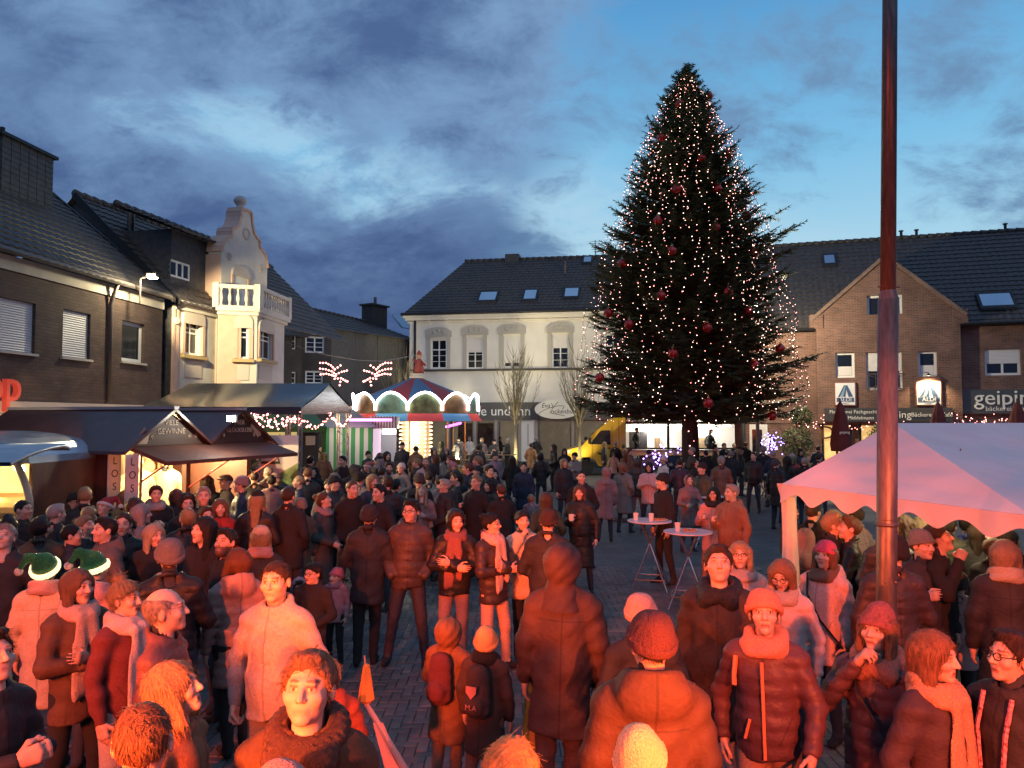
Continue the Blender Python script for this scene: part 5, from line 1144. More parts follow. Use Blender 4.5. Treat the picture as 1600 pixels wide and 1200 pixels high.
def green_stalls():
    # green awning hut with yellow lit front
    a = at(384, 655, 24.0); c = at(505, 655, 25.0); FG = Frame(a.to_2d(), c.to_2d()); r = empty('green_stall', matrix=FG.M); tag(r, 'green market stall with yellow lit front under the black canopy', 'market stall'); L = FG.len; mg = mat('green_paint', (.035, .12, .035), .6)
    b = MB(); b.hexa([(-.2, -.6, 2.35), (L, -.6, 2.35), (L, 1.5, 2.8), (-.2, 1.5, 2.8), (-.2, -.6, 2.5), (L, -.6, 2.5), (L, 1.5, 2.95), (-.2, 1.5, 2.95)]); b.build('roof', mg, r); b = MB(); b.box(0, L * .72, 1.0, 1.05, .9, 2.35); b.build('lit_back_panel', mat('green_stall_glow', (.8, .7, .35), .8, emit=(1, .72, .25), estr=.6), r); b = MB(); b.box(0, L, -.1, 0, 0, 1.0); b.build('counter_front', mg, r); b = MB(); [b.box(u - .06, u + .06, -.5, -.38, 0, 2.35) for u in (.05, L * .5, L - .06)]; b.build('posts', mg, r); b = MB(); b.box(L * .74, L - .05, .5, .55, 0, 2.3); b.build('dark_panel', mat('booth_dark', (.05, .05, .05), .7), r)
    b = MB(); b.box(L * .8, L * .93, .42, .46, 1.9, 2.2); b.build('notice', mat('board_white', (.66, .60, .54), .6), r)
    # striped booth
    a = at(508, 655, 27.5); c = at(582, 655, 28.0); FS = Frame(a.to_2d(), c.to_2d()); r = empty('striped_booth', matrix=FS.M); tag(r, 'booth with green and white striped walls beside the carousel', 'market stall'); L = FS.len; zt = FS.uz(545, 668)[1]; n = 11
    for k in range(n): b = MB(); b.box(L * k / n, L * (k + 1) / n, 0, .03, .0, zt); b.build('stripe_panel', mat('stripe_white', (.6, .6, .52), .7) if k % 2 else mat('stripe_green', (.05, .28, .08), .7), r)
    b = MB(); b.hexa([(-.15, -.25, zt), (L + .15, -.25, zt), (L + .15, 2, zt), (-.15, 2, zt), (L * .5 - .1, .7, zt + .75), (L * .5 + .1, .7, zt + .75), (L * .5 + .1, 1, zt + .75), (L * .5 - .1, 1, zt + .75)]); b.build('roof', mat('booth_grey', (.2, .22, .24), .5), r)
    lamp_light('booth_light', FS.world(L * .5, -1.2, 2.5), (1, .8, .7), 60, .1)
    # white lit booth
    a = at(583, 655, 28.5); c = at(618, 655, 28.6); FW = Frame(a.to_2d(), c.to_2d()); r = empty('white_ticket_booth', matrix=FW.M); tag(r, 'small white glowing ticket booth between striped booth and carousel', 'kiosk'); L = FW.len
    b = MB(); b.box(0, L * .35, 0, .05, .3, 2.4); b.build('lit_panel', mat('pinkish_panel', (.8, .65, .75), .6, emit=(1, .75, .9), estr=.7), r); b = MB(); b.box(-.1, L + .1, -.2, 1.4, 2.4, 2.85); b.build('roof', M_white, r); b = MB(); b.box(0, L, 1.2, 1.3, 0, 2.4); b.build('rear_wall', M_white, r); b = MB(); b.box(0, L, 0, .05, 0, .9); b.build('counter_front', mat('booth_yellow', (.6, .45, .1), .6), r); b = MB(); b.box(L * .4, L, .2, .3, 2.2, 2.38); b.build('tube_light', mat('tube_white', (1, 1, 1), .5, emit=(.9, .95, 1), estr=8), r)
    b = MB(); [b.box(L * q / 8 - .02, L * q / 8 + .02, -.24, -.21, 2.42, 2.85) for q in range(9)]; b.build('trim_slats', M_zinc, r)
green_stalls()
# ================================================================== CAROUSEL
def carousel():
    Y = 33.0; c = at(650, 655, Y); r = empty('carousel', (c.x, Y, 0)); tag(r, 'small fairground carousel with glowing white arches and red-blue cone roof', 'carousel')
    rad = 2.62; z1 = at(650, 655, Y - rad).z - .08; z0b = at(650, 646, Y - rad).z; zt = at(650, 612, Y - rad).z; zap = at(655, 588, Y).z
    cols = [mat('carousel_red', (.22, .02, .02), .5), mat('carousel_blue', (.04, .12, .26), .5)]; n = 12
    for k in range(n):
        a0, a1 = 2 * math.pi * k / n, 2 * math.pi * (k + 1) / n; am = (a0 + a1) / 2; V, Fc = [], []; m_ = 5
        for q in range(m_ + 1):
            t = q / m_; rr = (rad * .97) * (1 - t) ** 1.15 + .12 * t; z = zt - .35 + (zap - zt + .35) * (t ** .8)
            for s in range(4): a = a0 + (a1 - a0) * s / 3; V.append((rr * math.cos(a), rr * math.sin(a), z))
        for q in range(m_):
            for s in range(3): i = q * 4 + s; Fc.append((i, i + 1, i + 5, i + 4))
        new_obj('roof_segment', V, Fc, cols[k % 2], r, True)
        # lower fabric fringe
        V, Fc = [], []
        for s in range(5): a = a0 + (a1 - a0) * s / 4; V += [((rad + .02) * math.cos(a), (rad + .02) * math.sin(a), z0b), ((rad + .22) * math.cos(a), (rad + .22) * math.sin(a), z1)]
        for s in range(4): Fc.append((s * 2, s * 2 + 2, s * 2 + 3, s * 2 + 1))
        new_obj('rim_fabric', V, Fc, mat('rim_red', (.55, .04, .04), .5, emit=(1, .1, .1), estr=.08) if k % 2 else mat('rim_blue', (.08, .28, .50), .5, emit=(.2, .5, 1), estr=.06), r, True)
        # shield panels with arch
        V, Fc = [], []; s_ = 10
        for s in range(s_ + 1):
            t = s / s_; a = a0 + (a1 - a0) * t; h = zt - .50 + .48 * math.sin(math.pi * t) ** .8; V += [(rad * math.cos(a), rad * math.sin(a), z0b + .02), (rad * math.cos(a), rad * math.sin(a), h)]
        for s in range(s_): Fc.append((s * 2, s * 2 + 2, s * 2 + 3, s * 2 + 1))
        sp = new_obj('rim_panel', V, Fc, mat('rim_painting_%d' % (k % 3), ((.10, .14, .06), (.16, .10, .05), (.06, .12, .10))[k % 3], .5, 0, .9, 2.5, emit=((.5, .35, .15), (.6, .25, .1), (.2, .45, .3))[k % 3], estr=.07), r)
        pts = [((rad + .05) * math.cos(a0 + (a1 - a0) * s / s_), (rad + .05) * math.sin(a0 + (a1 - a0) * s / s_), zt - .50 + .48 * math.sin(math.pi * s / s_) ** .8) for s in range(s_ + 1)]
        b = MB(); b.tube(pts, .042, 6); b.build('arch_light', mat('arch_white', (1, 1, 1), .5, emit=(.95, .97, 1), estr=14), sp)
        b = MB(); b.tube([((rad + .06) * math.cos(a0), (rad + .06) * math.sin(a0), z0b + .12), ((rad + .06) * math.cos(a0), (rad + .06) * math.sin(a0), zt - .5)], .055, 6); b.build('post_light', mat('arch_pink', (1, 1, 1), .5, emit=(1, .55, .50), estr=11), sp)
    b = MB(); b.lathe([(.0001, .28), (rad + .1, .28), (rad + .15, .12), (rad + .15, 0)], 36); b.build('platform', mat('platform_grey', (.2, .2, .2), .5), r)
    b = MB(); b.lathe([(.75, .28), (.75, .5), (.62, 1.2), (.62, z1)], 20); b.build('centre_column', mat('column_cream', (.7, .55, .4), .5, emit=(1, .6, .3), estr=.25), r)
    P_ = [(.68 * math.cos(a * .42), .68 * math.sin(a * .42), .9 + q * .17) for q in range(13) for a in range(15)]; V, Fc = bulb_mesh(P_, [.04] * len(P_)); o = fast_mesh('column_lights', V, Fc, mat('column_bulb', (1, .9, .8), .5, emit=(1, .7, .4), estr=3.5), r); o['kind'] = 'stuff'
    for k in range(8):
        a = 2 * math.pi * k / 8; b = MB(); b.tube([(2.1 * math.cos(a), 2.1 * math.sin(a), .28), (2.1 * math.cos(a), 2.1 * math.sin(a), z1)], .025, 6); b.build('pole', mat('brass', (.5, .35, .12), .3, 1), r)
        cc = ((.6, .45, .04), (.5, .06, .05), (.1, .3, .5), (.6, .6, .55), (.6, .45, .04), (.12, .35, .12), (.5, .5, .5), (.55, .2, .05))[k]
        mm = mat('ride_%d' % k, cc, .3); o = empty('ride_car'); o.parent = r; o.location = (1.75 * math.cos(a), 1.75 * math.sin(a), .28); o.rotation_euler = (0, 0, a + math.pi / 2)
        b = MB(); b.hexa([(-.55, -.26, .12), (.55, -.26, .12), (.55, .26, .12), (-.55, .26, .12), (-.5, -.24, .5), (.42, -.24, .42), (.42, .24, .42), (-.5, .24, .5)]); b.hexa([(-.4, -.2, .5), (.1, -.2, .47), (.1, .2, .47), (-.4, .2, .5), (-.35, -.17, .75), (0, -.17, .75), (0, .17, .75), (-.35, .17, .75)]); b.build('body', mm, o)
        for (x, y) in ((-.35, -.27), (.35, -.27), (-.35, .27), (.35, .27)): b = MB(); b.lathe([(.0001, -.03), (.13, -.03), (.13, .03), (.0001, .03)], 10); b.build('wheel', M_black, o, Matrix.Translation((x, y, .13)) @ Matrix.Rotation(math.pi / 2, 4, 'X'))
    # figure on top
    b = MB(); b.lathe([(.32, zap - .2), (.3, zap), (.22, zap + .05), (.26, zap + .12), (.0001, zap + .12)], 14); b.build('top_collar', mat('carousel_cream', (.6, .55, .45), .5), r)
    f = empty('santa_figure', (c.x + .12, Y, zap + .12)); tag(f, 'little red clown-like figure on top of the carousel roof', 'figurine'); b = MB(); b.lathe([(.0001, 0), (.2, 0), (.22, .2), (.15, .5), (.1, .62), (.0001, .64)], 12); b.tube([(.13, -.05, .5), (.26, -.1, .35), (.2, -.2, .45)], .05, 6); b.tube([(-.13, -.05, .5), (-.26, -.05, .62)], .05, 6); b.build('body', mat('figure_red', (.30, .05, .04), .6), f, smooth=True); b = MB(); b.lathe([(math.sin(math.pi * q / 8) * .13 + .0001, .74 - math.cos(math.pi * q / 8) * .13) for q in range(9)], 12); b.build('head', mat('figure_face', (.45, .3, .22), .6), f, smooth=True); b = MB(); b.lathe([(.13, .8), (.1, .9), (.0001, 1.02)], 12); b.build('cap', mat('figure_red', (.30, .05, .04), .6), f)
    lamp_light('carousel_light', (c.x, Y - 1.6, z1 - .4), (1, .74, .42), 260, .3); lamp_light('carousel_arch_glow', (c.x + .3, Y + rad + .9, zt + .1), (.95, .95, 1), 260, .3)
    b = MB(); a, e = at(697, 667, Y - 1), at(720, 661, Y - .5); pts = [a.lerp(e, t / 6) - c + Vector((0, 0, 0)) for t in range(7)]; pts = [Vector((p.x, p.y, p.z + c.z)) for p in pts]; b.tube(pts, .05, 6); b.build('purple_light', mat('purple_glow', (1, .3, .8), .5, emit=(.8, .12, .8), estr=5), r)
carousel()
# ================================================================== FOOD TRUCK
def food_truck():
    Y = 38.0; a = at(879, 655, Y); e = at(1165, 655, Y - .6); FT = Frame(a.to_2d(), e.to_2d()); r = empty('food_truck', matrix=FT.M); tag(r, 'yellow food truck with open lit serving hatch behind the fir tree', 'truck')
    L = FT.len; my = mat('truck_yellow', (.50, .32, .03), .3, coat=.4); H = 2.95; D = 2.0
    # cab: side profile extruded
    cab = [(.0, .55), (.02, 1.05), (.12, 1.22), (.95, 1.42), (1.55, 2.1), (2.35, 2.75), (2.75, H - .05), (2.75, .45), (1.75, .45), (1.6, .75), (1.3, .88), (.98, .88), (.7, .75), (.55, .45), (.1, .45)]
    b = MB(); b.poly(cab, D, 0.); b.build('cab', my, r)
    b = MB(); b.poly([(1.32, 1.52), (2.35, 1.5), (2.35, 2.2), (1.88, 2.2)], -.012, -.004); w = b.build('side_window', M_glass, r)
    b = MB(); b.poly([(.98, 1.45), (1.55, 2.12), (1.58, 2.08), (1.03, 1.43)], D - .15, .15); b.build('windscreen', M_glass, r)
    b = MB(); b.box(1.25, 1.4, -.25, -.1, 1.55, 1.85); b.build('wing_mirror', M_black, r)
    b = MB(); b.poly([(.02, .95), (.05, 1.18), (.42, 1.25), (.35, 1.08)], -.02, -.005); b.build('headlight', mat('headlight', (.5, .5, .45), .15), r)
    b = MB(); b.box(-.06, .5, -.03, D, .38, .62); b.build('bumper', M_black, r)
    b = MB(); b.bar((1.45, -.004, .6), (1.45, -.004, 1.5), .02, .012); b.bar((2.42, -.004, .5), (2.42, -.004, 2.4), .02, .012); b.build('door_seam', M_black, r); b = MB(); b.box(2.2, 2.36, -.03, 0, 1.3, 1.36); b.build('door_handle', M_black, r)
    # box body
    b = MB(); x0 = 2.8; b.box(x0, L, 0, .06, .5, 1.25); b.box(x0, L, D - .06, D, .5, H); b.box(x0, L, .06, D - .06, H - .08, H); b.box(L - .06, L, .06, D - .06, .5, H - .08); b.box(x0, x0 + .3, 0, .06, 1.25, H); b.box(x0 + .3, L, 0, .06, 2.55, H); b.box(x0, L, .06, D - .06, .5, .58); b.build('box_body', mat('truck_black', (.02, .02, .022), .4), r)
    b = MB(); b.box(x0 - .03, x0 + .28, -.012, -.002, .5, H); b.build('yellow_panel', my, r)
    b = MB(); b.box(x0 + .3, L - .1, -.35, .3, 1.22, 1.27); b.build('counter', mat('steel', (.5, .48, .45), .3, .8), r); b = MB(); b.box(x0 + .3, L - .1, -.36, -.345, 1.0, 1.24); b.build('counter_front', mat('counter_copper', (.40, .22, .15), .4), r)
    b = MB(); b.box(x0 + .3, L - .1, D - .12, D - .08, 1.3, 2.5); b.build('kitchen_wall', mat('kitchen_white_glow', (.8, .8, .75), .4, emit=(1, .95, .82), estr=.38), r)  # wall emits by itself, light put in to whiten it
    for k, (u, w_, h_) in enumerate(((.6, .9, .8), (1.9, .25, .5), (3.3, .5, .9), (4.1, .6, .5))): b = MB(); b.box(x0 + u, x0 + u + w_, D - .5, D - .13, 1.3, 1.3 + h_); b.build('appliance', mat('appliance_%d' % (k % 2), ((.04, .04, .045), (.35, .25, .15))[k % 2], .4, .3), r)
    b = MB(); b.hexa([(x0 + .3, -1.3, 2.75), (L - .1, -1.3, 2.75), (L - .1, 0, 2.62), (x0 + .3, 0, 2.62), (x0 + .3, -1.3, 2.80), (L - .1, -1.3, 2.80), (L - .1, 0, 2.67), (x0 + .3, 0, 2.67)]); b.build('hatch_door', mat('hatch_grey', (.25, .25, .26), .4), r)
    b = MB(); b.bar((x0 + 2.35, -.02, .6), (x0 + 2.35, -.02, 2.6), .12); b.build('centre_post', M_black, r)
    b = MB(); b.box(x0 + .5, L - .5, .9, 1.0, 2.4, 2.45); b.build('tube_light', mat('tube_warm', (1, 1, 1), .5, emit=(1, .94, .8), estr=12), r)
    for u in (1.15, L - 1.6):
        b = MB(); b.lathe([(.0001, -.12), (.2, -.12), (.24, -.1), (.36, -.12), (.37, .1), (.0001, .1)], 20); w = b.build('wheel', mat('tyre', (.015, .015, .016), .8), r, Matrix.Translation((u, .1, .37)) @ Matrix.Rotation(-math.pi / 2, 4, 'X') @ Matrix.Rotation(math.pi, 4, 'X')); b = MB(); b.lathe([(.0001, -.135), (.13, -.13), (.21, -.122)], 14); b.build('rim', mat('rim_grey', (.3, .3, .3), .35, .8), w)
    ml = MATS['letter_white']; text('FOOD-TRUCK-MIETEN.de', 'lettering', face_m(x0 + 2.9, -.006, .82), .22, ml, r, extrude=.002); text('BBQ', 'lettering', face_m(x0 + .75, -.006, .9), .2, ml, r, extrude=.002)
    lamp_light('truck_light', FT.world(x0 + 1.6, .9, 2.2), (1, .93, .78), 110, .2); lamp_light('truck_light', FT.world(x0 + 4.0, .9, 2.2), (1, .93, .78), 110, .2)
    # purple decorated bush lights in front
    for k, (px, py, Y2, lab) in enumerate(((1040, 722, 27.0, 'small bush wrapped in violet lights before the food truck'), (1206, 690, 34.0, 'violet light cluster hanging beside the dark doorway'))):
        p = at(px, py, Y2); rs = np.random.default_rng(k); o = empty('violet_light_bush', p); tag(o, lab, 'light decoration'); P_ = [tuple(rs.normal(0, .3 if k == 0 else .22, 3)) for _ in range(70)]; V, Fc = bulb_mesh(P_, [.035] * 70); q = fast_mesh('bulbs', V, Fc, mat('violet_bulb', (1, 1, 1), .5, emit=(.35, .22, 1), estr=7), o); q['kind'] = 'stuff'; b = MB()
        for _ in range(26): d = rs.normal(0, .3, 3); b.tube([(0, 0, -.5 if k == 0 else .3), tuple(d)], .012, 3)
        b.build('twigs', M_wire, o)
food_truck()
# leafy shrub, planter by the right shops
def shrub(px, py, Y, lab, s, n):
    p = at(px, py, Y); r = empty('potted_shrub', (p.x, p.y, 0)); tag(r, lab, 'shrub'); rs = np.random.default_rng(n); V, Fc = [], []
    for k in range(n):
        d = rs.normal(0, 1, 3); d /= np.linalg.norm(d); q = d * s * rs.uniform(.5, 1) ** .5 + np.array((0, 0, p.z)); u = rs.normal(0, 1, 3); u /= np.linalg.norm(u); w = np.cross(u, d); i = len(V); ln = .09; V += [q - u * ln, q + w * ln * .35, q + u * ln, q - w * ln * .35]; Fc.append((i, i + 1, i + 2, i + 3))
    o = fast_mesh('foliage', V, Fc, mat('shrub_green', (.07, .11, .03), .6, 0, .4, 4), r); o['kind'] = 'stuff'; b = MB(); b.lathe([(.0001, 0), (.22, 0), (.28, .42), (.24, .42), (.0001, .38)], 14); b.tube([(0, 0, .4), (0, 0, p.z)], .03, 5); b.build('pot', mat('terracotta', (.2, .09, .05), .8), r)
shrub(1245, 692, 33, 'leafy green shrub in a pot beside the brick wall', .75, 900); shrub(1252, 652, 33.5, 'yellow-green lit shrub top under the fir tree edge', .5, 500); shrub(1380, 683, 30, 'leafy shrub behind the closed parasol', .6, 600)
# ================================================================== TABLES
def bistro_table(px, py, z, lab, rad=.36, items=()):
    p = on_z(px, py, z); r = empty('bistro_table', (p.x, p.y, 0)); tag(r, lab, 'table', 'high bistro tables'); b = MB(); b.lathe([(.0001, z - .02), (rad - .01, z - .022), (rad, z - .015), (rad, z - .004), (rad - .006, z), (.0001, z)], 36); b.build('table_top', mat('table_white', (.62, .62, .66), .35, 0, .05, 8), r); ms = mat('chrome', (.5, .48, .48), .22, .9)
    for k in range(2):
        a = .55 + k * math.pi / 2
        for s in (-1, 1): b = MB(); b.tube([(s * .40 * math.cos(a), s * .40 * math.sin(a), .0), (-s * .2 * math.cos(a), -s * .2 * math.sin(a), z - .02)], .016, 8); b.build('leg', ms, r)
    b = MB(); a = .55; c1 = (.33 * math.cos(a), .33 * math.sin(a), .18); c2 = (-.33 * math.sin(a), .33 * math.cos(a), .18); c3 = (-c1[0], -c1[1], .18); c4 = (-c2[0], -c2[1], .18)
    for u, v in ((c1, c2), (c2, c3), (c3, c4), (c4, c1)): b.tube([u, v], .011, 6)
    b.build('foot_rail', ms, r)
    for (dx, dy, kind, lb) in items:
        if kind == 'mug':
            o = empty('paper_cup', (p.x + dx, p.y + dy, z)); b = MB(); b.lathe([(.0001, 0), (.034, 0), (.042, .115), (.038, .115), (.031, .006)], 14); b.build('cup', mat('cup_white', (.7, .64, .60), .6), o); b = MB(); b.lathe([(.0405, .095), (.0435, .105), (.0425, .117)], 14); b.build('rim', mat('cup_white', (.7, .64, .60), .6), o); tag(o, lb, 'cup')
        else:
            o = empty('food_tray', (p.x + dx, p.y + dy, z)); b = MB(); b.lathe([(.0001, .004), (.1, .004), (.13, .022), (.127, .024), (.1, .008)], 18); b.build('plate', mat('cup_white', (.7, .64, .60), .6), o); rs = random.Random(3); b = MB(); [b.lathe([(.0001, .006), (.03, .01), (.025, .035), (.0001, .045)], 7, rs.uniform(-.07, .07), rs.uniform(-.06, .06)) for _ in range(7)]; b.build('food', mat('fried_food', (.35, .17, .06), .6), o, smooth=True); tag(o, lb, 'plate')
bistro_table(1015, 813, 1.1, 'round white bistro table farther left of the twin tables', items=((.02, -.04, 'mug', 'white paper cup on the farther bistro table'), (-.22, .02, 'mug', 'short paper cup at the rim of the farther bistro table'), (.16, -.05, 'plate', 'paper plate of food on the farther bistro table')))
bistro_table(1075, 830, 1.1, 'round white bistro table nearest the couple in coats', items=((-.14, .06, 'mug', 'white paper cup on the nearer bistro table'), (.02, -.02, 'plate', 'paper plate of food on the nearer bistro table')))
bistro_table(1106, 775, 1.1, 'round bistro table half hidden behind the pink coat woman', rad=.33)
def wood_table(px, py, z, lab, w=.75, d=.6):
    p = on_z(px, py, z); r = empty('standing_table', (p.x, p.y, 0)); tag(r, lab, 'table'); b = MB(); b.box(-w / 2, w / 2, -d / 2, d / 2, z - .035, z); b.build('table_top', mat('table_pale', (.38, .33, .28), .6), r); mw_ = mat('wood_leg', (.30, .20, .11), .6)
    for y in (-d / 2 + .06, d / 2 - .06):
        for s in (-1, 1): b = MB(); b.bar((s * w * .42, y, 0), (-s * w * .32, y + .03 * s, z - .036), .05, .03); b.build('leg', mw_, r)
    return r
wood_table(1198, 741, 1.1, 'wooden cross-legged standing table near the tent corner'); 
for k, (px, py, lab) in enumerate(((705, 728, 'beer table in front of the carousel, nearest the camera'), (735, 718, 'beer table in the middle of the row by the carousel'), (765, 710, 'beer table farthest back beside the white house shops'))):
    p = on_z(px, py, 1.05); r = empty('beer_table', (p.x, p.y, 0)); tag(r, lab, 'table', 'beer tables by the carousel'); b = MB(); b.box(-1.3, 1.3, -.3, .3, 1.02, 1.05); b.build('table_top', mat('beer_wood', (.33, .24, .15), .55, 0, .2, 5, stretch=(1, 8, 1)), r)
    for x in (-1.0, 1.0):
        for y in (-.22, .22): b = MB(); b.bar((x, y, 0), (x, y, 1.02), .05); b.build('leg', mat('wood_leg', (.30, .20, .11), .6), r)
    for q in range(4): o = empty('table_glass', (p.x - .9 + q * .5, p.y, 1.05)); b = MB(); b.lathe([(.0001, 0), (.035, 0), (.045, .14), (.04, .14), (.032, .01)], 10); b.build('glass', mat('clear_glass', (.75, .72, .65), .08, 0, alpha=.35), o); b = MB(); b.lathe([(.0001, .01), (.033, .01), (.038, .1), (.0001, .1)], 10); b.build('drink', mat('drink_amber', (.3, .12, .03), .3), o); tag(o, 'drinking glass on a beer table by the carousel', 'glass', 'glasses on beer tables')
# stage lamp housings behind the camera
for i, (loc, aim, pw, cone, soft) in enumerate(STAGE_LAMPS):
    r = empty('stage_spotlight', loc); tag(r, 'red stage spotlight on a stand, %s of twelve' % ('first', 'second', 'third', 'fourth', 'fifth', 'sixth', 'seventh', 'eighth', 'ninth', 'tenth', 'eleventh', 'twelfth')[i], 'stage light', 'red stage spotlights'); q = (Vector(aim) - Vector(loc)).to_track_quat('-Z', 'Y').to_matrix().to_4x4()
    b = MB(); b.lathe([(.0001, .24), (.07, .24), (.11, .12), (.12, 0), (.125, -.01)], 16); b.build('housing', M_black, r, Matrix.Translation((0, 0, 0)) @ q @ Matrix.Translation((0, 0, .06)))
    b = MB(); b.lathe([(.0001, .035), (.11, .03)], 16); b.build('lens', mat('red_lens', (1, .1, .05), .4, emit=(1, .08, .02), estr=6), r, q @ Matrix.Translation((0, 0, .05))); b = MB(); b.tube([(0, .0, -.15), (0, 0, -loc[2])], .03, 8); b.build('stand', M_black, r)
    lamp_light('stage_light', Vector(loc) + (Vector(aim) - Vector(loc)).normalized() * .16, STAGE_COLOR, pw, .09, 'SPOT', aim=aim, size=cone, blend=soft)
# ================================================================== PEOPLE: implicit surfaces meshed with surface nets
f4 = np.float32
class Fld:
    def __init__(s, lo, hi, h):
        s.lo = np.array(lo, f4); s.h = h; n = np.ceil((np.array(hi) - np.array(lo)) / h).astype(int) + 1
        s.X = (s.lo[0] + h * np.arange(n[0], dtype=f4))[:, None, None]; s.Y = (s.lo[1] + h * np.arange(n[1], dtype=f4))[None, :, None]; s.Z = (s.lo[2] + h * np.arange(n[2], dtype=f4))[None, None, :]
        s.d = np.full(n, 9., f4)
    def cap(s, a, b, ra, rb=None, fy=1., fx=1.):
        rb = ra if rb is None else rb; ax, ay, az = a; bx, by, bz = b; ex, ey, ez = (bx - ax) / fx, (by - ay) / fy, bz - az
        px, py, pz = (s.X - ax) / fx, (s.Y - ay) / fy, s.Z - az; L2 = ex * ex + ey * ey + ez * ez + 1e-9
        t = np.clip((px * ex + py * ey + pz * ez) / L2, 0, 1)
        return (np.sqrt((px - ex * t) ** 2 + (py - ey * t) ** 2 + (pz - ez * t) ** 2) - (ra + (rb - ra) * t)) * min(fx, fy, 1.)
    def ell(s, c, r):
        px, py, pz = (s.X - c[0]) / r[0], (s.Y - c[1]) / r[1], (s.Z - c[2]) / r[2]; k0 = np.sqrt(px * px + py * py + pz * pz) + 1e-6
        k1 = np.sqrt((px / r[0]) ** 2 + (py / r[1]) ** 2 + (pz / r[2]) ** 2) + 1e-6; return k0 * (k0 - 1) / k1
    def tor(s, c, R_, r, fy=1., tilt=0.):
        x = s.X - c[0]; y = (s.Y - c[1]) / fy; z = s.Z - c[2] - tilt * (s.Y - c[1]); return np.sqrt((np.sqrt(x * x + y * y) - R_) ** 2 + z * z) - r
    def add(s, d, k=.0):
        if k <= 0: s.d = np.minimum(s.d, d)
        else: h = np.clip(.5 + .5 * (d - s.d) / k, 0, 1); s.d = d * (1 - h) + s.d * h - k * h * (1 - h)
        return s
    def sub(s, d, k=.0):
        if k <= 0: s.d = np.maximum(s.d, -d)
        else: h = np.clip(.5 - .5 * (s.d + d) / k, 0, 1); s.d = s.d * (1 - h) - d * h + k * h * (1 - h)
        return s
    def cut(s, d): s.d = np.maximum(s.d, d); return s
    def net(s):
        D = s.d; ins = D < 0; n = D.shape
        if not ins.any(): return np.zeros((0, 3), f4), np.zeros((0, 4), np.int32)
        c = np.zeros(tuple(k - 1 for k in n), np.int8)
        for i in (0, 1):
            for j in (0, 1):
                for k in (0, 1): c += ins[i:n[0] - 1 + i, j:n[1] - 1 + j, k:n[2] - 1 + k]
        I, J, K = np.nonzero((c > 0) & (c < 8)); idx = np.full(c.shape, -1, np.int32); idx[I, J, K] = np.arange(len(I), dtype=np.int32)
        cor = [(i, j, k) for i in (0, 1) for j in (0, 1) for k in (0, 1)]; val = {q: D[I + q[0], J + q[1], K + q[2]] for q in cor}
        acc = np.zeros((len(I), 3), f4); cnt = np.zeros(len(I), f4)
        for a in cor:
            for ax in range(3):
                if a[ax]: continue
                b = list(a); b[ax] = 1; b = tuple(b); va, vb = val[a], val[b]; m = (va < 0) != (vb < 0); t = np.where(m, va / np.where(m, va - vb, 1), 0)
                p = np.array(a, f4)[None] * np.ones((len(I), 1), f4); p[:, ax] = t; acc += p * m[:, None]; cnt += m
        V = (acc / cnt[:, None] + np.stack((I, J, K), 1)) * s.h + s.lo
        Q = []
        for ax in range(3):
            sl0 = [slice(None)] * 3; sl1 = [slice(None)] * 3; sl0[ax] = slice(0, -1); sl1[ax] = slice(1, None); e = ins[tuple(sl0)] != ins[tuple(sl1)]
            u, v = [(1, 2), (2, 0), (0, 1)][ax]; P = np.nonzero(e); ok = (P[u] > 0) & (P[v] > 0) & (P[u] < n[u] - 1) & (P[v] < n[v] - 1); P = [p[ok] for p in P]
            q = []
            for du, dv in ((-1, -1), (0, -1), (0, 0), (-1, 0)):
                w = [p.copy() for p in P]; w[u] += du; w[v] += dv; q.append(idx[w[0], w[1], w[2]])
            q = np.stack(q, 1); inn = ins[P[0], P[1], P[2]]; q[~inn] = q[~inn][:, ::-1]; Q.append(q)
        return V.astype(f4), np.concatenate(Q).astype(np.int32)
def lod(Y): return 0 if Y < 5.35 else (1 if Y < 9.0 else 2)
HEAD_H = (.0051, .0086, .0125); HAIR_H = (.0082, .0120, .0175); BODY_H = (.027, .035, .048); COAT_H = (.0170, .024, .033); HAND_H = (.0062, .0105, .017)
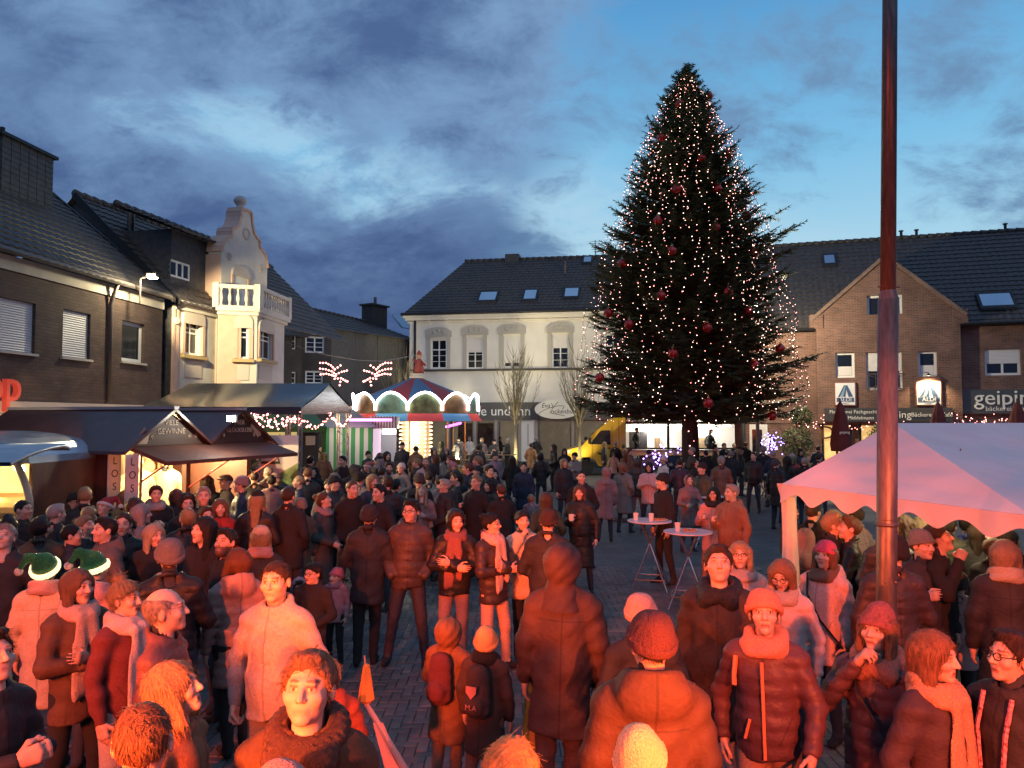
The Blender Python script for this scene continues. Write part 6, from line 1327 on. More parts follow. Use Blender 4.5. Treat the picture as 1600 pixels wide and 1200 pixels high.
# ---- head --------------------------------------------------------------
HEADS = {}
def head_piece(kind, lv, beard=False, smile=False):
    """head in its own space: centre of skull at origin, face to -y; returns V, Q, tint"""
    key = (kind, lv, beard, smile)
    if key in HEADS: return HEADS[key]
    fem = kind.startswith('f'); wide = {'m': 1.0, 'm2': 1.08, 'f': .95, 'f2': 1.0, 'k': .98}[kind]; jaw = 1.0 if not fem else .88
    g = Fld((-.105, -.135, -.235), (.105, .125, .135), HEAD_H[lv])
    g.add(g.ell((0, .018, .028), (.077 * wide, .097, .091))); g.add(g.ell((0, -.022, -.035), (.062 * wide * jaw, .068, .082)), .03)
    g.add(g.cap((0, .022, -.05), (0, .026, -.20), .053 * jaw, .052 * jaw), .02)
    g.add(g.ell((0, -.070, -.092), (.026 * wide * jaw, .020, .020)), .025)
    for s_ in (-1, 1):
        g.add(g.ell((s_ * .040 * wide, -.062, -.022), (.026, .024, .024)), .02); g.add(g.ell((s_ * .078 * wide, .012, -.008), (.010, .019, .032)), .006)
        g.sub(g.ell((s_ * .031, -.097, .010), (.019, .014, .011)), .012)
    g.add(g.cap((-.034, -.077, .031), (.034, -.077, .031), .0115 if not fem else .009), .014)
    g.add(g.cap((0, -.083, .020), (0, -.106, -.022), .0085, .0125), .010)
    for s_ in (-1, 1): g.add(g.ell((s_ * .0115, -.094, -.026), (.0085, .010, .008)), .006)
    g.add(g.cap((-.019, -.080, -.056), (.019, -.080, -.056), .0085), .008); g.add(g.cap((-.015, -.079, -.067), (.015, -.079, -.067), .009), .008); g.sub(g.cap((-.024, -.094, -.0610 + (.004 if smile else 0)), (.024, -.094, -.0610 + (.004 if smile else 0)), .0035), .004)
    for s_ in (-1, 1): g.add(g.ell((s_ * .031, -.0735, .010), (.0135, .0125, .0105)), .003)
    if beard: g.add(g.ell((0, -.045, -.082), (.055 * wide, .058, .048)), .02)
    V, Q = g.net(); T = np.ones((len(V), 3), f4); x, y, z = V[:, 0], V[:, 1], V[:, 2]; ax = np.abs(x); front = y < -.045
    def put(m, c, a=1.): T[m] = T[m] * (1 - a) + np.array(c, f4) * a
    cheek = np.exp(-(((ax - .045) / .02) ** 2 + ((z + .03) / .022) ** 2)) * front; T[:, 1] *= 1 - .16 * cheek; T[:, 2] *= 1 - .16 * cheek
    put(front & (ax < .024) & (z < -.049) & (z > -.075) & (y < -.078), (.74, .44, .42), .8); put(front & (ax < .024) & (np.abs(z + .061) < .0034), (.34, .15, .14), .85)
    put(front & (np.abs(ax - .032) < .019) & (np.abs(z - .010) < .0135), (.62, .50, .46), .6)  # eye sockets tinted darker, shade put into the skin colour
    e = front & (np.abs(ax - .031) < .0125) & (np.abs(z - .0095) < .0058) & (y < -.078); put(e, (1.15, 1.15, 1.15)); put(e & (np.abs(ax - .031) < .0052), (.09, .07, .06))
    put(front & (np.abs(ax - .031) < .0145) & (np.abs(z - .0175) < .0028), (.2, .15, .13), .8)
    put(front & (ax > .012) & (ax < .052) & (np.abs(z - .036 + .25 * np.maximum(0, ax - .036)) < .0048), (.25, .18, .14), .85)
    put(front & (np.abs(ax - .011) < .005) & (np.abs(z + .034) < .004), (.4, .25, .22), .7)
    if beard:
        hm = ((z < -.035) & (y < .02) & (y > -.2) & (z > -.14) & ~((ax < .022) & (z > -.073))) ; put(hm & (z < -.04), (.16, .11, .085), .9); put(front & (np.abs(z + .044) < .006) & (ax < .03), (.18, .12, .09), .85)
    elif not fem and kind != 'k': put((z < -.042) & front & (z > -.115), (.80, .78, .78), .55)
    HEADS[key] = (V, Q, T); return HEADS[key]
def skull_field(g, t=0., wide=1.): return g.ell((0, .018, .028), (.077 * wide + t, .097 + t, .091 + t))
HAIRS = {}
def strands(V, Q, kind, n):
    """loose locks: thin ribbons lying on and lifting off the hair surface"""
    nr = np.zeros_like(V); fn = np.cross(V[Q[:, 2]] - V[Q[:, 0]], V[Q[:, 3]] - V[Q[:, 1]])
    for c in range(4): np.add.at(nr, Q[:, c], fn)
    nr /= np.linalg.norm(nr, axis=1, keepdims=True) + 1e-9; rg = np.random.default_rng(len(V)); ok = np.nonzero((V * nr).sum(1) > 0)[0]
    i = rg.choice(ok, n); p = V[i]; m = nr[i]; crown = np.array((0, .05, .115), f4); d = p - crown; d[:, 2] -= .03
    if kind in ('long', 'wavy', 'longback', 'bob', 'curly'): d = np.where(p[:, 2:3] > .06, d, np.array((0, 0, -1.), f4))
    d = d + rg.normal(0, .035 if kind != 'curly' else .12, d.shape) * 1.0; d /= np.linalg.norm(d, axis=1, keepdims=True) + 1e-9; d -= m * (d * m).sum(1, keepdims=True); d /= np.linalg.norm(d, axis=1, keepdims=True) + 1e-9; s = np.cross(d, m)
    ln = rg.uniform(.02, .05 if kind in ('short', 'buzz', 'grey', 'quiff', 'balding') else .085, (n, 1)).astype(f4); w = rg.uniform(.0012, .0028, (n, 1)).astype(f4); lift = rg.uniform(.001, .010, (n, 1)).astype(f4) * (1 if kind != 'buzz' else .4); P_ = []
    for t in (0, .5, 1.):
        q = p + d * ln * t + m * (lift * t + .0015 - .010 * t * t * (ln > .05)); P_ += [q - s * w * (1 - .8 * t), q + s * w * (1 - .8 * t)]
    W = np.stack(P_, 1).reshape(-1, 3).astype(f4); b = (np.arange(n) * 6 + len(V))[:, None]
    q = np.concatenate([b + np.array((0, 1, 3, 2)), b + np.array((2, 3, 5, 4))]).astype(np.int32); return np.concatenate([V, W]), np.concatenate([Q, q])
def hair_piece(kind, lv):
    key = (kind, lv)
    if key in HAIRS: return HAIRS[key]
    hh = HAIR_H[lv]; g = Fld((-.17, -.18, -.42), (.17, .21, .24), hh); X, Y, Z = g.X, g.Y, g.Z
    ns = .0022 * np.sin(X * 95 + Y * 60 + 2 * np.sin(Z * 22)) * np.sin(Y * 80 + Z * 25) + .0018 * np.sin(X * 190 - Y * 150 + Z * 34)
    t = {'short': .011, 'buzz': .006, 'grey': .014, 'bald': .004}.get(kind, .017)
    if kind in ('short', 'buzz', 'grey', 'quiff'):
        g.add(skull_field(g, t, 1.03)); 
        if kind in ('quiff', 'grey', 'short'): g.add(g.ell((0, -.035, .108), (.058, .050, .026)), .02)
        g.d = g.d + ns + 0 * X; line = .078 + .006 * np.sin(X * 120) - .55 * np.maximum(0, np.abs(X) - .035) - 1.15 * (Y + .072); g.cut(np.where(Y < -.03, line - Z, -1)); g.cut(np.where(Y >= -.03, (.0 - .5 * (Y + .03)) - Z - .006, -1) if kind != 'buzz' else np.where(Y >= -.03, -.01 - .45 * (Y + .03) - Z, -1)); g.cut(-.085 - Z)
        for s_ in (-1, 1): g.sub(g.ell((s_ * .085, .010, -.010), (.025, .026, .034)), .008)
    elif kind == 'balding':
        g.add(skull_field(g, .009, 1.03)); g.d = g.d + ns; g.cut(Z - .075 + .5 * np.maximum(0, -Y)); g.cut(np.where(Y < .0, .02 - Z, -.07 - Z)); g.cut(-.035 - Y)
    else:
        g.add(skull_field(g, .016, 1.04)); 
        if kind in ('long', 'wavy', 'longback', 'curly', 'bob'):
            low = {'long': -.30, 'wavy': -.28, 'longback': -.34, 'curly': -.17, 'bob': -.13}[kind]
            for s_ in (-1, 1): g.add(g.cap((s_ * .074, .01, .03), (s_ * (.088 if kind != 'curly' else .095), -.010 if kind != 'longback' else .05, low), .036, .030 if kind != 'curly' else .05, 1.35), .03)
            g.add(g.cap((0, .085, .02), (0, .105, low - (.02 if kind != 'bob' else -.01)), .062, .036, .75, 1.30), .04)
        if kind == 'bun': g.add(g.ell((0, .115, .085), (.045, .042, .042)), .008)
        if kind == 'topbun': g.add(g.ell((0, .055, .138), (.042, .042, .038)), .008)
        if kind == 'ponytail': g.add(g.cap((0, .115, .06), (0, .155, -.16), .034, .020), .015)
        amp = 3.0 if kind == 'curly' else (1.6 if kind == 'wavy' else 1.0); g.d = g.d + ns * amp
        face = g.ell((0, -.115, -.045), (.060, .085, .118)); g.sub(face, .012); g.sub(g.ell((0, -.02, -.12), (.056, .075, .085)), .01)
        if kind in ('bun', 'topbun', 'ponytail'):
            g.cut(np.where(Y < .02, -.0 - Z - .9 * Y - .004, -.085 - Z)); 
            for s_ in (-1, 1): g.sub(g.ell((s_ * .09, .005, -.015), (.025, .028, .036)), .008)
        g.sub(g.cap((0, -.115, .105), (0, .0, .135), .008), .008)
    V, Q = g.net()
    if lv < 2: V, Q = strands(V, Q, kind, (800, 260)[lv])
    HAIRS[key] = (V, Q); return HAIRS[key]
HATS = {}
def hat_piece(kind, lv):
    """list of (part name, V, Q, colour slot)"""
    key = (kind, lv)
    if key in HATS: return HATS[key]
    out = []; hh = HAIR_H[lv]
    if kind in ('beanie', 'slouch', 'pom'):
        g = Fld((-.14, -.15, -.06), (.14, .19, .24), hh); g.add(skull_field(g, .020, 1.04)); g.add(g.ell((0, .035, .088), (.075, .085, .058 if kind != 'slouch' else .085)), .03)
        a = np.arctan2(g.X, g.Y - .018); g.d = g.d + .0018 * np.sin(a * 46) + .0035 * np.sin(g.X * 38 + g.Z * 30) * np.sin(g.Y * 41 + g.Z * 25); g.cut(np.where(True, .030 - .30 * (g.Y + .08) - g.Z, 0)); V, Q = g.net(); out.append(('hat', V, Q, 0))
        g = Fld((-.14, -.15, -.06), (.14, .16, .12), hh); sh = skull_field(g, .027, 1.05); z0 = .030 - .30 * (g.Y + .08); g.add(sh); g.cut(z0 - g.Z); g.cut(g.Z - z0 - .045); g.d = g.d + .0016 * np.sin(a[:, :, :1] * 46 if False else np.arctan2(g.X, g.Y - .018) * 46); V, Q = g.net(); out.append(('hat_cuff', V, Q, 0))
        if kind == 'pom': g = Fld((-.06, -.03, .11), (.06, .10, .22), hh); g.add(g.ell((0, .035, .165), (.04, .04, .04))); g.d = g.d + .006 * np.sin(g.X * 210) * np.sin(g.Y * 190) * np.sin(g.Z * 200); V, Q = g.net(); out.append(('pompom', V, Q, 1))
    elif kind == 'santa':
        g = Fld((-.14, -.15, -.06), (.22, .2, .25), hh); g.add(skull_field(g, .018, 1.04)); g.add(g.cap((0, .03, .09), (.09, .09, .16), .075, .03), .03); g.add(g.cap((.09, .09, .16), (.155, .12, .06), .03, .018), .02); g.cut(.030 - .30 * (g.Y + .08) - g.Z); V, Q = g.net(); out.append(('hat', V, Q, 0))
        g = Fld((-.15, -.16, -.07), (.15, .17, .12), hh); g.add(skull_field(g, .036, 1.05)); z0 = .026 - .30 * (g.Y + .08); g.cut(z0 - g.Z); g.cut(g.Z - z0 - .05); g.d = g.d + .004 * np.sin(g.X * 160) * np.sin(g.Y * 170) * np.sin(g.Z * 150); V, Q = g.net(); out.append(('hat_brim', V, Q, 1))
        g = Fld((.1, .05, -.02), (.22, .19, .12), hh); g.add(g.ell((.16, .12, .045), (.035, .035, .035))); V, Q = g.net(); out.append(('pompom', V, Q, 1))
    elif kind == 'cap':
        g = Fld((-.13, -.2, -.05), (.13, .16, .16), hh); g.add(skull_field(g, .017, 1.04)); g.add(g.ell((0, -.02, .10), (.082, .1, .035)), .02); g.cut(.042 - .12 * (g.Y + .08) - g.Z); pk = g.ell((0, -.115, .050), (.068, .062, .012)); g.add(pk, .006); V, Q = g.net(); out.append(('cap', V, Q, 0))
    elif kind == 'brimhat':
        g = Fld((-.17, -.2, .0), (.17, .22, .19), hh); g.add(skull_field(g, .016, 1.04)); g.add(g.ell((0, .015, .115), (.075, .09, .05)), .02); g.cut(.05 - g.Z); b = g.ell((0, .015, .062), (.145, .165, .011)); g.add(b, .006); V, Q = g.net(); out.append(('hat', V, Q, 0))
    elif kind == 'hood':
        g = Fld((-.19, -.19, -.26), (.19, .24, .23), hh); g.add(g.ell((0, .035, .018), (.118, .135, .135))); g.add(g.ell((0, .085, .055), (.075, .085, .09)), .05); g.add(g.cap((0, .045, -.09), (0, .055, -.25), .088, .125, .9), .035)
        g.d = g.d + .0055 * np.sin(g.Z * 48 + g.Y * 34 + 2 * np.sin(g.X * 22)) * np.sin(g.X * 36 + g.Z * 17) + .0035 * np.exp(-(g.X / .009) ** 2); g.sub(g.ell((0, -.09, -.01), (.080, .105, .112)), .015); g.sub(g.ell((0, .02, .015), (.098, .112, .112)), .006); V, Q = g.net(); out.append(('hood', V, Q, 0))
    HATS[key] = out; return out
HANDS = {}
def hand_piece(kind, lv):
    """right hand from the wrist along -z, palm facing +x, thumb to -y"""
    key = (kind, lv)
    if key in HANDS: return HANDS[key]
    g = Fld((-.07, -.085, -.215), (.085, .07, .04), HAND_H[lv]); g.add(g.cap((0, 0, .05), (0, 0, -.02), .027, .025, 1.15)); g.add(g.cap((0, -.022, -.035), (0, -.028, -.085), .017), .02); g.add(g.cap((0, .0, -.035), (0, .0, -.09), .017), .02); g.add(g.cap((0, .022, -.03), (0, .026, -.080), .016), .02)
    curl = {'relaxed': .45, 'grip': 1.45, 'flat': .12, 'glove': .4}[kind]; th = .0 if kind != 'glove' else .003
    for i, (y, ln) in enumerate(((-.031, .072), (-.011, .080), (.010, .075), (.029, .058))):
        a = curl * (.55 + .08 * i); p = np.array((0, y, -.086 + .004 * abs(i - 1))); l1 = ln * .46
        for j, (l, r0, r1) in enumerate(((ln * .46, .0095, .0085), (ln * .32, .0085, .0078), (ln * .24, .0078, .0065))):
            q = p + np.array((math.sin(a) * l, y * .03, -math.cos(a) * l)); g.add(g.cap(p, q, r0 + th, r1 + th), .005); p = q; a += curl * .62
    t0 = np.array((.006, -.026, -.02)); t1 = t0 + np.array((.016, -.034, -.030)); t2 = t1 + np.array((.012 + .01 * curl, -.012 + .012 * curl, -.030)); t3 = t2 + np.array((.006 + .006 * curl, .004, -.020)); g.add(g.cap(t0, t1, .014, .0115), .012); g.add(g.cap(t1, t2, .0115, .0098), .005); g.add(g.cap(t2, t3, .0098, .008), .004)
    HANDS[key] = g.net(); return HANDS[key]
# ---- poses: arm joints on a 1.75 m figure (right = -x, left = +x), face to -y
POSE = {
 'down': ((( -.235, .035, 1.14), (-.235, -.040, .885), 'relaxed'), ((.235, .035, 1.14), (.235, -.040, .885), 'relaxed')),
 'pockets': (((-.262, .065, 1.13), (-.185, -.105, .965), None), ((.262, .065, 1.13), (.185, -.105, .965), None)),
 'folded': (((-.262, -.055, 1.13), (.045, -.215, 1.135), 'relaxed'), ((.262, -.055, 1.13), (-.045, -.200, 1.185), 'relaxed')),
 'cup': (((-.262, -.0, 1.13), (-.125, -.255, 1.235), 'grip'), ((.265, .03, 1.14), (.262, -.045, .885), 'relaxed')),
 'phone': (((-.250, -.02, 1.13), (-.075, -.255, 1.22), 'grip'), ((.250, -.02, 1.13), (.075, -.255, 1.22), 'grip')),
 'mouth': (((-.260, -.095, 1.20), (-.075, -.155, 1.470), 'grip'), ((.270, .02, 1.13), (.205, -.11, .93), 'relaxed')),
 'table': (((-.260, -.06, 1.13), (-.150, -.270, 1.10), 'grip'), ((.260, -.06, 1.13), (.150, -.270, 1.10), 'relaxed')),
 'front': (((-.262, .0, 1.12), (-.070, -.210, 1.02), 'relaxed'), ((.262, .0, 1.12), (.060, -.215, 1.00), 'relaxed')),
 'bag': (((-.262, .03, 1.14), (-.258, -.02, .88), 'grip'), ((.285, .05, 1.13), (.200, -.10, .955), None)),
 'walk': (((-.270, .09, 1.14), (-.262, .07, .885), 'relaxed'), ((.265, -.03, 1.15), (.250, -.19, .95), 'relaxed')),
 'reach': (((-.270, -.10, 1.20), (-.180, -.350, 1.22), 'flat'), ((.265, .03, 1.14), (.262, -.045, .885), 'relaxed')),
}
def body_piece(pose, lv, stance, skirt=False):
    g = Fld((-.42, -.46, -.02), (.42, .30, 1.60), BODY_H[lv]); A = POSE[pose]
    g.add(g.cap((0, .01, 1.00), (0, .02, 1.30), .125, .135, .72, 1.15)); g.add(g.cap((-.13, .02, 1.40), (.13, .02, 1.40), .062), .06); g.add(g.cap((0, .025, 1.38), (0, .03, 1.56), .062, .056), .03); g.add(g.ell((0, .015, .93), (.165, .125, .13)), .06)
    dx, fw = stance
    for s_, f in ((-1, fw), (1, -fw)):
        hip = (s_ * .088, .01, .90); kn = (s_ * (.098 + dx * .5), -.018 - f * .5, .50 + abs(f) * .02); an = (s_ * (.100 + dx), .03 - f, .095); g.add(g.cap(hip, kn, .092, .068), .03); g.add(g.cap(kn, an, .066, .052), .02)
        g.add(g.cap((an[0], an[1] + .025, .045), (an[0] + s_ * .025, an[1] - .155, .035), .046, .038, 1., .95), .02)
    g.d = g.d + .004 * np.sin(g.Z * 48 + g.X * 20) * (g.Z < .55)
    for s_, (el, wr, hk) in zip((-1, 1), A): sh = (s_ * .175, .02, 1.395); g.add(g.cap(sh, el, .050, .043), .03); g.add(g.cap(el, wr, .042, .030), .01)
    V, Q = g.net(); m = np.zeros(len(Q), np.int32); zc = V[Q].mean(1)[:, 2]; m[zc < .078] = 1; return V, Q, m
def coat_piece(pose, lv, style, hem, bulk, hoodd, collar):
    """jacket or coat with sleeves; style: puffer, cloth, knit"""
    g = Fld((-.47, -.50, max(.08, hem - .05)), (.47, .34, 1.62), COAT_H[lv]); A = POSE[pose]; b = bulk
    b = b * .55; g.add(g.cap((-.045, .025, 1.455), (-.150, .022, 1.392), .062 + b * .4, .066 + b * .5)); g.add(g.cap((.045, .025, 1.455), (.150, .022, 1.392), .062 + b * .4, .066 + b * .5)); g.add(g.ell((0, .008, 1.25), (.168 + b, .128 + b, .23)), .06); g.add(g.ell((0, .0, 1.04), (.162 + b, .130 + b, .22)), .06)
    if hem < .95: fl = .165 + b + (.95 - hem) * .085; g.add(g.cap((0, .005, 1.0), (0, .008, hem - .1), .155 + b, fl, .80, 1.03), .06)
    for s_, (el, wr, hk) in zip((-1, 1), A):
        sh = (s_ * .166, .02, 1.388); g.add(g.cap(sh, el, .066 + b * .6, .058 + b * .5), .04); w = np.array(wr) + (np.array(wr) - np.array(el)) * .04; g.add(g.cap(el, tuple(w), .058 + b * .5, .044 + b * .3), .015)
    if collar: g.add(g.tor((0, .026, 1.492), .072, .028 + b * .3, .95, .38), .02)
    if style == 'puffer': g.d = g.d + .0135 * (1 - np.abs(np.sin(g.Z * math.pi / .085))) ** 2 + .003 * np.sin(g.X * 33 + g.Z * 21) * np.sin(g.Y * 37 + g.Z * 13)
    elif style == 'knit': g.d = g.d + .004 * np.sin(g.X * 24 + g.Z * 17) * np.sin(g.Y * 27 + g.Z * 9)
    else:
        wv = 1.6 * np.sin(g.X * 9 + g.Y * 7) ; arm = np.clip((np.abs(g.X) - .15) / .06, 0, 1); g.d = g.d + .007 * np.sin(g.X * 15 + g.Z * 11 + 2 * np.sin(g.Z * 9)) * np.sin(g.Y * 19 + g.Z * 23) + (.0012 + .003 * arm) * np.sin(g.Z * 55 + g.X * 25 + g.Y * 18 + wv * 3) + .003 * np.sin(g.X * 44 + wv) * np.clip(1.1 - g.Z, 0, .5)
    g.cut(hem + .012 * np.sin(g.X * 16) - g.Z); g.sub(g.cap((0, .02, 1.44), (0, .02, 1.75), .064, .085))
    g.add(g.cap((0, -.136 - b, 1.34), (0, -.136 - b, hem + .05), .0065), .006) if style != 'knit' else None
    if hoodd: g.add(g.ell((0, .112, 1.445), (.135 + b, .072, .115)), .03); g.add(g.tor((0, .05, 1.50), .105, .032, .85, .35), .03); g.sub(g.ell((0, .068, 1.56), (.088, .062, .085)), .02)
    for s_, (el, wr, hk) in zip((-1, 1), A):
        e = np.array(el); w = np.array(wr); d = (w - e) / np.linalg.norm(w - e); c = w + d * .012
        if hk: g.cut(np.where((g.X * s_ > .02) | (pose in ('folded', 'front', 'phone', 'mouth')), np.where(np.sqrt((g.X - c[0]) ** 2 + (g.Y - c[1]) ** 2 + (g.Z - c[2]) ** 2) < .09, (g.X - c[0]) * d[0] + (g.Y - c[1]) * d[1] + (g.Z - c[2]) * d[2], -1), -1).astype(f4))
    return g.net()
def scarf_piece(lv, ends, pose_seed):
    g = Fld((-.24, -.32, .85), (.24, .22, 1.62), COAT_H[lv] * .8); g.add(g.tor((0, .018, 1.500), .088, .040, .98, .25)); g.add(g.tor((0, .008, 1.455), .106, .038, 1.0, .12), .02); g.d = g.d + .0055 * np.sin(np.arctan2(g.X, g.Y) * 3 + g.Z * 75)
    if ends: g.add(g.cap((-.05, -.125, 1.42), (-.072, -.150, .93), .046, .056, .30), .02); g.add(g.cap((.045, -.120, 1.42), (.062, -.152, 1.03), .046, .054, .30), .02); g.d = g.d + .003 * np.sin(g.X * 75 + g.Z * 6)
    return g.net()
COATS, BODIES, SCARVES = {}, {}, {}
def cached(d, key, fn):
    if key not in d: d[key] = fn()
    return d[key]
def rot3(yaw=0., pitch=0., roll=0.): return np.array(Matrix.Rotation(yaw, 3, 'Z') @ Matrix.Rotation(pitch, 3, 'X') @ Matrix.Rotation(roll, 3, 'Y'), f4)
def cmat(prefix, c, kind='cloth'):
    k = '%s_%s_%02d_%02d_%02d' % (prefix, kind, *[int(round(x * 99)) for x in c])
    if kind == 'puffer': return mat(k, c, .50, 0, .10, 9, .35, 28, spec=.35)
    if kind == 'hair': return mat(k, c, .50, 0, .35, 70, .6, 120, stretch=(3, 3, .25), spec=.4)
    if kind == 'skin': return mat(k, c, .48, 0, .06, 40, .08, 300, tint=True, spec=.4)
    if kind == 'knit': return mat(k, c, .92, 0, .2, 110, .8, 150)
    if kind == 'sequin': return mat(k, c, .22, .7, .6, 120, .9, 160)
    return (mat(k, c, .70, 0, .12, 14, .35, 34, spec=.3) if (int(c[0] * 1000) + int(c[2] * 1000)) % 2 else mat(k, c, .92, 0, .16, 60, .22, 140))
def coat_mat(c, style):
    """woven shell with the zip, back seam, yoke and pocket welts drawn as seams in the cloth"""
    m = cmat('coat', c, 'puffer' if style == 'puffer' else ('knit' if style == 'knit' else 'cloth'))
    if m.get('seams') or style == 'knit': return m
    m['seams'] = 1; nt = m.node_tree; b = nt.nodes['Principled BSDF']; src = b.inputs['Base Color'].links[0].from_socket; N = nt.nodes; L = nt.links
    def mt(op, a, c_=None):
        n = N.new('ShaderNodeMath'); n.operation = op
        for i, v in enumerate((a, c_)):
            if v is None: continue
            if isinstance(v, (int, float)): n.inputs[i].default_value = v
            else: L.new(v, n.inputs[i])
        return n.outputs[0]
    tc = N.new('ShaderNodeTexCoord'); sp = N.new('ShaderNodeSeparateXYZ'); L.new(tc.outputs['Object'], sp.inputs[0]); x, y, z = sp.outputs; ax = mt('ABSOLUTE', x)
    mid = mt('LESS_THAN', ax, .006)
    lo = mt('MULTIPLY', mt('LESS_THAN', mt('ABSOLUTE', mt('SUBTRACT', mt('SUBTRACT', z, 1.02), mt('MULTIPLY', mt('SUBTRACT', ax, .11), 2.2))), .012), mt('MULTIPLY', mt('LESS_THAN', mt('ABSOLUTE', mt('SUBTRACT', z, 1.02)), .075), mt('LESS_THAN', y, -.03)))
    yo = mt('MULTIPLY', mt('LESS_THAN', mt('ABSOLUTE', mt('SUBTRACT', z, 1.315)), .004), mt('MULTIPLY', mt('LESS_THAN', ax, .15), mt('GREATER_THAN', y, .03)))
    f = mt('MAXIMUM', mt('MAXIMUM', mid, lo), yo if style != 'puffer' else 0.0)
    mx = N.new('ShaderNodeMix'); mx.data_type = 'RGBA'; L.new(mt('MULTIPLY', f, .45), mx.inputs[0]); L.new(src, mx.inputs[6]); mx.inputs[7].default_value = (c[0] * .3, c[1] * .3, c[2] * .3, 1); L.new(mx.outputs[2], b.inputs['Base Color'])
    return m
def mesh_from(name, V, Q, mats, mi=None, tint=None):
    me = fast_mesh(name, V, Q, mats, False, True, mi)
    if tint is not None:
        a = me.color_attributes.new('tint', 'FLOAT_COLOR', 'POINT'); c = np.ones((len(V), 4), f4); c[:, :3] = tint; a.data.foreach_set('color', c.ravel())
    return me
PEOPLE = []; MESHC = {}
def link(name, me, parent, loc=None):
    o = bpy.data.objects.new(name, me); C.objects.link(o); o.parent = parent; return o
SK = {'pale': (.60, .40, .31), 'mid': (.54, .34, .25), 'dark': (.34, .20, .14)}
def person(px, py, h=1.72, rot=0, label=None, coat=(.02, .02, .022), style='cloth', hem=.80, bulk=.0, hair='short', hc=(.06, .035, .02), hat=None, hatc=(.02, .02, .02), hat2=(.7, .68, .64), scarf=None, ends=False, pose='pockets', legs=(.03, .035, .05), shoes=(.02, .02, .02), face='m', skin='pale', beard=False, glasses=False, hood=None, hoodd=False, collar=True, smile=False, yaw=0, pitch=0, stance=None, bag=None, pack=None, Y=None, group='people in the market crowd', cup=False, phone=False, lv=None, zbase=0., sink=0., fur=None, belt=None, phead=None):
    # place by the crown of the head
    top = h + (.03 if hat else .012)
    if Y is None: q = on_z(px, py, top + zbase); X_, Y_ = q.x, q.y
    else: q = at(px, py, Y); X_, Y_ = q.x, Y; h = max(.8, q.z - zbase - (.03 if hat else .012))
    L_ = lod(Y_) if lv is None else lv
    s = h / 1.75; child = h < 1.45
    r_ = R(rot) - math.atan2(X_, Y_)
    hs = (1.0 if not child else 1.0 + (1.45 - h) * .65)      # children have larger heads
    rp = random.Random(int(px * 13 + py * 7)); near = Y_ < 9.0
    if pose == 'pockets' and rp.random() < .42: pose = rp.choice(('down', 'front', 'folded', 'cup', 'bag', 'phone'))
    if yaw == 0 and near: yaw = rp.choice((-20, -10, 0, 10, 20))
    if pitch == 0 and near: pitch = rp.choice((-8, 0, 0, -16))
    stance = stance or (rp.choice(((.02, 0.0), (.05, .04), (-.02, .05), (.04, -.06))) if pose != 'walk' else (.0, .16))
    if L_ == 2: stance = (.05, .04) if stance[1] else (.02, 0.0)
    hk = ('k' if child else face)
    if L_ == 2: hk = hk[0]; yaw = round(yaw / 20) * 20; pitch = round(pitch / 16) * 16; smile = False; hs = round(hs, 1)
    if hat and hair in ('short', 'quiff', 'grey'): hair = 'buzz'
    Hp = head_piece(hk, L_, beard, smile); HM = rot3(R(yaw), R(pitch)); HC = np.array((0, .012 - .0, 1.75 - .121 * hs), f4)
    def hx(V): return (V * hs) @ HM.T + HC
    sk = cmat('skin', SK[skin], 'skin'); lm = cmat('trousers', legs); sm = cmat('shoe', shoes)
    # ---- body mesh (legs, torso, neck, head, hands in one mesh)
    bkey = ('b', pose, L_, stance, hk, beard, smile, round(yaw / 10), round(pitch / 8), round(hs, 2))
    if bkey not in MESHC:
        bV, bQ, bm = cached(BODIES, (pose, L_, stance), lambda: body_piece(pose, L_, stance))
        hV, hQ, hT = Hp; Vs = [bV, hx(hV)]; Qs = [bQ, hQ + len(bV)]; ms = [bm, np.full(len(hQ), 2, np.int32)]; Ts = [np.ones((len(bV), 3), f4), hT]; n = len(bV) + len(hV)
        for s_, (el, wr, hkind) in zip((-1, 1), POSE[pose]):
            if not hkind: continue
            V, Q = hand_piece(hkind, L_); V = V.copy(); e = Vector(el); w = Vector(wr); d = (w - e).normalized()
            if s_ > 0: V[:, 0] *= -1; Q = Q[:, ::-1]
            z_ = -d; inward = Vector((-s_, 0, 0)) if abs(d.x) < .8 else Vector((0, 1, 0))
            if pose in ('folded', 'front'): inward = Vector((0, 1, 0))
            x_ = (inward - z_ * inward.dot(z_)).normalized() * (1 if s_ < 0 else -1); y_ = z_.cross(x_); M3 = np.array(((x_.x, y_.x, z_.x), (x_.y, y_.y, z_.y), (x_.z, y_.z, z_.z)), f4)
            V = (V * 1.04) @ M3.T + np.array(w, f4); Vs.append(V.astype(f4)); Qs.append(Q + n); n += len(V); ms.append(np.full(len(Q), 2, np.int32)); Ts.append(np.tile(np.array(((.94, .86, .84),), f4), (len(V), 1)))
        MESHC[bkey] = mesh_from('person', np.concatenate(Vs), np.concatenate(Qs), [lm, sm, sk], np.concatenate(ms), np.concatenate(Ts))
    o = bpy.data.objects.new('person', MESHC[bkey]); C.objects.link(o)
    for i, m in enumerate((lm, sm, sk)): o.material_slots[i].link = 'OBJECT'; o.material_slots[i].material = m
    o.location = (X_, Y_, zbase - sink); o.rotation_euler = (R(rp.uniform(-1.2, 2.2)), R(rp.uniform(-2, 2)), r_); o.scale = (s, s, s) if not child else (s * 1.04, s * 1.04, s)
    def part(name, key, fn, m):
        if key not in MESHC: V, Q = fn(); MESHC[key] = mesh_from(name, V, Q, [m])
        c = link(name, MESHC[key], o); c.material_slots[0].link = 'OBJECT'; c.material_slots[0].material = m; return c
    ck = (pose, L_, style, round(hem, 2), round(bulk, 3), bool(hoodd), collar); cm = coat_mat(coat, style)
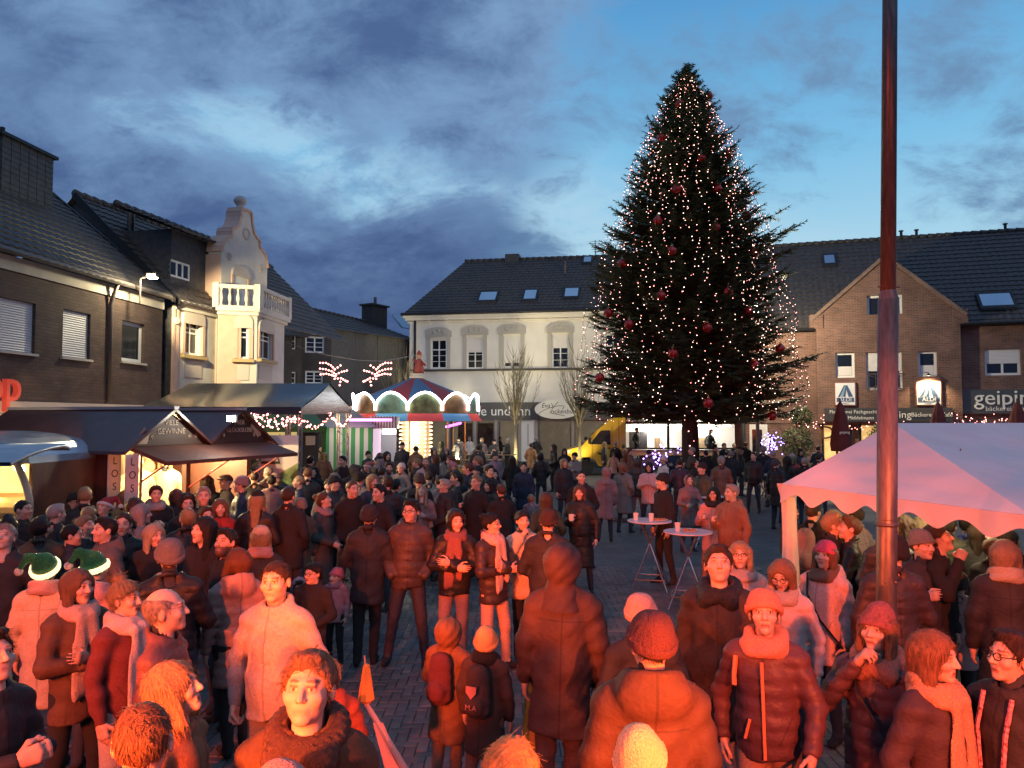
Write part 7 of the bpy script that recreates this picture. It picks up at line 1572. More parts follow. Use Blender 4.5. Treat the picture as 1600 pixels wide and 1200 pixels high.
    jk = part('jacket' if hem > .6 else 'coat', ('c',) + ck, lambda: cached(COATS, ck, lambda: coat_piece(*ck)), cm)
    if belt: pass
    hh = ('h', hair, L_, round(yaw / 10), round(pitch / 8), round(hs, 2))
    def hxf(V, Q): return hx(V).astype(f4), Q
    if hair not in ('none', 'bald') and not hood: part('hair', hh, lambda: hxf(*hair_piece(hair, L_)), cmat('hair', tuple(v * .62 for v in hc), 'hair'))
    elif hood and hair not in ('none', 'bald'): part('hair', ('h', 'short', L_, round(yaw / 10), round(pitch / 8), round(hs, 2)), lambda: hxf(*hair_piece('short', L_)), cmat('hair', tuple(v * .62 for v in hc), 'hair'))
    if hood: hat = 'hood'; hatc = hood
    if hat:
        for nm, V, Q, sl in hat_piece(hat, L_):
            m = cmat('hat', hatc if sl == 0 else hat2, ('puffer' if style == 'puffer' else 'cloth') if hat == 'hood' else ('sequin' if (hatc[1] > .15 and hatc[0] < .05) else 'knit'))
            if nm == 'hat_brim' and hatc[1] > .15 and hatc[0] < .05: m = mat('glowing_brim', (.9, .85, .6), .5, emit=(1, .85, .45), estr=1.4)
            part(nm, (nm, hat, L_, round(yaw / 10), round(pitch / 8), round(hs, 2)), lambda V=V, Q=Q: hxf(V, Q), m)
    if scarf: part('scarf', ('s', L_, ends), lambda: cached(SCARVES, (L_, ends), lambda: scarf_piece(L_, ends, 0)), cmat('scarf', scarf, 'knit'))
    if fur: 
        def furf():
            g = Fld((-.26, -.26, 1.28), (.26, .24, 1.62), COAT_H[L_] * .7); g.add(g.tor((0, .02, 1.478), .106, .045, .98, .30)); g.add(g.ell((-.075, -.085, 1.415), (.058, .05, .06)), .03); g.add(g.ell((.075, -.085, 1.415), (.058, .05, .06)), .03); g.d = g.d + .007 * np.sin(g.X * 130 + g.Z * 60) * np.sin(g.Y * 140 + g.Z * 90) + .004 * np.sin(g.X * 260) * np.sin(g.Z * 240); return g.net()
        part('fur_collar', ('fur', L_), furf, cmat('fur', fur, 'hair'))
    if glasses:
        gk = ('gl', round(yaw / 10), round(pitch / 8), round(hs, 2))
        if gk not in MESHC:
            b = MB()
            for s_ in (-1, 1):
                pts = [(s_ * .032 + .0225 * math.cos(t), -.101 + .10 * (.0225 * math.cos(t) * s_) ** 1 * .5, .008 + .0175 * math.sin(t)) for t in [2 * math.pi * k / 14 for k in range(15)]]; b.tube(pts, .0024, 5, cap=False); b.tube([(s_ * .054, -.099, .012), (s_ * .077, -.05, .012), (s_ * .081, .01, .006)], .0022, 4)
            b.tube([(-.010, -.103, .012), (.010, -.103, .012)], .0024, 4); V = hx(np.array(b.v, f4)); me = bpy.data.meshes.new('glasses'); me.from_pydata([tuple(v) for v in V], [], b.f); me.materials.append(M_black); MESHC[gk] = me
        link('glasses', MESHC[gk], o)
    if pack:
        def pk():
            g = Fld((-.22, .06, .95), (.22, .40, 1.52), COAT_H[L_]); g.add(g.cap((0, .20, 1.05), (0, .19, 1.36), .115, .10, .75, 1.15)); g.add(g.ell((0, .285, 1.10), (.10, .05, .10)), .02); g.d = g.d + .003 * np.sin(g.Z * 60); return g.net()
        part('backpack', ('pk', L_), pk, cmat('pack', pack))
    if bag:
        def bg():
            g = Fld((.1, -.2, .62), (.4, .22, 1.0), COAT_H[L_] * .8); g.add(g.cap((.265, -.09, .80), (.265, .09, .80), .085, .085, 1., .55)); g.cut(g.Z - .86); return g.net()
        bo = part('handbag', ('bag', L_), bg, cmat('bag', bag)); 
        if ('strap', 0) not in MESHC: b = MB(); b.tube([(-.15, -.02, 1.46), (-.06, -.17, 1.30), (.08, -.19, 1.10), (.24, -.10, .88)], .011, 5); b.tube([(-.15, .0, 1.46), (-.05, .17, 1.30), (.1, .18, 1.08), (.24, .10, .88)], .011, 5); me = bpy.data.meshes.new('bag_strap'); me.from_pydata(b.v, [], b.f); me.materials.append(M_black); MESHC['strap', 0] = me
        link('bag_strap', MESHC['strap', 0], o)
    PEOPLE.append((o, label, px, py, Y_)); tag(o, label, 'person', group)
    if cup or phone:
        w = Vector(POSE[pose][0][1]); p = o.matrix_basis @ (w + Vector((.035, -.075, .03)))
        if cup: c_ = empty('paper_cup', p - Vector((0, 0, .05))); b = MB(); b.lathe([(.0001, 0), (.032, 0), (.040, .1), (.036, .1), (.03, .006)], 12); b.build('cup', MATS['cup_white'], c_); b = MB(); b.lathe([(.0385, .085), (.0412, .092), (.0405, .102)], 12); b.build('rim', MATS['cup_white'], c_); tag(c_, 'paper cup held by the ' + ' '.join((label or 'person').split(',')[0].split()[:9]), 'cup')
        else: b = MB(); b.box(-.036, .036, -.005, .005, -.07, .07); c_ = b.build('phone', M_black, None, Matrix.Translation(p) @ Matrix.Rotation(r_, 4, 'Z') @ Matrix.Rotation(-.5, 4, 'X')); tag(c_, 'dark phone held by the ' + (label or 'person')[:60].split(',')[0], 'phone')
    return o
# ================================================================== THE CROWD
K = (.016, .016, .018); K2 = (.030, .030, .033); CH = (.06, .058, .058); GR = (.18, .175, .17); BE = (.45, .36, .27); PK = (.50, .30, .30); WH = (.62, .58, .54); MV = (.26, .19, .20); BR = (.16, .085, .055); RD = (.34, .035, .03); OL = (.055, .06, .04); NV = (.025, .032, .06); MR = (.13, .03, .03); TAN = (.40, .22, .10)
hb, hk_, hbl, hg, hbr = (.07, .04, .022), (.012, .010, .009), (.42, .30, .16), (.42, .40, .38), (.16, .07, .03)
JE = (.045, .055, .085); JB = (.02, .022, .028); LT = (.42, .36, .32)
P = person
# ---------- front rows, left to right
P(-30, 985, 1.75, 40, 'person in a dark coat cut off by the left picture edge', K2, hair='short', pose='phone')
P(22, 818, 1.75, -40, 'grey-haired man in a dark coat looking down at the left edge', K2, hair='grey', hc=hg, yaw=0, pitch=-22, hem=.72)
P(75, 862, 1.66, 160, 'person in sparkling green elf hat and long beige coat seen from behind', BE, 'cloth', .52, .01, hair='short', hat='santa', hatc=(.02, .20, .08), scarf=(.45, .32, .30), pose='down')
P(152, 862, 1.66, 150, 'person in glowing green elf hat and rose hooded coat', PK, 'cloth', .6, .01, hair='short', hat='santa', hatc=(.02, .20, .08), hoodd=True)
P(124, 889, 1.70, 28, 'woman with long straight hair, pale scarf and arms folded over a brown coat', (.10, .055, .035), 'cloth', .72, .01, hair='long', hc=(.24, .13, .07), scarf=(.55, .40, .33), ends=True, pose='folded', legs=K, face='f', yaw=10)
P(193, 908, 1.68, 48, 'woman with hair bun and white scarf in a maroon jacket', MR, 'cloth', .80, .0, hair='topbun', hc=hbl, scarf=(.62, .50, .46), ends=True, pose='down', legs=LT, face='f', yaw=8)
P(245, 893, 1.52, 165, 'child in a soft pink beanie behind the bald man', K2, hair='short', hat='beanie', hatc=(.50, .26, .26), pose='down')
P(252, 918, 1.79, 72, 'bald older man in profile wearing a thick quilted jacket', (.16, .075, .065), 'puffer', .84, .02, hair='balding', hc=(.45, .40, .36), pose='down', legs=JB, face='m2', yaw=8, pitch=-6)
P(268, 1034, 1.70, 60, 'blonde woman in profile near the bottom with a raised hand', (.28, .12, .06), 'cloth', .85, .0, hair='bob', hc=(.50, .33, .16), pose='reach', face='f', yaw=12, legs=JB)
P(243, 1093, 1.80, 168, 'short-haired man seen from behind at the bottom left', (.07, .035, .03), 'cloth', .8, .02, hair='buzz', hc=(.16, .09, .05), pose='down', face='m2')
P(112, 1152, 1.62, 120, 'dark-coated person low in the bottom left corner', K2, hair='short', hc=hk_, pose='phone', sink=.45)
P(372, 853, 1.68, 196, 'woman with auburn bob and mauve quilted hooded coat from behind', (.30, .19, .17), 'puffer', .58, .01, hair='bob', hc=hbr, hoodd=True, pose='down', face='f', yaw=24, legs=K)
P(436, 877, 1.82, -28, 'man in a light grey zip jacket turning to look over', (.34, .30, .29), 'cloth', .82, .015, hair='buzz', hc=hb, pose='pockets', face='m2', legs=(.26, .20, .17), yaw=4, hoodd=False)
P(355, 826, 1.74, -58, 'bearded man with black hair in profile beside the red jacket', K, hair='short', hc=hk_, beard=True, skin='mid', pitch=-8)
P(400, 819, 1.66, 190, 'person with pale fluffy beanie and rose scarf from behind', K2, hair='bob', hc=hbl, hat='beanie', hatc=(.55, .42, .30), scarf=(.40, .26, .26), hem=.7)
P(349, 778, 1.69, 4, 'smiling woman in a bright red outdoor jacket', RD, 'cloth', .70, .02, hair='bob', hc=(.22, .12, .06), hoodd=True, pose='down', face='f', smile=True)
P(300, 772, 1.74, 12, 'person in a long black coat with hood up beside the red jacket', K, 'cloth', .5, .02, hood=K, pose='pockets', pitch=-8)
P(487, 878, 1.35, -22, 'dark-haired woman crouching beside the pink-clad child', K, 'cloth', .7, .01, hair='ponytail', hc=hk_, pose='front', face='f', glasses=True, phead=1)
P(524, 885, 1.06, -28, 'small child in pink hat and pink-black snow jacket', (.42, .20, .22), 'cloth', .78, .01, hair='short', hat='beanie', hatc=(.45, .16, .22), scarf=(.40, .2, .24), pose='down', legs=K)
P(462, 905, 1.05, 20, 'small child in a pink hood between the grey jacket and crouching woman', (.45, .22, .24), 'cloth', .7, .01, hood=(.45, .22, .24), pose='pockets')
P(470, 1013, 1.86, -14, 'smiling man with brown fur collar coat at the bottom of the crowd', (.07, .042, .022), 'cloth', .75, .035, hair='quiff', hc=(.30, .19, .11), fur=(.06, .035, .022), pose='front', face='m2', smile=True, pitch=-14, yaw=-2)
P(519, 1026, 1.36, 190, 'fair-haired child behind the fur collar man', MR, hair='short', hc=(.48, .36, .22), hoodd=True, pose='pockets')
P(445, 1176, 1.62, 180, 'head in a pale pink cap at the very bottom edge', K2, hair='short', hat='beanie', hatc=(.55, .34, .30))
P(698, 964, 1.27, 152, 'child in a brown hooded anorak with hands raised to the face', (.20, .095, .045), 'cloth', .55, .02, hood=(.20, .095, .045), pose='phone', legs=(.22, .13, .09), yaw=8, pitch=-12, pack=MR)
P(757, 975, 1.26, 156, 'child in an orange beanie and dark jacket carrying a school backpack', (.07, .04, .032), 'cloth', .55, .02, hair='short', hat='slouch', hatc=(.72, .42, .18), pose='down', legs=(.26, .13, .09), pack=(.06, .035, .03), scarf=K, yaw=16)
P(870, 850, 1.88, 176, 'tall person in a plain dark jacket with hood up seen from behind', (.075, .045, .040), 'cloth', .60, .035, hood=(.075, .045, .040), pose='down', legs=(.10, .06, .055))
P(1003, 948, 1.86, 190, 'man in dark red beanie and big brown hooded parka from behind', (.085, .050, .032), 'cloth', .55, .045, hair='short', hat='beanie', hatc=(.12, .05, .05), hoodd=True, pose='down', legs=JB)
P(1013, 925, 1.66, 186, 'person in a pale pink beanie half hidden by the brown parka', K2, hair='short', hat='beanie', hatc=(.60, .40, .34))
P(985, 1134, 1.60, 168, 'head in a bright yellow-lit beanie at the bottom', (.30, .16, .08), hair='short', hat='slouch', hatc=(.80, .62, .36))
P(792, 1147, 1.58, 180, 'fair-haired head lit yellow at the bottom centre', BE, hair='wavy', hc=(.62, .42, .16))
P(1128, 853, 1.86, -6, 'heavy man in a black coat with dark fur collar facing the stage', (.045, .032, .030), 'cloth', .55, .045, hair='quiff', hc=(.06, .04, .03), fur=K, pose='down', face='m2', legs=(.50, .36, .32))
P(1165, 845, 1.68, 18, 'woman with blond bob, glasses and pale scarf behind the fur collar man', (.42, .34, .32), 'cloth', .7, .01, hair='bob', hc=(.50, .36, .20), glasses=True, scarf=(.45, .36, .33), face='f2')
P(1220, 872, 1.66, -4, 'woman with long hair gazing upward in a chunky pale scarf', (.55, .38, .36), 'puffer', .72, .03, hair='long', hc=(.36, .20, .11), scarf=(.62, .45, .36), glasses=True, pose='pockets', face='f', pitch=16, hoodd=True)
P(1281, 842, 1.68, -32, 'woman in hot pink beanie and pale pink jacket by the tent', (.62, .40, .36), 'cloth', .68, .02, hair='long', hc=(.26, .13, .07), hat='beanie', hatc=(.68, .10, .17), scarf=(.20, .12, .08), pose='down', face='f', bag=K, hoodd=True)
P(1203, 918, 1.75, -8, 'person striding in orange beanie and dark quilted jacket with orange zip', (.10, .045, .05), 'puffer', .84, .02, hair='short', hat='beanie', hatc=(.70, .26, .16), scarf=(.66, .28, .18), ends=False, pose='walk', legs=(.30, .17, .12), face='f2', pitch=-14, yaw=10, fur=None)
P(1362, 943, 1.68, -12, 'woman in mauve beanie covering her mouth, dark quilted coat', (.085, .045, .055), 'puffer', .58, .015, hair='wavy', hc=(.30, .15, .08), hat='slouch', hatc=(.28, .10, .11), pose='mouth', face='f', pitch=-10, bag=K, fur=(.32, .16, .12))
P(1452, 985, 1.70, 58, 'woman with long loose hair and chunky scarf in profile', (.055, .035, .04), 'cloth', .7, .02, hair='long', hc=(.36, .17, .08), scarf=(.55, .30, .17), ends=True, face='f', yaw=10, pose='pockets')
P(1588, 984, 1.72, -38, 'person with glasses and patterned lanyard at the right edge', K2, 'cloth', .7, .02, hair='short', hc=hb, glasses=True, face='f2', scarf=None, pose='pockets', pitch=-6)
P(1398, 834, 1.80, 200, 'man in a black cap and dark quilted jacket behind the pole', (.05, .035, .035), 'puffer', .78, .035, hair='short', hat='beanie', hatc=K, pose='cup', face='m', yaw=50)
P(1492, 890, 1.38, 176, 'child in a dark knit hat and pale pink jacket from behind', (.50, .33, .32), 'cloth', .72, .02, hair='short', hat='beanie', hatc=CH, pose='pockets', hoodd=False)
P(1570, 842, 1.78, 190, 'person in a long dark coat with pale hood down at the right', (.035, .035, .033), 'cloth', .5, .03, hair='bob', hc=(.40, .28, .18), scarf=(.45, .40, .33), pose='down')
# ---------- under the tent
P(1272, 782, 1.72, 150, 'dark-clad person with rose backpack under the tent corner', K, hair='short', hc=hb, pack=(.40, .20, .18), Y=9.4)
P(1300, 795, 1.66, 140, 'person with white hair under the tent beside the blonde', CH, hair='bob', hc=(.60, .56, .50), Y=9.3, face='f')
P(1318, 812, 1.66, 155, 'blonde wavy-haired woman in a camel coat under the tent', (.48, .30, .16), 'cloth', .6, .02, hair='wavy', hc=(.55, .40, .18), pose='cup', Y=8.3, face='f', bag=K)
P(1240, 786, 1.74, 60, 'bearded shadowy person deep in the tent entrance', K2, hair='short', beard=True, Y=10.2)
P(1345, 790, 1.76, -120, 'person in mauve jacket leaning under the tent beside the pole', MV, 'cloth', .7, .02, hair='buzz', hc=hb, Y=9.2)
P(1417, 804, 1.64, -40, 'curly-haired woman in a dark jacket under the tent', K2, hair='curly', hc=(.16, .09, .05), Y=8.0, face='f2')
P(1446, 806, 1.70, 150, 'grey-blond person behind the drinking woman in the tent', OL, hair='bob', hc=(.45, .36, .22), Y=8.6, face='f')
P(1462, 818, 1.68, 80, 'woman with tied brown hair drinking at the tent bar', K, hair='ponytail', hc=hb, pose='mouth', Y=6.9, face='f', yaw=10, bag=None)
P(1480, 805, 1.76, 170, 'person in an olive jacket at the far side of the tent bar', OL, 'puffer', .75, .02, hair='short', Y=8.8)
P(1504, 803, 1.76, 180, 'person in a shiny blue quilted jacket at the tent bar', (.03, .05, .20), 'puffer', .75, .02, hair='short', hc=hk_, Y=8.8)
P(1530, 815, 1.70, 176, 'dark-haired person beside the blue jacket at the tent bar', K2, hair='long', hc=hb, Y=8.4)
P(1560, 822, 1.66, -70, 'person with brown hair bending over the tent bar', CH, hair='bob', hc=hb, pose='table', Y=7.6, face='f', pitch=-18)
# ---------- middle of the square
P(636, 780, 1.83, -6, 'man with dark glasses and brown quilted jacket standing alone', (.075, .050, .040), 'puffer', .82, .035, hair='quiff', hc=(.03, .02, .015), glasses=True, pose='pockets', face='m2', legs=(.05, .045, .055), stance=(.10, 0.), beard=False, hoodd=True)
P(707, 798, 1.70, -4, 'woman in black hood with long checked scarf and rose trousers', K, 'puffer', .80, .035, hood=K, scarf=(.26, .10, .09), ends=True, pose='pockets', legs=(.36, .20, .18), face='f')
P(775, 801, 1.70, 46, 'dark-haired woman with long cream scarf and light trousers', (.045, .032, .030), 'puffer', .76, .03, hair='bun', hc=hk_, scarf=(.66, .44, .36), ends=True, pose='pockets', legs=(.55, .33, .24), face='f', glasses=True)
P(824, 797, 1.68, 20, 'woman with tied dark hair in a cream fleece jacket', (.58, .42, .33), 'cloth', .72, .02, hair='ponytail', hc=hk_, pose='mouth', face='f', smile=True, legs=K)
P(856, 768, 1.64, 196, 'long-haired person in a green and black jacket from behind', (.03, .05, .035), 'cloth', .7, .02, hair='longback', hc=(.10, .055, .03), face='f')
P(850, 793, 1.76, 178, 'person in a dark brown knit hat from behind beside the cream fleece', K2, 'cloth', .7, .03, hair='short', hat='beanie', hatc=(.05, .03, .025))
P(908, 757, 1.70, -8, 'woman with long brown hair in an ankle-length black coat holding a cup', K, 'puffer', .42, .03, hair='long', hc=(.13, .07, .04), pose='cup', face='f', cup=True, hoodd=True)
P(912, 734, 1.80, 6, 'man with short dark hair behind the woman in the long coat', K, hair='buzz', hc=hk_)
P(944, 730, 1.66, 184, 'person in a rose hooded parka from behind', (.26, .17, .17), 'cloth', .55, .02, hood=(.28, .19, .19), pose='down')
P(976, 722, 1.70, 150, 'grey long-coated person with hood in the group near the tree', GR, 'cloth', .5, .02, hair='bob', hc=(.30, .16, .10), face='f')
P(996, 716, 1.74, 182, 'person in a dark green quilted jacket with hood up from behind', (.045, .05, .045), 'puffer', .78, .03, hood=(.04, .045, .042), legs=(.22, .14, .14))
P(1013, 722, 1.68, -6, 'dark-haired woman with glasses in a white jacket near the tree', (.52, .40, .40), 'cloth', .7, .02, hair='bob', hc=hk_, glasses=True, face='f')
P(1036, 712, 1.68, -60, 'person in a white pompom beanie behind the black-clad man', WH, 'puffer', .75, .03, hair='short', hat='pom', hatc=(.60, .45, .45), hat2=(.60, .5, .5), face='f')
P(1039, 738, 1.83, -62, 'man in black beanie and black sweater at the bistro tables', K, 'knit', .82, .015, hair='short', hat='beanie', hatc=K, pose='pockets', legs=K, yaw=-14, face='m', beard=False)
P(1074, 742, 1.58, 20, 'person in a mauve quilted coat with hood up by the table', (.20, .13, .13), 'puffer', .58, .02, hood=(.24, .15, .16), pose='table', face='f', pitch=-18)
P(1086, 716, 1.74, 110, 'man bending forward behind the mauve hood', K, hair='short', hc=hb, pitch=-25, pose='phone')
P(1112, 760, 1.64, -14, 'short-haired woman with glasses in a rose coat holding a glass', (.50, .27, .25), 'cloth', .62, .025, hair='curly', hc=hk_, glasses=True, pose='cup', face='f2', scarf=K, legs=(.35, .2, .15))
P(1138, 756, 1.78, -34, 'grey-haired man in a brown duffel coat beside the rose coat', (.26, .13, .08), 'cloth', .60, .03, hair='grey', hc=hg, pose='cup', hoodd=True, yaw=-14, face='m')
P(545, 750, 1.84, 14, 'man with short brown hair in a black sweater facing the group', K, 'knit', .82, .03, hair='buzz', hc=(.16, .08, .04), pose='pockets', yaw=12, face='m2', scarf=None, hoodd=True)
P(502, 768, 1.70, 58, 'woman with hair bun and rose hood in a long dark coat', CH, 'cloth', .42, .02, hair='bun', hc=hbr, scarf=(.36, .22, .21), pose='front', face='f', yaw=16, pitch=-10)
P(513, 748, 1.70, -6, 'woman looking out between the bun and the black sweater', GR, hair='bun', hc=hb, face='f', hoodd=True)
P(592, 756, 1.80, -52, 'black-haired man in a dark jacket leaning in from the side', K, 'cloth', .72, .03, hair='short', hc=hk_, yaw=-10, pitch=-8)
P(573, 786, 1.77, 172, 'dark figure from behind in the middle group', K2, 'cloth', .68, .03, hair='short', hat='beanie', hatc=K2, pose='pockets', legs=K)
P(663, 757, 1.62, -6, 'long-haired blonde girl looking down in a mauve jacket', (.22, .15, .15), 'puffer', .70, .02, hair='long', hc=(.46, .32, .18), pose='phone', face='f', pitch=-24)
P(696, 748, 1.72, -66, 'person with cropped white hair in a black coat in profile', K2, 'cloth', .60, .03, hair='short', hc=(.60, .55, .48), hoodd=True, yaw=-8, face='f2')
P(722, 738, 1.70, 150, 'brown-haired woman in a grey jacket seen half from behind', GR, 'cloth', .7, .02, hair='wavy', hc=(.22, .12, .06), face='f', hoodd=True)
P(711, 721, 1.68, -2, 'woman in a rose pink beanie in the middle distance', K2, hair='long', hc=hbl, hat='beanie', hatc=(.50, .22, .26), face='f', scarf=(.12, .05, .05))
P(668, 714, 1.80, -4, 'bearded bald man with light sweater under an open dark coat', (.50, .42, .40), 'knit', .80, .01, hair='buzz', hc=(.3, .2, .14), beard=True, pose='pockets')
P(630, 691, 1.88, -4, 'tall man in a black hat and long dark coat before the carousel', K2, 'cloth', .42, .03, hair='short', hat='brimhat', hatc=K, beard=True, pose='pockets')
P(650, 697, 1.76, -10, 'man in a dark cap beside the tall hat', K, 'cloth', .5, .03, hair='short', hat='cap', hatc=K2)
P(571, 722, 1.62, -20, 'person in a red and white bobble hat turned aside', K2, hair='short', hat='santa', hatc=(.36, .16, .14), yaw=-20)
P(490, 730, 1.66, -4, 'woman with black hood in the shade left of the middle group', K, hood=K, face='f')
P(604, 722, 1.76, 10, 'bearded man in a white jacket with a child on his arm', (.50, .38, .38), 'cloth', .75, .02, hair='short', hc=hk_, beard=True, pose='folded')
P(628, 722, 1.05, -30, 'small child with pale hat carried on an arm', GR, hair='short', hat='beanie', hatc=(.60, .55, .50), zbase=.62, pose='front', Y=15.0)
P(442, 700, 1.80, 168, 'tall dark man with black cap seen from behind on the left', K, 'cloth', .62, .02, hair='short', hat='beanie', hatc=K, pose='pockets', stance=(.06, 0))
P(404, 722, 1.70, 96, 'blond person in a white jacket reading a phone', (.58, .48, .44), 'cloth', .82, .03, hair='short', hc=hbl, pose='phone', yaw=8, pitch=-14, phone=True, legs=JB)
P(380, 715, 1.75, 165, 'person with a shoulder strap and white paper at the belt', K2, hair='short', hc=hk_, bag=WH)
P(348, 740, 1.76, -68, 'older man in a flat cap and glasses in profile', CH, 'cloth', .65, .02, hair='grey', hc=hg, hat='cap', hatc=(.09, .075, .065), glasses=True, pose='cup', yaw=-6)
P(352, 764, 1.46, -62, 'fair-haired boy with a blue hood under the flat cap man', (.04, .06, .22), 'cloth', .7, .02, hair='short', hc=(.34, .22, .12), hoodd=True, face='m')
# ---------- left crowd before the huts
P(241, 758, 1.78, 8, 'young man with brown fringe in a grey hoodie and black jacket', K, 'cloth', .75, .03, hair='quiff', hc=hb, hoodd=True, scarf=(.28, .26, .26))
P(275, 765, 1.66, 176, 'person in a black jacket dotted with red and white santas', (.06, .02, .02), 'cloth', .7, .03, hood=(.10, .035, .032))
P(236, 818, 1.68, 10, 'woman with long pale blonde hair in a black jacket', K, 'cloth', .75, .03, hair='long', hc=(.62, .50, .34), face='f', pose='pockets')
P(200, 806, 1.68, 4, 'woman in a black headband hat staring at the stage', K, hair='short', hat='beanie', hatc=K, face='f')
P(170, 806, 1.78, -70, 'tall man with receding dark hair in profile, grey jacket', (.10, .09, .085), 'cloth', .75, .03, hair='short', hc=hk_, hoodd=True, face='m2', pitch=-6)
P(137, 804, 1.68, 60, 'blonde woman with tied hair turned toward the receding man', K2, hair='bun', hc=(.40, .27, .15), face='f')
P(117, 768, 1.72, 4, 'woman with glasses in a black beanie by the hut corner', K, 'cloth', .6, .02, hair='short', hat='beanie', hatc=K, glasses=True, face='f2')
P(92, 787, 1.70, 120, 'white-haired person in a dark coat turned away', K2, hair='grey', hc=(.52, .46, .44))
P(68, 806, 1.74, 172, 'dark-haired person in an olive jacket from behind', OL, 'cloth', .7, .03, hair='short', hc=hk_)
P(32, 780, 1.76, 52, 'man with cropped dark hair in profile at the left', K, hair='buzz', hc=hk_, skin='mid')
P(12, 804, 1.72, 172, 'dark head from behind between the two men at the left edge', K, hair='short', hc=hk_)
P(16, 766, 1.64, 50, 'curly dark-haired woman in a rose coat at the snack trailer', (.42, .25, .22), 'cloth', .7, .02, hair='curly', hc=hk_, pose='mouth', face='f')
P(60, 746, 1.70, -52, 'person in salmon knit hat and plum coat at the trailer counter', (.13, .05, .06), 'cloth', .6, .03, hair='short', hat='beanie', hatc=(.36, .17, .13), scarf=(.30, .12, .11))
P(163, 777, 1.66, -40, 'person in a red santa hat with white brim below the price board', K, hair='short', hat='santa', hatc=(.36, .03, .04), pitch=-10)
P(190, 766, 1.66, 170, 'fair-haired person in a tan jacket from behind', TAN, 'cloth', .7, .02, hair='bob', hc=(.34, .20, .10), face='f')
P(174, 722, 1.72, 178, 'person in a hot pink beanie at the raffle hut counter', K, 'cloth', .6, .03, hair='short', hat='beanie', hatc=(.60, .06, .16))
P(213, 733, 1.74, 150, 'person in mauve beanie and amber hooded jacket before the hut', TAN, 'cloth', .65, .02, hair='short', hat='beanie', hatc=(.26, .12, .14), hoodd=True)
P(228, 730, 1.70, 176, 'black-haired person close to the raffle counter', K, hair='long', hc=hk_)
P(262, 728, 1.66, -120, 'woman with brown hair facing the raffle counter', (.20, .12, .12), hair='long', hc=hb, face='f')
P(277, 724, 1.72, 168, 'dark-haired man from behind at the second hut bay', CH, hair='short', hc=hk_)
P(305, 712, 1.74, 180, 'person in a black hooded coat before the hut window', K, 'cloth', .6, .03, hair='longback', hc=hk_)
P(318, 708, 1.68, 170, 'auburn-haired person beside the black hooded coat', BR, hair='bob', hc=(.30, .13, .06))
P(343, 702, 1.76, -60, 'bearded man in a dark knit hat at the hut end', K, hair='short', hat='beanie', hatc=CH, beard=True)
P(338, 728, 1.66, -10, 'woman in a dark beret behind the flat cap', K, hair='short', hat='slouch', hatc=K, face='f')
P(366, 708, 1.74, 150, 'man in a dark coat beyond the hut end', K, hair='short', hc=hk_)
P(405, 712, 1.62, 30, 'person in a red santa hat beside the roll-up banner', K, hair='short', hat='santa', hatc=(.45, .06, .04))
# ---------- background crowd, generated in clusters
def cluster(spots, where, seed):
    rs = random.Random(seed); hues = [K, K, K, K, K2, K2, K2, CH, NV, OL, K, BR, MV, GR]; hairs = ['short', 'short', 'bob', 'long', 'buzz', 'curly', 'ponytail', 'wavy']; hcs = [hk_, hk_, hb, hb, hbl, hg, hbr]
    hn = {K: 'black', K2: 'black', CH: 'charcoal', NV: 'navy', OL: 'olive', BR: 'brown', MV: 'mauve', BE: 'beige', GR: 'grey', RD: 'red', WH: 'white', PK: 'pink', TAN: 'tan'}; ordw = ['first', 'second', 'third', 'fourth', 'fifth', 'sixth', 'seventh', 'eighth', 'ninth', 'tenth', 'eleventh', 'twelfth', 'thirteenth', 'fourteenth', 'fifteenth', 'sixteenth', 'seventeenth', 'eighteenth']
    for i, sp in enumerate(sorted(spots)):
        px, py = sp[:2]; kw = dict(sp[2]) if len(sp) > 2 else {}
        col = kw.pop('coat', rs.choice(hues)); face = rs.choice(('m', 'f', 'm2', 'f2')); hair = kw.pop('hair', rs.choice(hairs) if face[0] == 'f' else rs.choice(('short', 'buzz', 'short', 'grey'))); hat = kw.pop('hat', 'beanie' if rs.random() < .28 else None); hood = col if (rs.random() < .12 and not hat) else None
        rot = kw.pop('rot', rs.choice((0, 30, -40, 90, -90, 150, 180, 200, 180))); h = kw.pop('h', round(rs.uniform(1.62, 1.84), 2)); pose = kw.pop('pose', rs.choice(('pockets', 'pockets', 'down', 'cup', 'phone', 'folded')))
        hc = rs.choice(hcs); kw.setdefault('hatc', rs.choice((K, K2, CH, GR, MV)))
        lab = '%s-coated %s %s, %s from left' % (hn.get(col, 'dark'), 'hatted person' if hat else ('hooded person' if hood else 'person'), where, ordw[i])
        P(px, py, h, rot, lab, col, rs.choice(('cloth', 'puffer')), rs.choice((.82, .7, .6)), .02, hair=hair, hc=hc, hat=hat, hood=hood, pose=pose, face=face, group='people ' + where, **kw)
cluster([(392, 702), (418, 706, {'hat': 'santa', 'hatc': (.4, .05, .04)}), (425, 695), (475, 690), (482, 712), (455, 716), (505, 706, {'coat': BR, 'hair': 'curly'}), (530, 694, {'coat': OL}), (512, 688), (493, 684), (548, 690), (556, 694), (570, 690, {'coat': OL}), (584, 692), (536, 712)], 'under and beside the black canopy', 31)
cluster([(606, 688), (622, 684, {'coat': GR}), (676, 698, {'hair': 'bob'}), (690, 690), (699, 700, {'hair': 'long'}), (715, 683), (722, 690), (734, 682, {'coat': WH}), (744, 680), (754, 684), (771, 686, {'hat': 'beanie'}), (763, 680), (782, 682, {'hat': None}), (681, 676, {'h': 1.7})], 'between the carousel and the beer tables', 32)
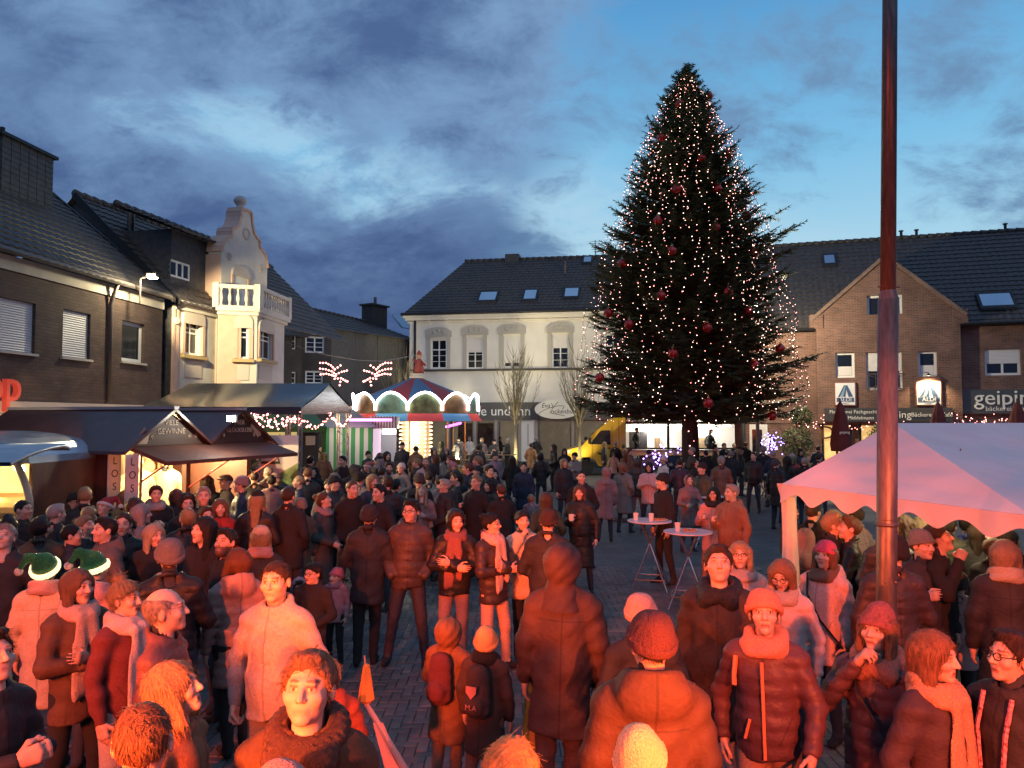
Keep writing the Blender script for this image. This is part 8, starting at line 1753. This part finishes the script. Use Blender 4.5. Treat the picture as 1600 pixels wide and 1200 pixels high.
cluster([(793, 684, {'h': 1.84, 'coat': K, 'rot': -80}), (806, 682, {'coat': RD}), (820, 694, {'coat': BE, 'h': 1.3}), (828, 692, {'coat': TAN}), (838, 682), (846, 708, {'hair': 'longback', 'rot': 180}), (866, 694, {'rot': -70, 'coat': K, 'h': 1.8}), (917, 682, {'rot': 180, 'h': 1.82}), (945, 690, {'hair': 'longback', 'coat': K}), (958, 706, {'coat': BE, 'h': 1.35, 'rot': 180}), (962, 690, {'coat': K})], 'before the white house and truck', 33)
cluster([(1118, 694, {'coat': OL, 'rot': 100, 'h': 1.8}), (1132, 692), (1149, 692, {'rot': 10}), (1158, 698, {'rot': 90, 'coat': K, 'h': 1.74}), (1176, 706, {'coat': K, 'rot': -20}), (1190, 696, {'coat': K, 'rot': 180, 'h': 1.86}), (1163, 690), (1236, 708, {'hat': 'beanie', 'hatc': PK, 'coat': RD}), (1248, 700, {'hat': 'beanie'}), (1260, 714, {'hair': 'buzz'}), (1280, 708, {'hair': 'grey'}), (1276, 696), (1228, 712), (1062, 716), (1097, 722)], 'between the fir tree and the tent', 34)
cluster([(745, 742), (758, 724, {'rot': 200}), (770, 732, {'coat': K}), (786, 756, {'coat': K}), (796, 774, {'h': 1.2, 'coat': K2, 'hood': None} if False else {'h': 1.2, 'coat': K2}), (832, 772, {'h': 1.2}), (744, 768, {'h': 1.3}), (600, 742), (526, 742), (466, 742), (560, 738), (615, 748)], 'in the gaps of the middle crowd', 35)
cluster([(276, 838, {'rot': 180, 'coat': K, 'hair': 'short'}), (320, 806, {'coat': K, 'rot': -30}), (140, 760, {'rot': 180}), (255, 742, {'rot': 180}), (322, 742, {'rot': 160}), (396, 764, {'rot': 170}), (205, 776, {'rot': 170})], 'packed in the left crowd before the huts', 36)
rs_ = random.Random(77); ex = []
for k in range(40):
    x_ = rs_.uniform(385, 770); ex.append((x_, 692 + rs_.uniform(0, 46) + (10 if 560 < x_ < 640 else 0)))
cluster([e for e in ex[:14]], 'in the dense dark crowd by the canopy', 41); cluster(ex[14:27], 'in the dense dark crowd before the booths', 42); cluster(ex[27:], 'in the dense dark crowd by the carousel', 43)
cluster([(160, 744), (148, 790), (106, 818), (185, 800), (222, 786), (285, 792), (318, 760), (330, 790), (378, 742), (420, 742), (455, 760), (470, 776)], 'squeezed among the left crowd', 44)
cluster([(1052, 700), (1080, 698), (1102, 704), (1125, 712), (1142, 704), (1205, 704), (1215, 716), (986, 700), (975, 694), (1012, 702), (898, 706), (884, 700)], 'around the foot of the fir tree', 45)
cluster([(1296, 800), (1330, 806), (1388, 806), (1436, 826), (1545, 838), (1584, 826)], 'crammed under the party tent', 46)
cluster([(648, 716), (676, 728), (702, 712), (728, 722), (748, 712), (776, 706), (800, 712), (818, 722), (690, 742), (655, 738), (738, 746), (764, 748), (880, 716)], 'in the band of people past the middle group', 47)
# staff
P(400, 668, 1.72, 0, 'stall keeper behind the green stall counter', OL, hair='short', Y=25.2); P(1108, 672, 1.7, -20, 'cook in a red cap inside the food truck hatch', K, hair='short', hat='santa', hatc=(.4, .05, .04), Y=38.2, zbase=.58); P(994, 668, 1.7, 60, 'dark-clad cook inside the food truck', K, hair='short', hc=hk_, Y=38.4, zbase=.58)
P(218, 706, 1.66, 20, 'stall keeper in a beige jacket inside the raffle hut', (.42, .34, .22), hair='short', hc=hb, Y=14.4); P(258, 706, 1.66, -10, 'second stall keeper among the plush prizes', (.40, .33, .24), hair='long', hc=hbl, Y=14.9, face='f')
# ================================================================== SMALL THINGS CARRIED OR WORN
def flag():
    p = at(572, 1100, 3.35); t = at(570, 1024, 3.35); b0 = at(640, 1215, 3.2); r = empty('furled_flag', p); tag(r, 'furled orange paper flag on a stick held over a shoulder', 'flag')
    b = MB(); b.tube([b0 - p, Vector((0, 0, 0)), t - p], [.016, .012, .003], 8); b.build('stick', mat('flag_stick', (.5, .30, .26), .6), r)
    h = (t - p).z; b = MB(); b.lathe([(.0001, h * .84), (.014, h * .8), (.030, h * .3), (.036, h * .1), (.022, h * .04), (.0001, .0)], 9); b.build('cloth', mat('flag_orange', (.72, .28, .05), .6), r)
    b = MB(); a = at(590, 1130, 3.3) - p; c = at(628, 1215, 3.2) - p; b.hexa([a + Vector((-.02, 0, 0)), a + Vector((.02, 0, 0)), a + Vector((.02, .01, 0)), a + Vector((-.02, .01, 0)), c + Vector((-.06, 0, 0)), c + Vector((.02, 0, 0)), c + Vector((.02, .01, 0)), c + Vector((-.06, .01, 0))]); b.build('ribbon', mat('flag_ribbon', (.60, .28, .22), .6), r)
flag()
def cloth_bag():
    p = on_z(850, 1120, .35); q = at(848, 1040, 5.6); r = empty('yellow_bag', (q.x, q.y, 0)); tag(r, 'yellow and green fabric bag hanging beside the tall dark jacket', 'bag')
    for nm, x0, w, c in (('bag_body', -.02, .085, (.52, .30, .06)), ('bag_panel', -.085, .05, (.14, .22, .06))):
        V, Fc = [], []; n = 14
        for i in range(9):
            z = .95 - i * .085; ww = w * (.45 + .75 * math.sin(min(1, i / 6) * 1.5))
            for k in range(n): a = 2 * math.pi * k / n; V.append((x0 + ww * math.cos(a) * (1 + .08 * math.sin(a * 3 + i)), .55 * ww * math.sin(a), z + .012 * math.sin(a * 2 + i)))
        for i in range(8):
            for k in range(n): Fc.append((i * n + k, i * n + (k + 1) % n, (i + 1) * n + (k + 1) % n, (i + 1) * n + k))
        Fc.append(tuple(range(8 * n, 9 * n))); new_obj(nm, V, Fc, mat('cloth_' + nm, c, .8, 0, .15, 8, .3, 20), r, True)
    b = MB(); b.tube([(-.03, 0, .94), (0, .0, 1.05), (.02, 0, .94)], .008, 5); b.build('strap', M_black, r)
cloth_bag()
def stroller(px, py, h, lab, rz):
    p = on_z(px, py, h); r = empty('stroller', (p.x, p.y, 0), rz); tag(r, lab, 'stroller'); ms = MATS['chrome']
    b = MB(); V, Fc = [], []; n = 12
    for i in range(7):
        a = math.pi * .95 * i / 6
        for k in range(n + 1): t = math.pi * k / n; V.append((.24 * math.cos(t), -.05 + .28 * math.cos(a) * 1.0 * .9, .62 + .24 * math.sin(t) * (.55 + .45 * math.sin(a)) + .12 * math.sin(a)))
    for i in range(6):
        for k in range(n): Fc.append((i * (n + 1) + k, i * (n + 1) + k + 1, (i + 1) * (n + 1) + k + 1, (i + 1) * (n + 1) + k))
    new_obj('canopy', V, Fc, mat('stroller_grey', (.18, .20, .26), .7), r, True); b = MB(); b.hexa([(-.2, -.4, .36), (.2, -.4, .36), (.2, .3, .36), (-.2, .3, .36), (-.23, -.45, .62), (.23, -.45, .62), (.23, .32, .62), (-.23, .32, .62)]); b.build('seat', mat('stroller_dark', (.02, .02, .025), .7), r)
    for s in (-1, 1): b = MB(); b.tube([(s * .26, -.42, .14), (s * .26, .1, .5), (s * .26, .5, 1.02)], .014, 6); b.tube([(s * .26, .42, .16), (s * .26, .0, .45)], .014, 6); b.build('frame', ms, r)
    b = MB(); b.tube([(-.26, .5, 1.02), (.26, .5, 1.02)], .018, 6); b.build('handle', M_black, r)
    for s in (-1, 1):
        for y in (-.42, .42): b = MB(); b.lathe([(.0001, -.02), (.12, -.02), (.14, 0), (.12, .02), (.0001, .02)], 14); b.build('wheel', M_black, r, Matrix.Translation((s * .29, y, .14)) @ Matrix.Rotation(math.pi / 2, 4, 'Y'))
stroller(741, 792, .85, 'dark pushchair with grey canopy in the middle crowd', .4)
# lettering on the child's backpack
def pack_letters():
    for o, lab, px, py, Y in PEOPLE:
        if lab and 'school backpack' in lab:
            M_ = Matrix.Translation((.02, .35, 1.22)) @ Matrix.Rotation(math.pi, 4, 'Z') @ Matrix.Rotation(math.pi / 2, 4, 'X')
            b = MB(); b.poly([(-.05, .06), (.05, .06), (.05, 0), (0, -.06), (-.05, 0)], -.002, -.006); e = b.build('crest', mat('print_rose', (.6, .22, .18), .6), o, Matrix.Translation((.0, .34, 1.24)) @ Matrix.Rotation(math.pi, 4, 'Z'))
            text('M.A', 'lettering', Matrix.Translation((.0, .346, 1.10)) @ Matrix.Rotation(math.pi, 4, 'Z') @ Matrix.Rotation(math.pi / 2, 4, 'X'), .07, MATS['print_rose'], o, extrude=.003)
pack_letters()
def trims():
    for o, lab, px, py, Y in PEOPLE:
        if lab and 'orange zip' in lab:
            m = mat('zip_orange', (.75, .24, .10), .6)
            b = MB(); b.tube([(0, -.150, 1.40), (0, -.150, 1.2), (0, -.152, 1.0), (0, -.150, .87)], .010, 6); b.build('zip', m, o)
            b = MB(); b.tube([(-.155, -.065, 1.40), (-.165, -.082, 1.30), (-.165, -.088, 1.24)], .014, 6); b.build('shoulder_strap', m, o); b = MB(); b.tube([(-.075, -.150, 1.08), (-.105, -.142, .97)], .009, 6); b.build('pocket_zip', m, o)
        if lab and 'lanyard' in lab:
            m = mat('lanyard_print', (.55, .20, .24), .7, 0, .9, 60)
            b = MB(); b.tube([(-.075, -.085, 1.46), (-.075, -.140, 1.30), (-.06, -.150, 1.05)], .012, 5); b.tube([(.075, -.085, 1.46), (.075, -.140, 1.30), (.05, -.150, 1.05)], .012, 5); b.build('lanyard', m, o)
        if lab and 'bright red outdoor' in lab:
            b = MB(); b.box(-.11, -.05, -.152, -.146, 1.325, 1.333); b.build('chest_logo', mat('sign_letter_white', (.8, .8, .8), .5), o)
trims()
# turn lettering curves into meshes so each is an object with its own geometry
def bake_text():
    dg = bpy.context.evaluated_depsgraph_get()
    for o in [q for q in bpy.data.objects if q.type == 'FONT']:
        me = bpy.data.meshes.new_from_object(o.evaluated_get(dg)); m = o.data.materials[0]; me.materials.clear(); me.materials.append(m)
        n = bpy.data.objects.new('temporary', me); C.objects.link(n); n.parent = o.parent; n.matrix_local = o.matrix_local.copy(); nm = o.name; bpy.data.objects.remove(o); n.name = nm
bake_text()
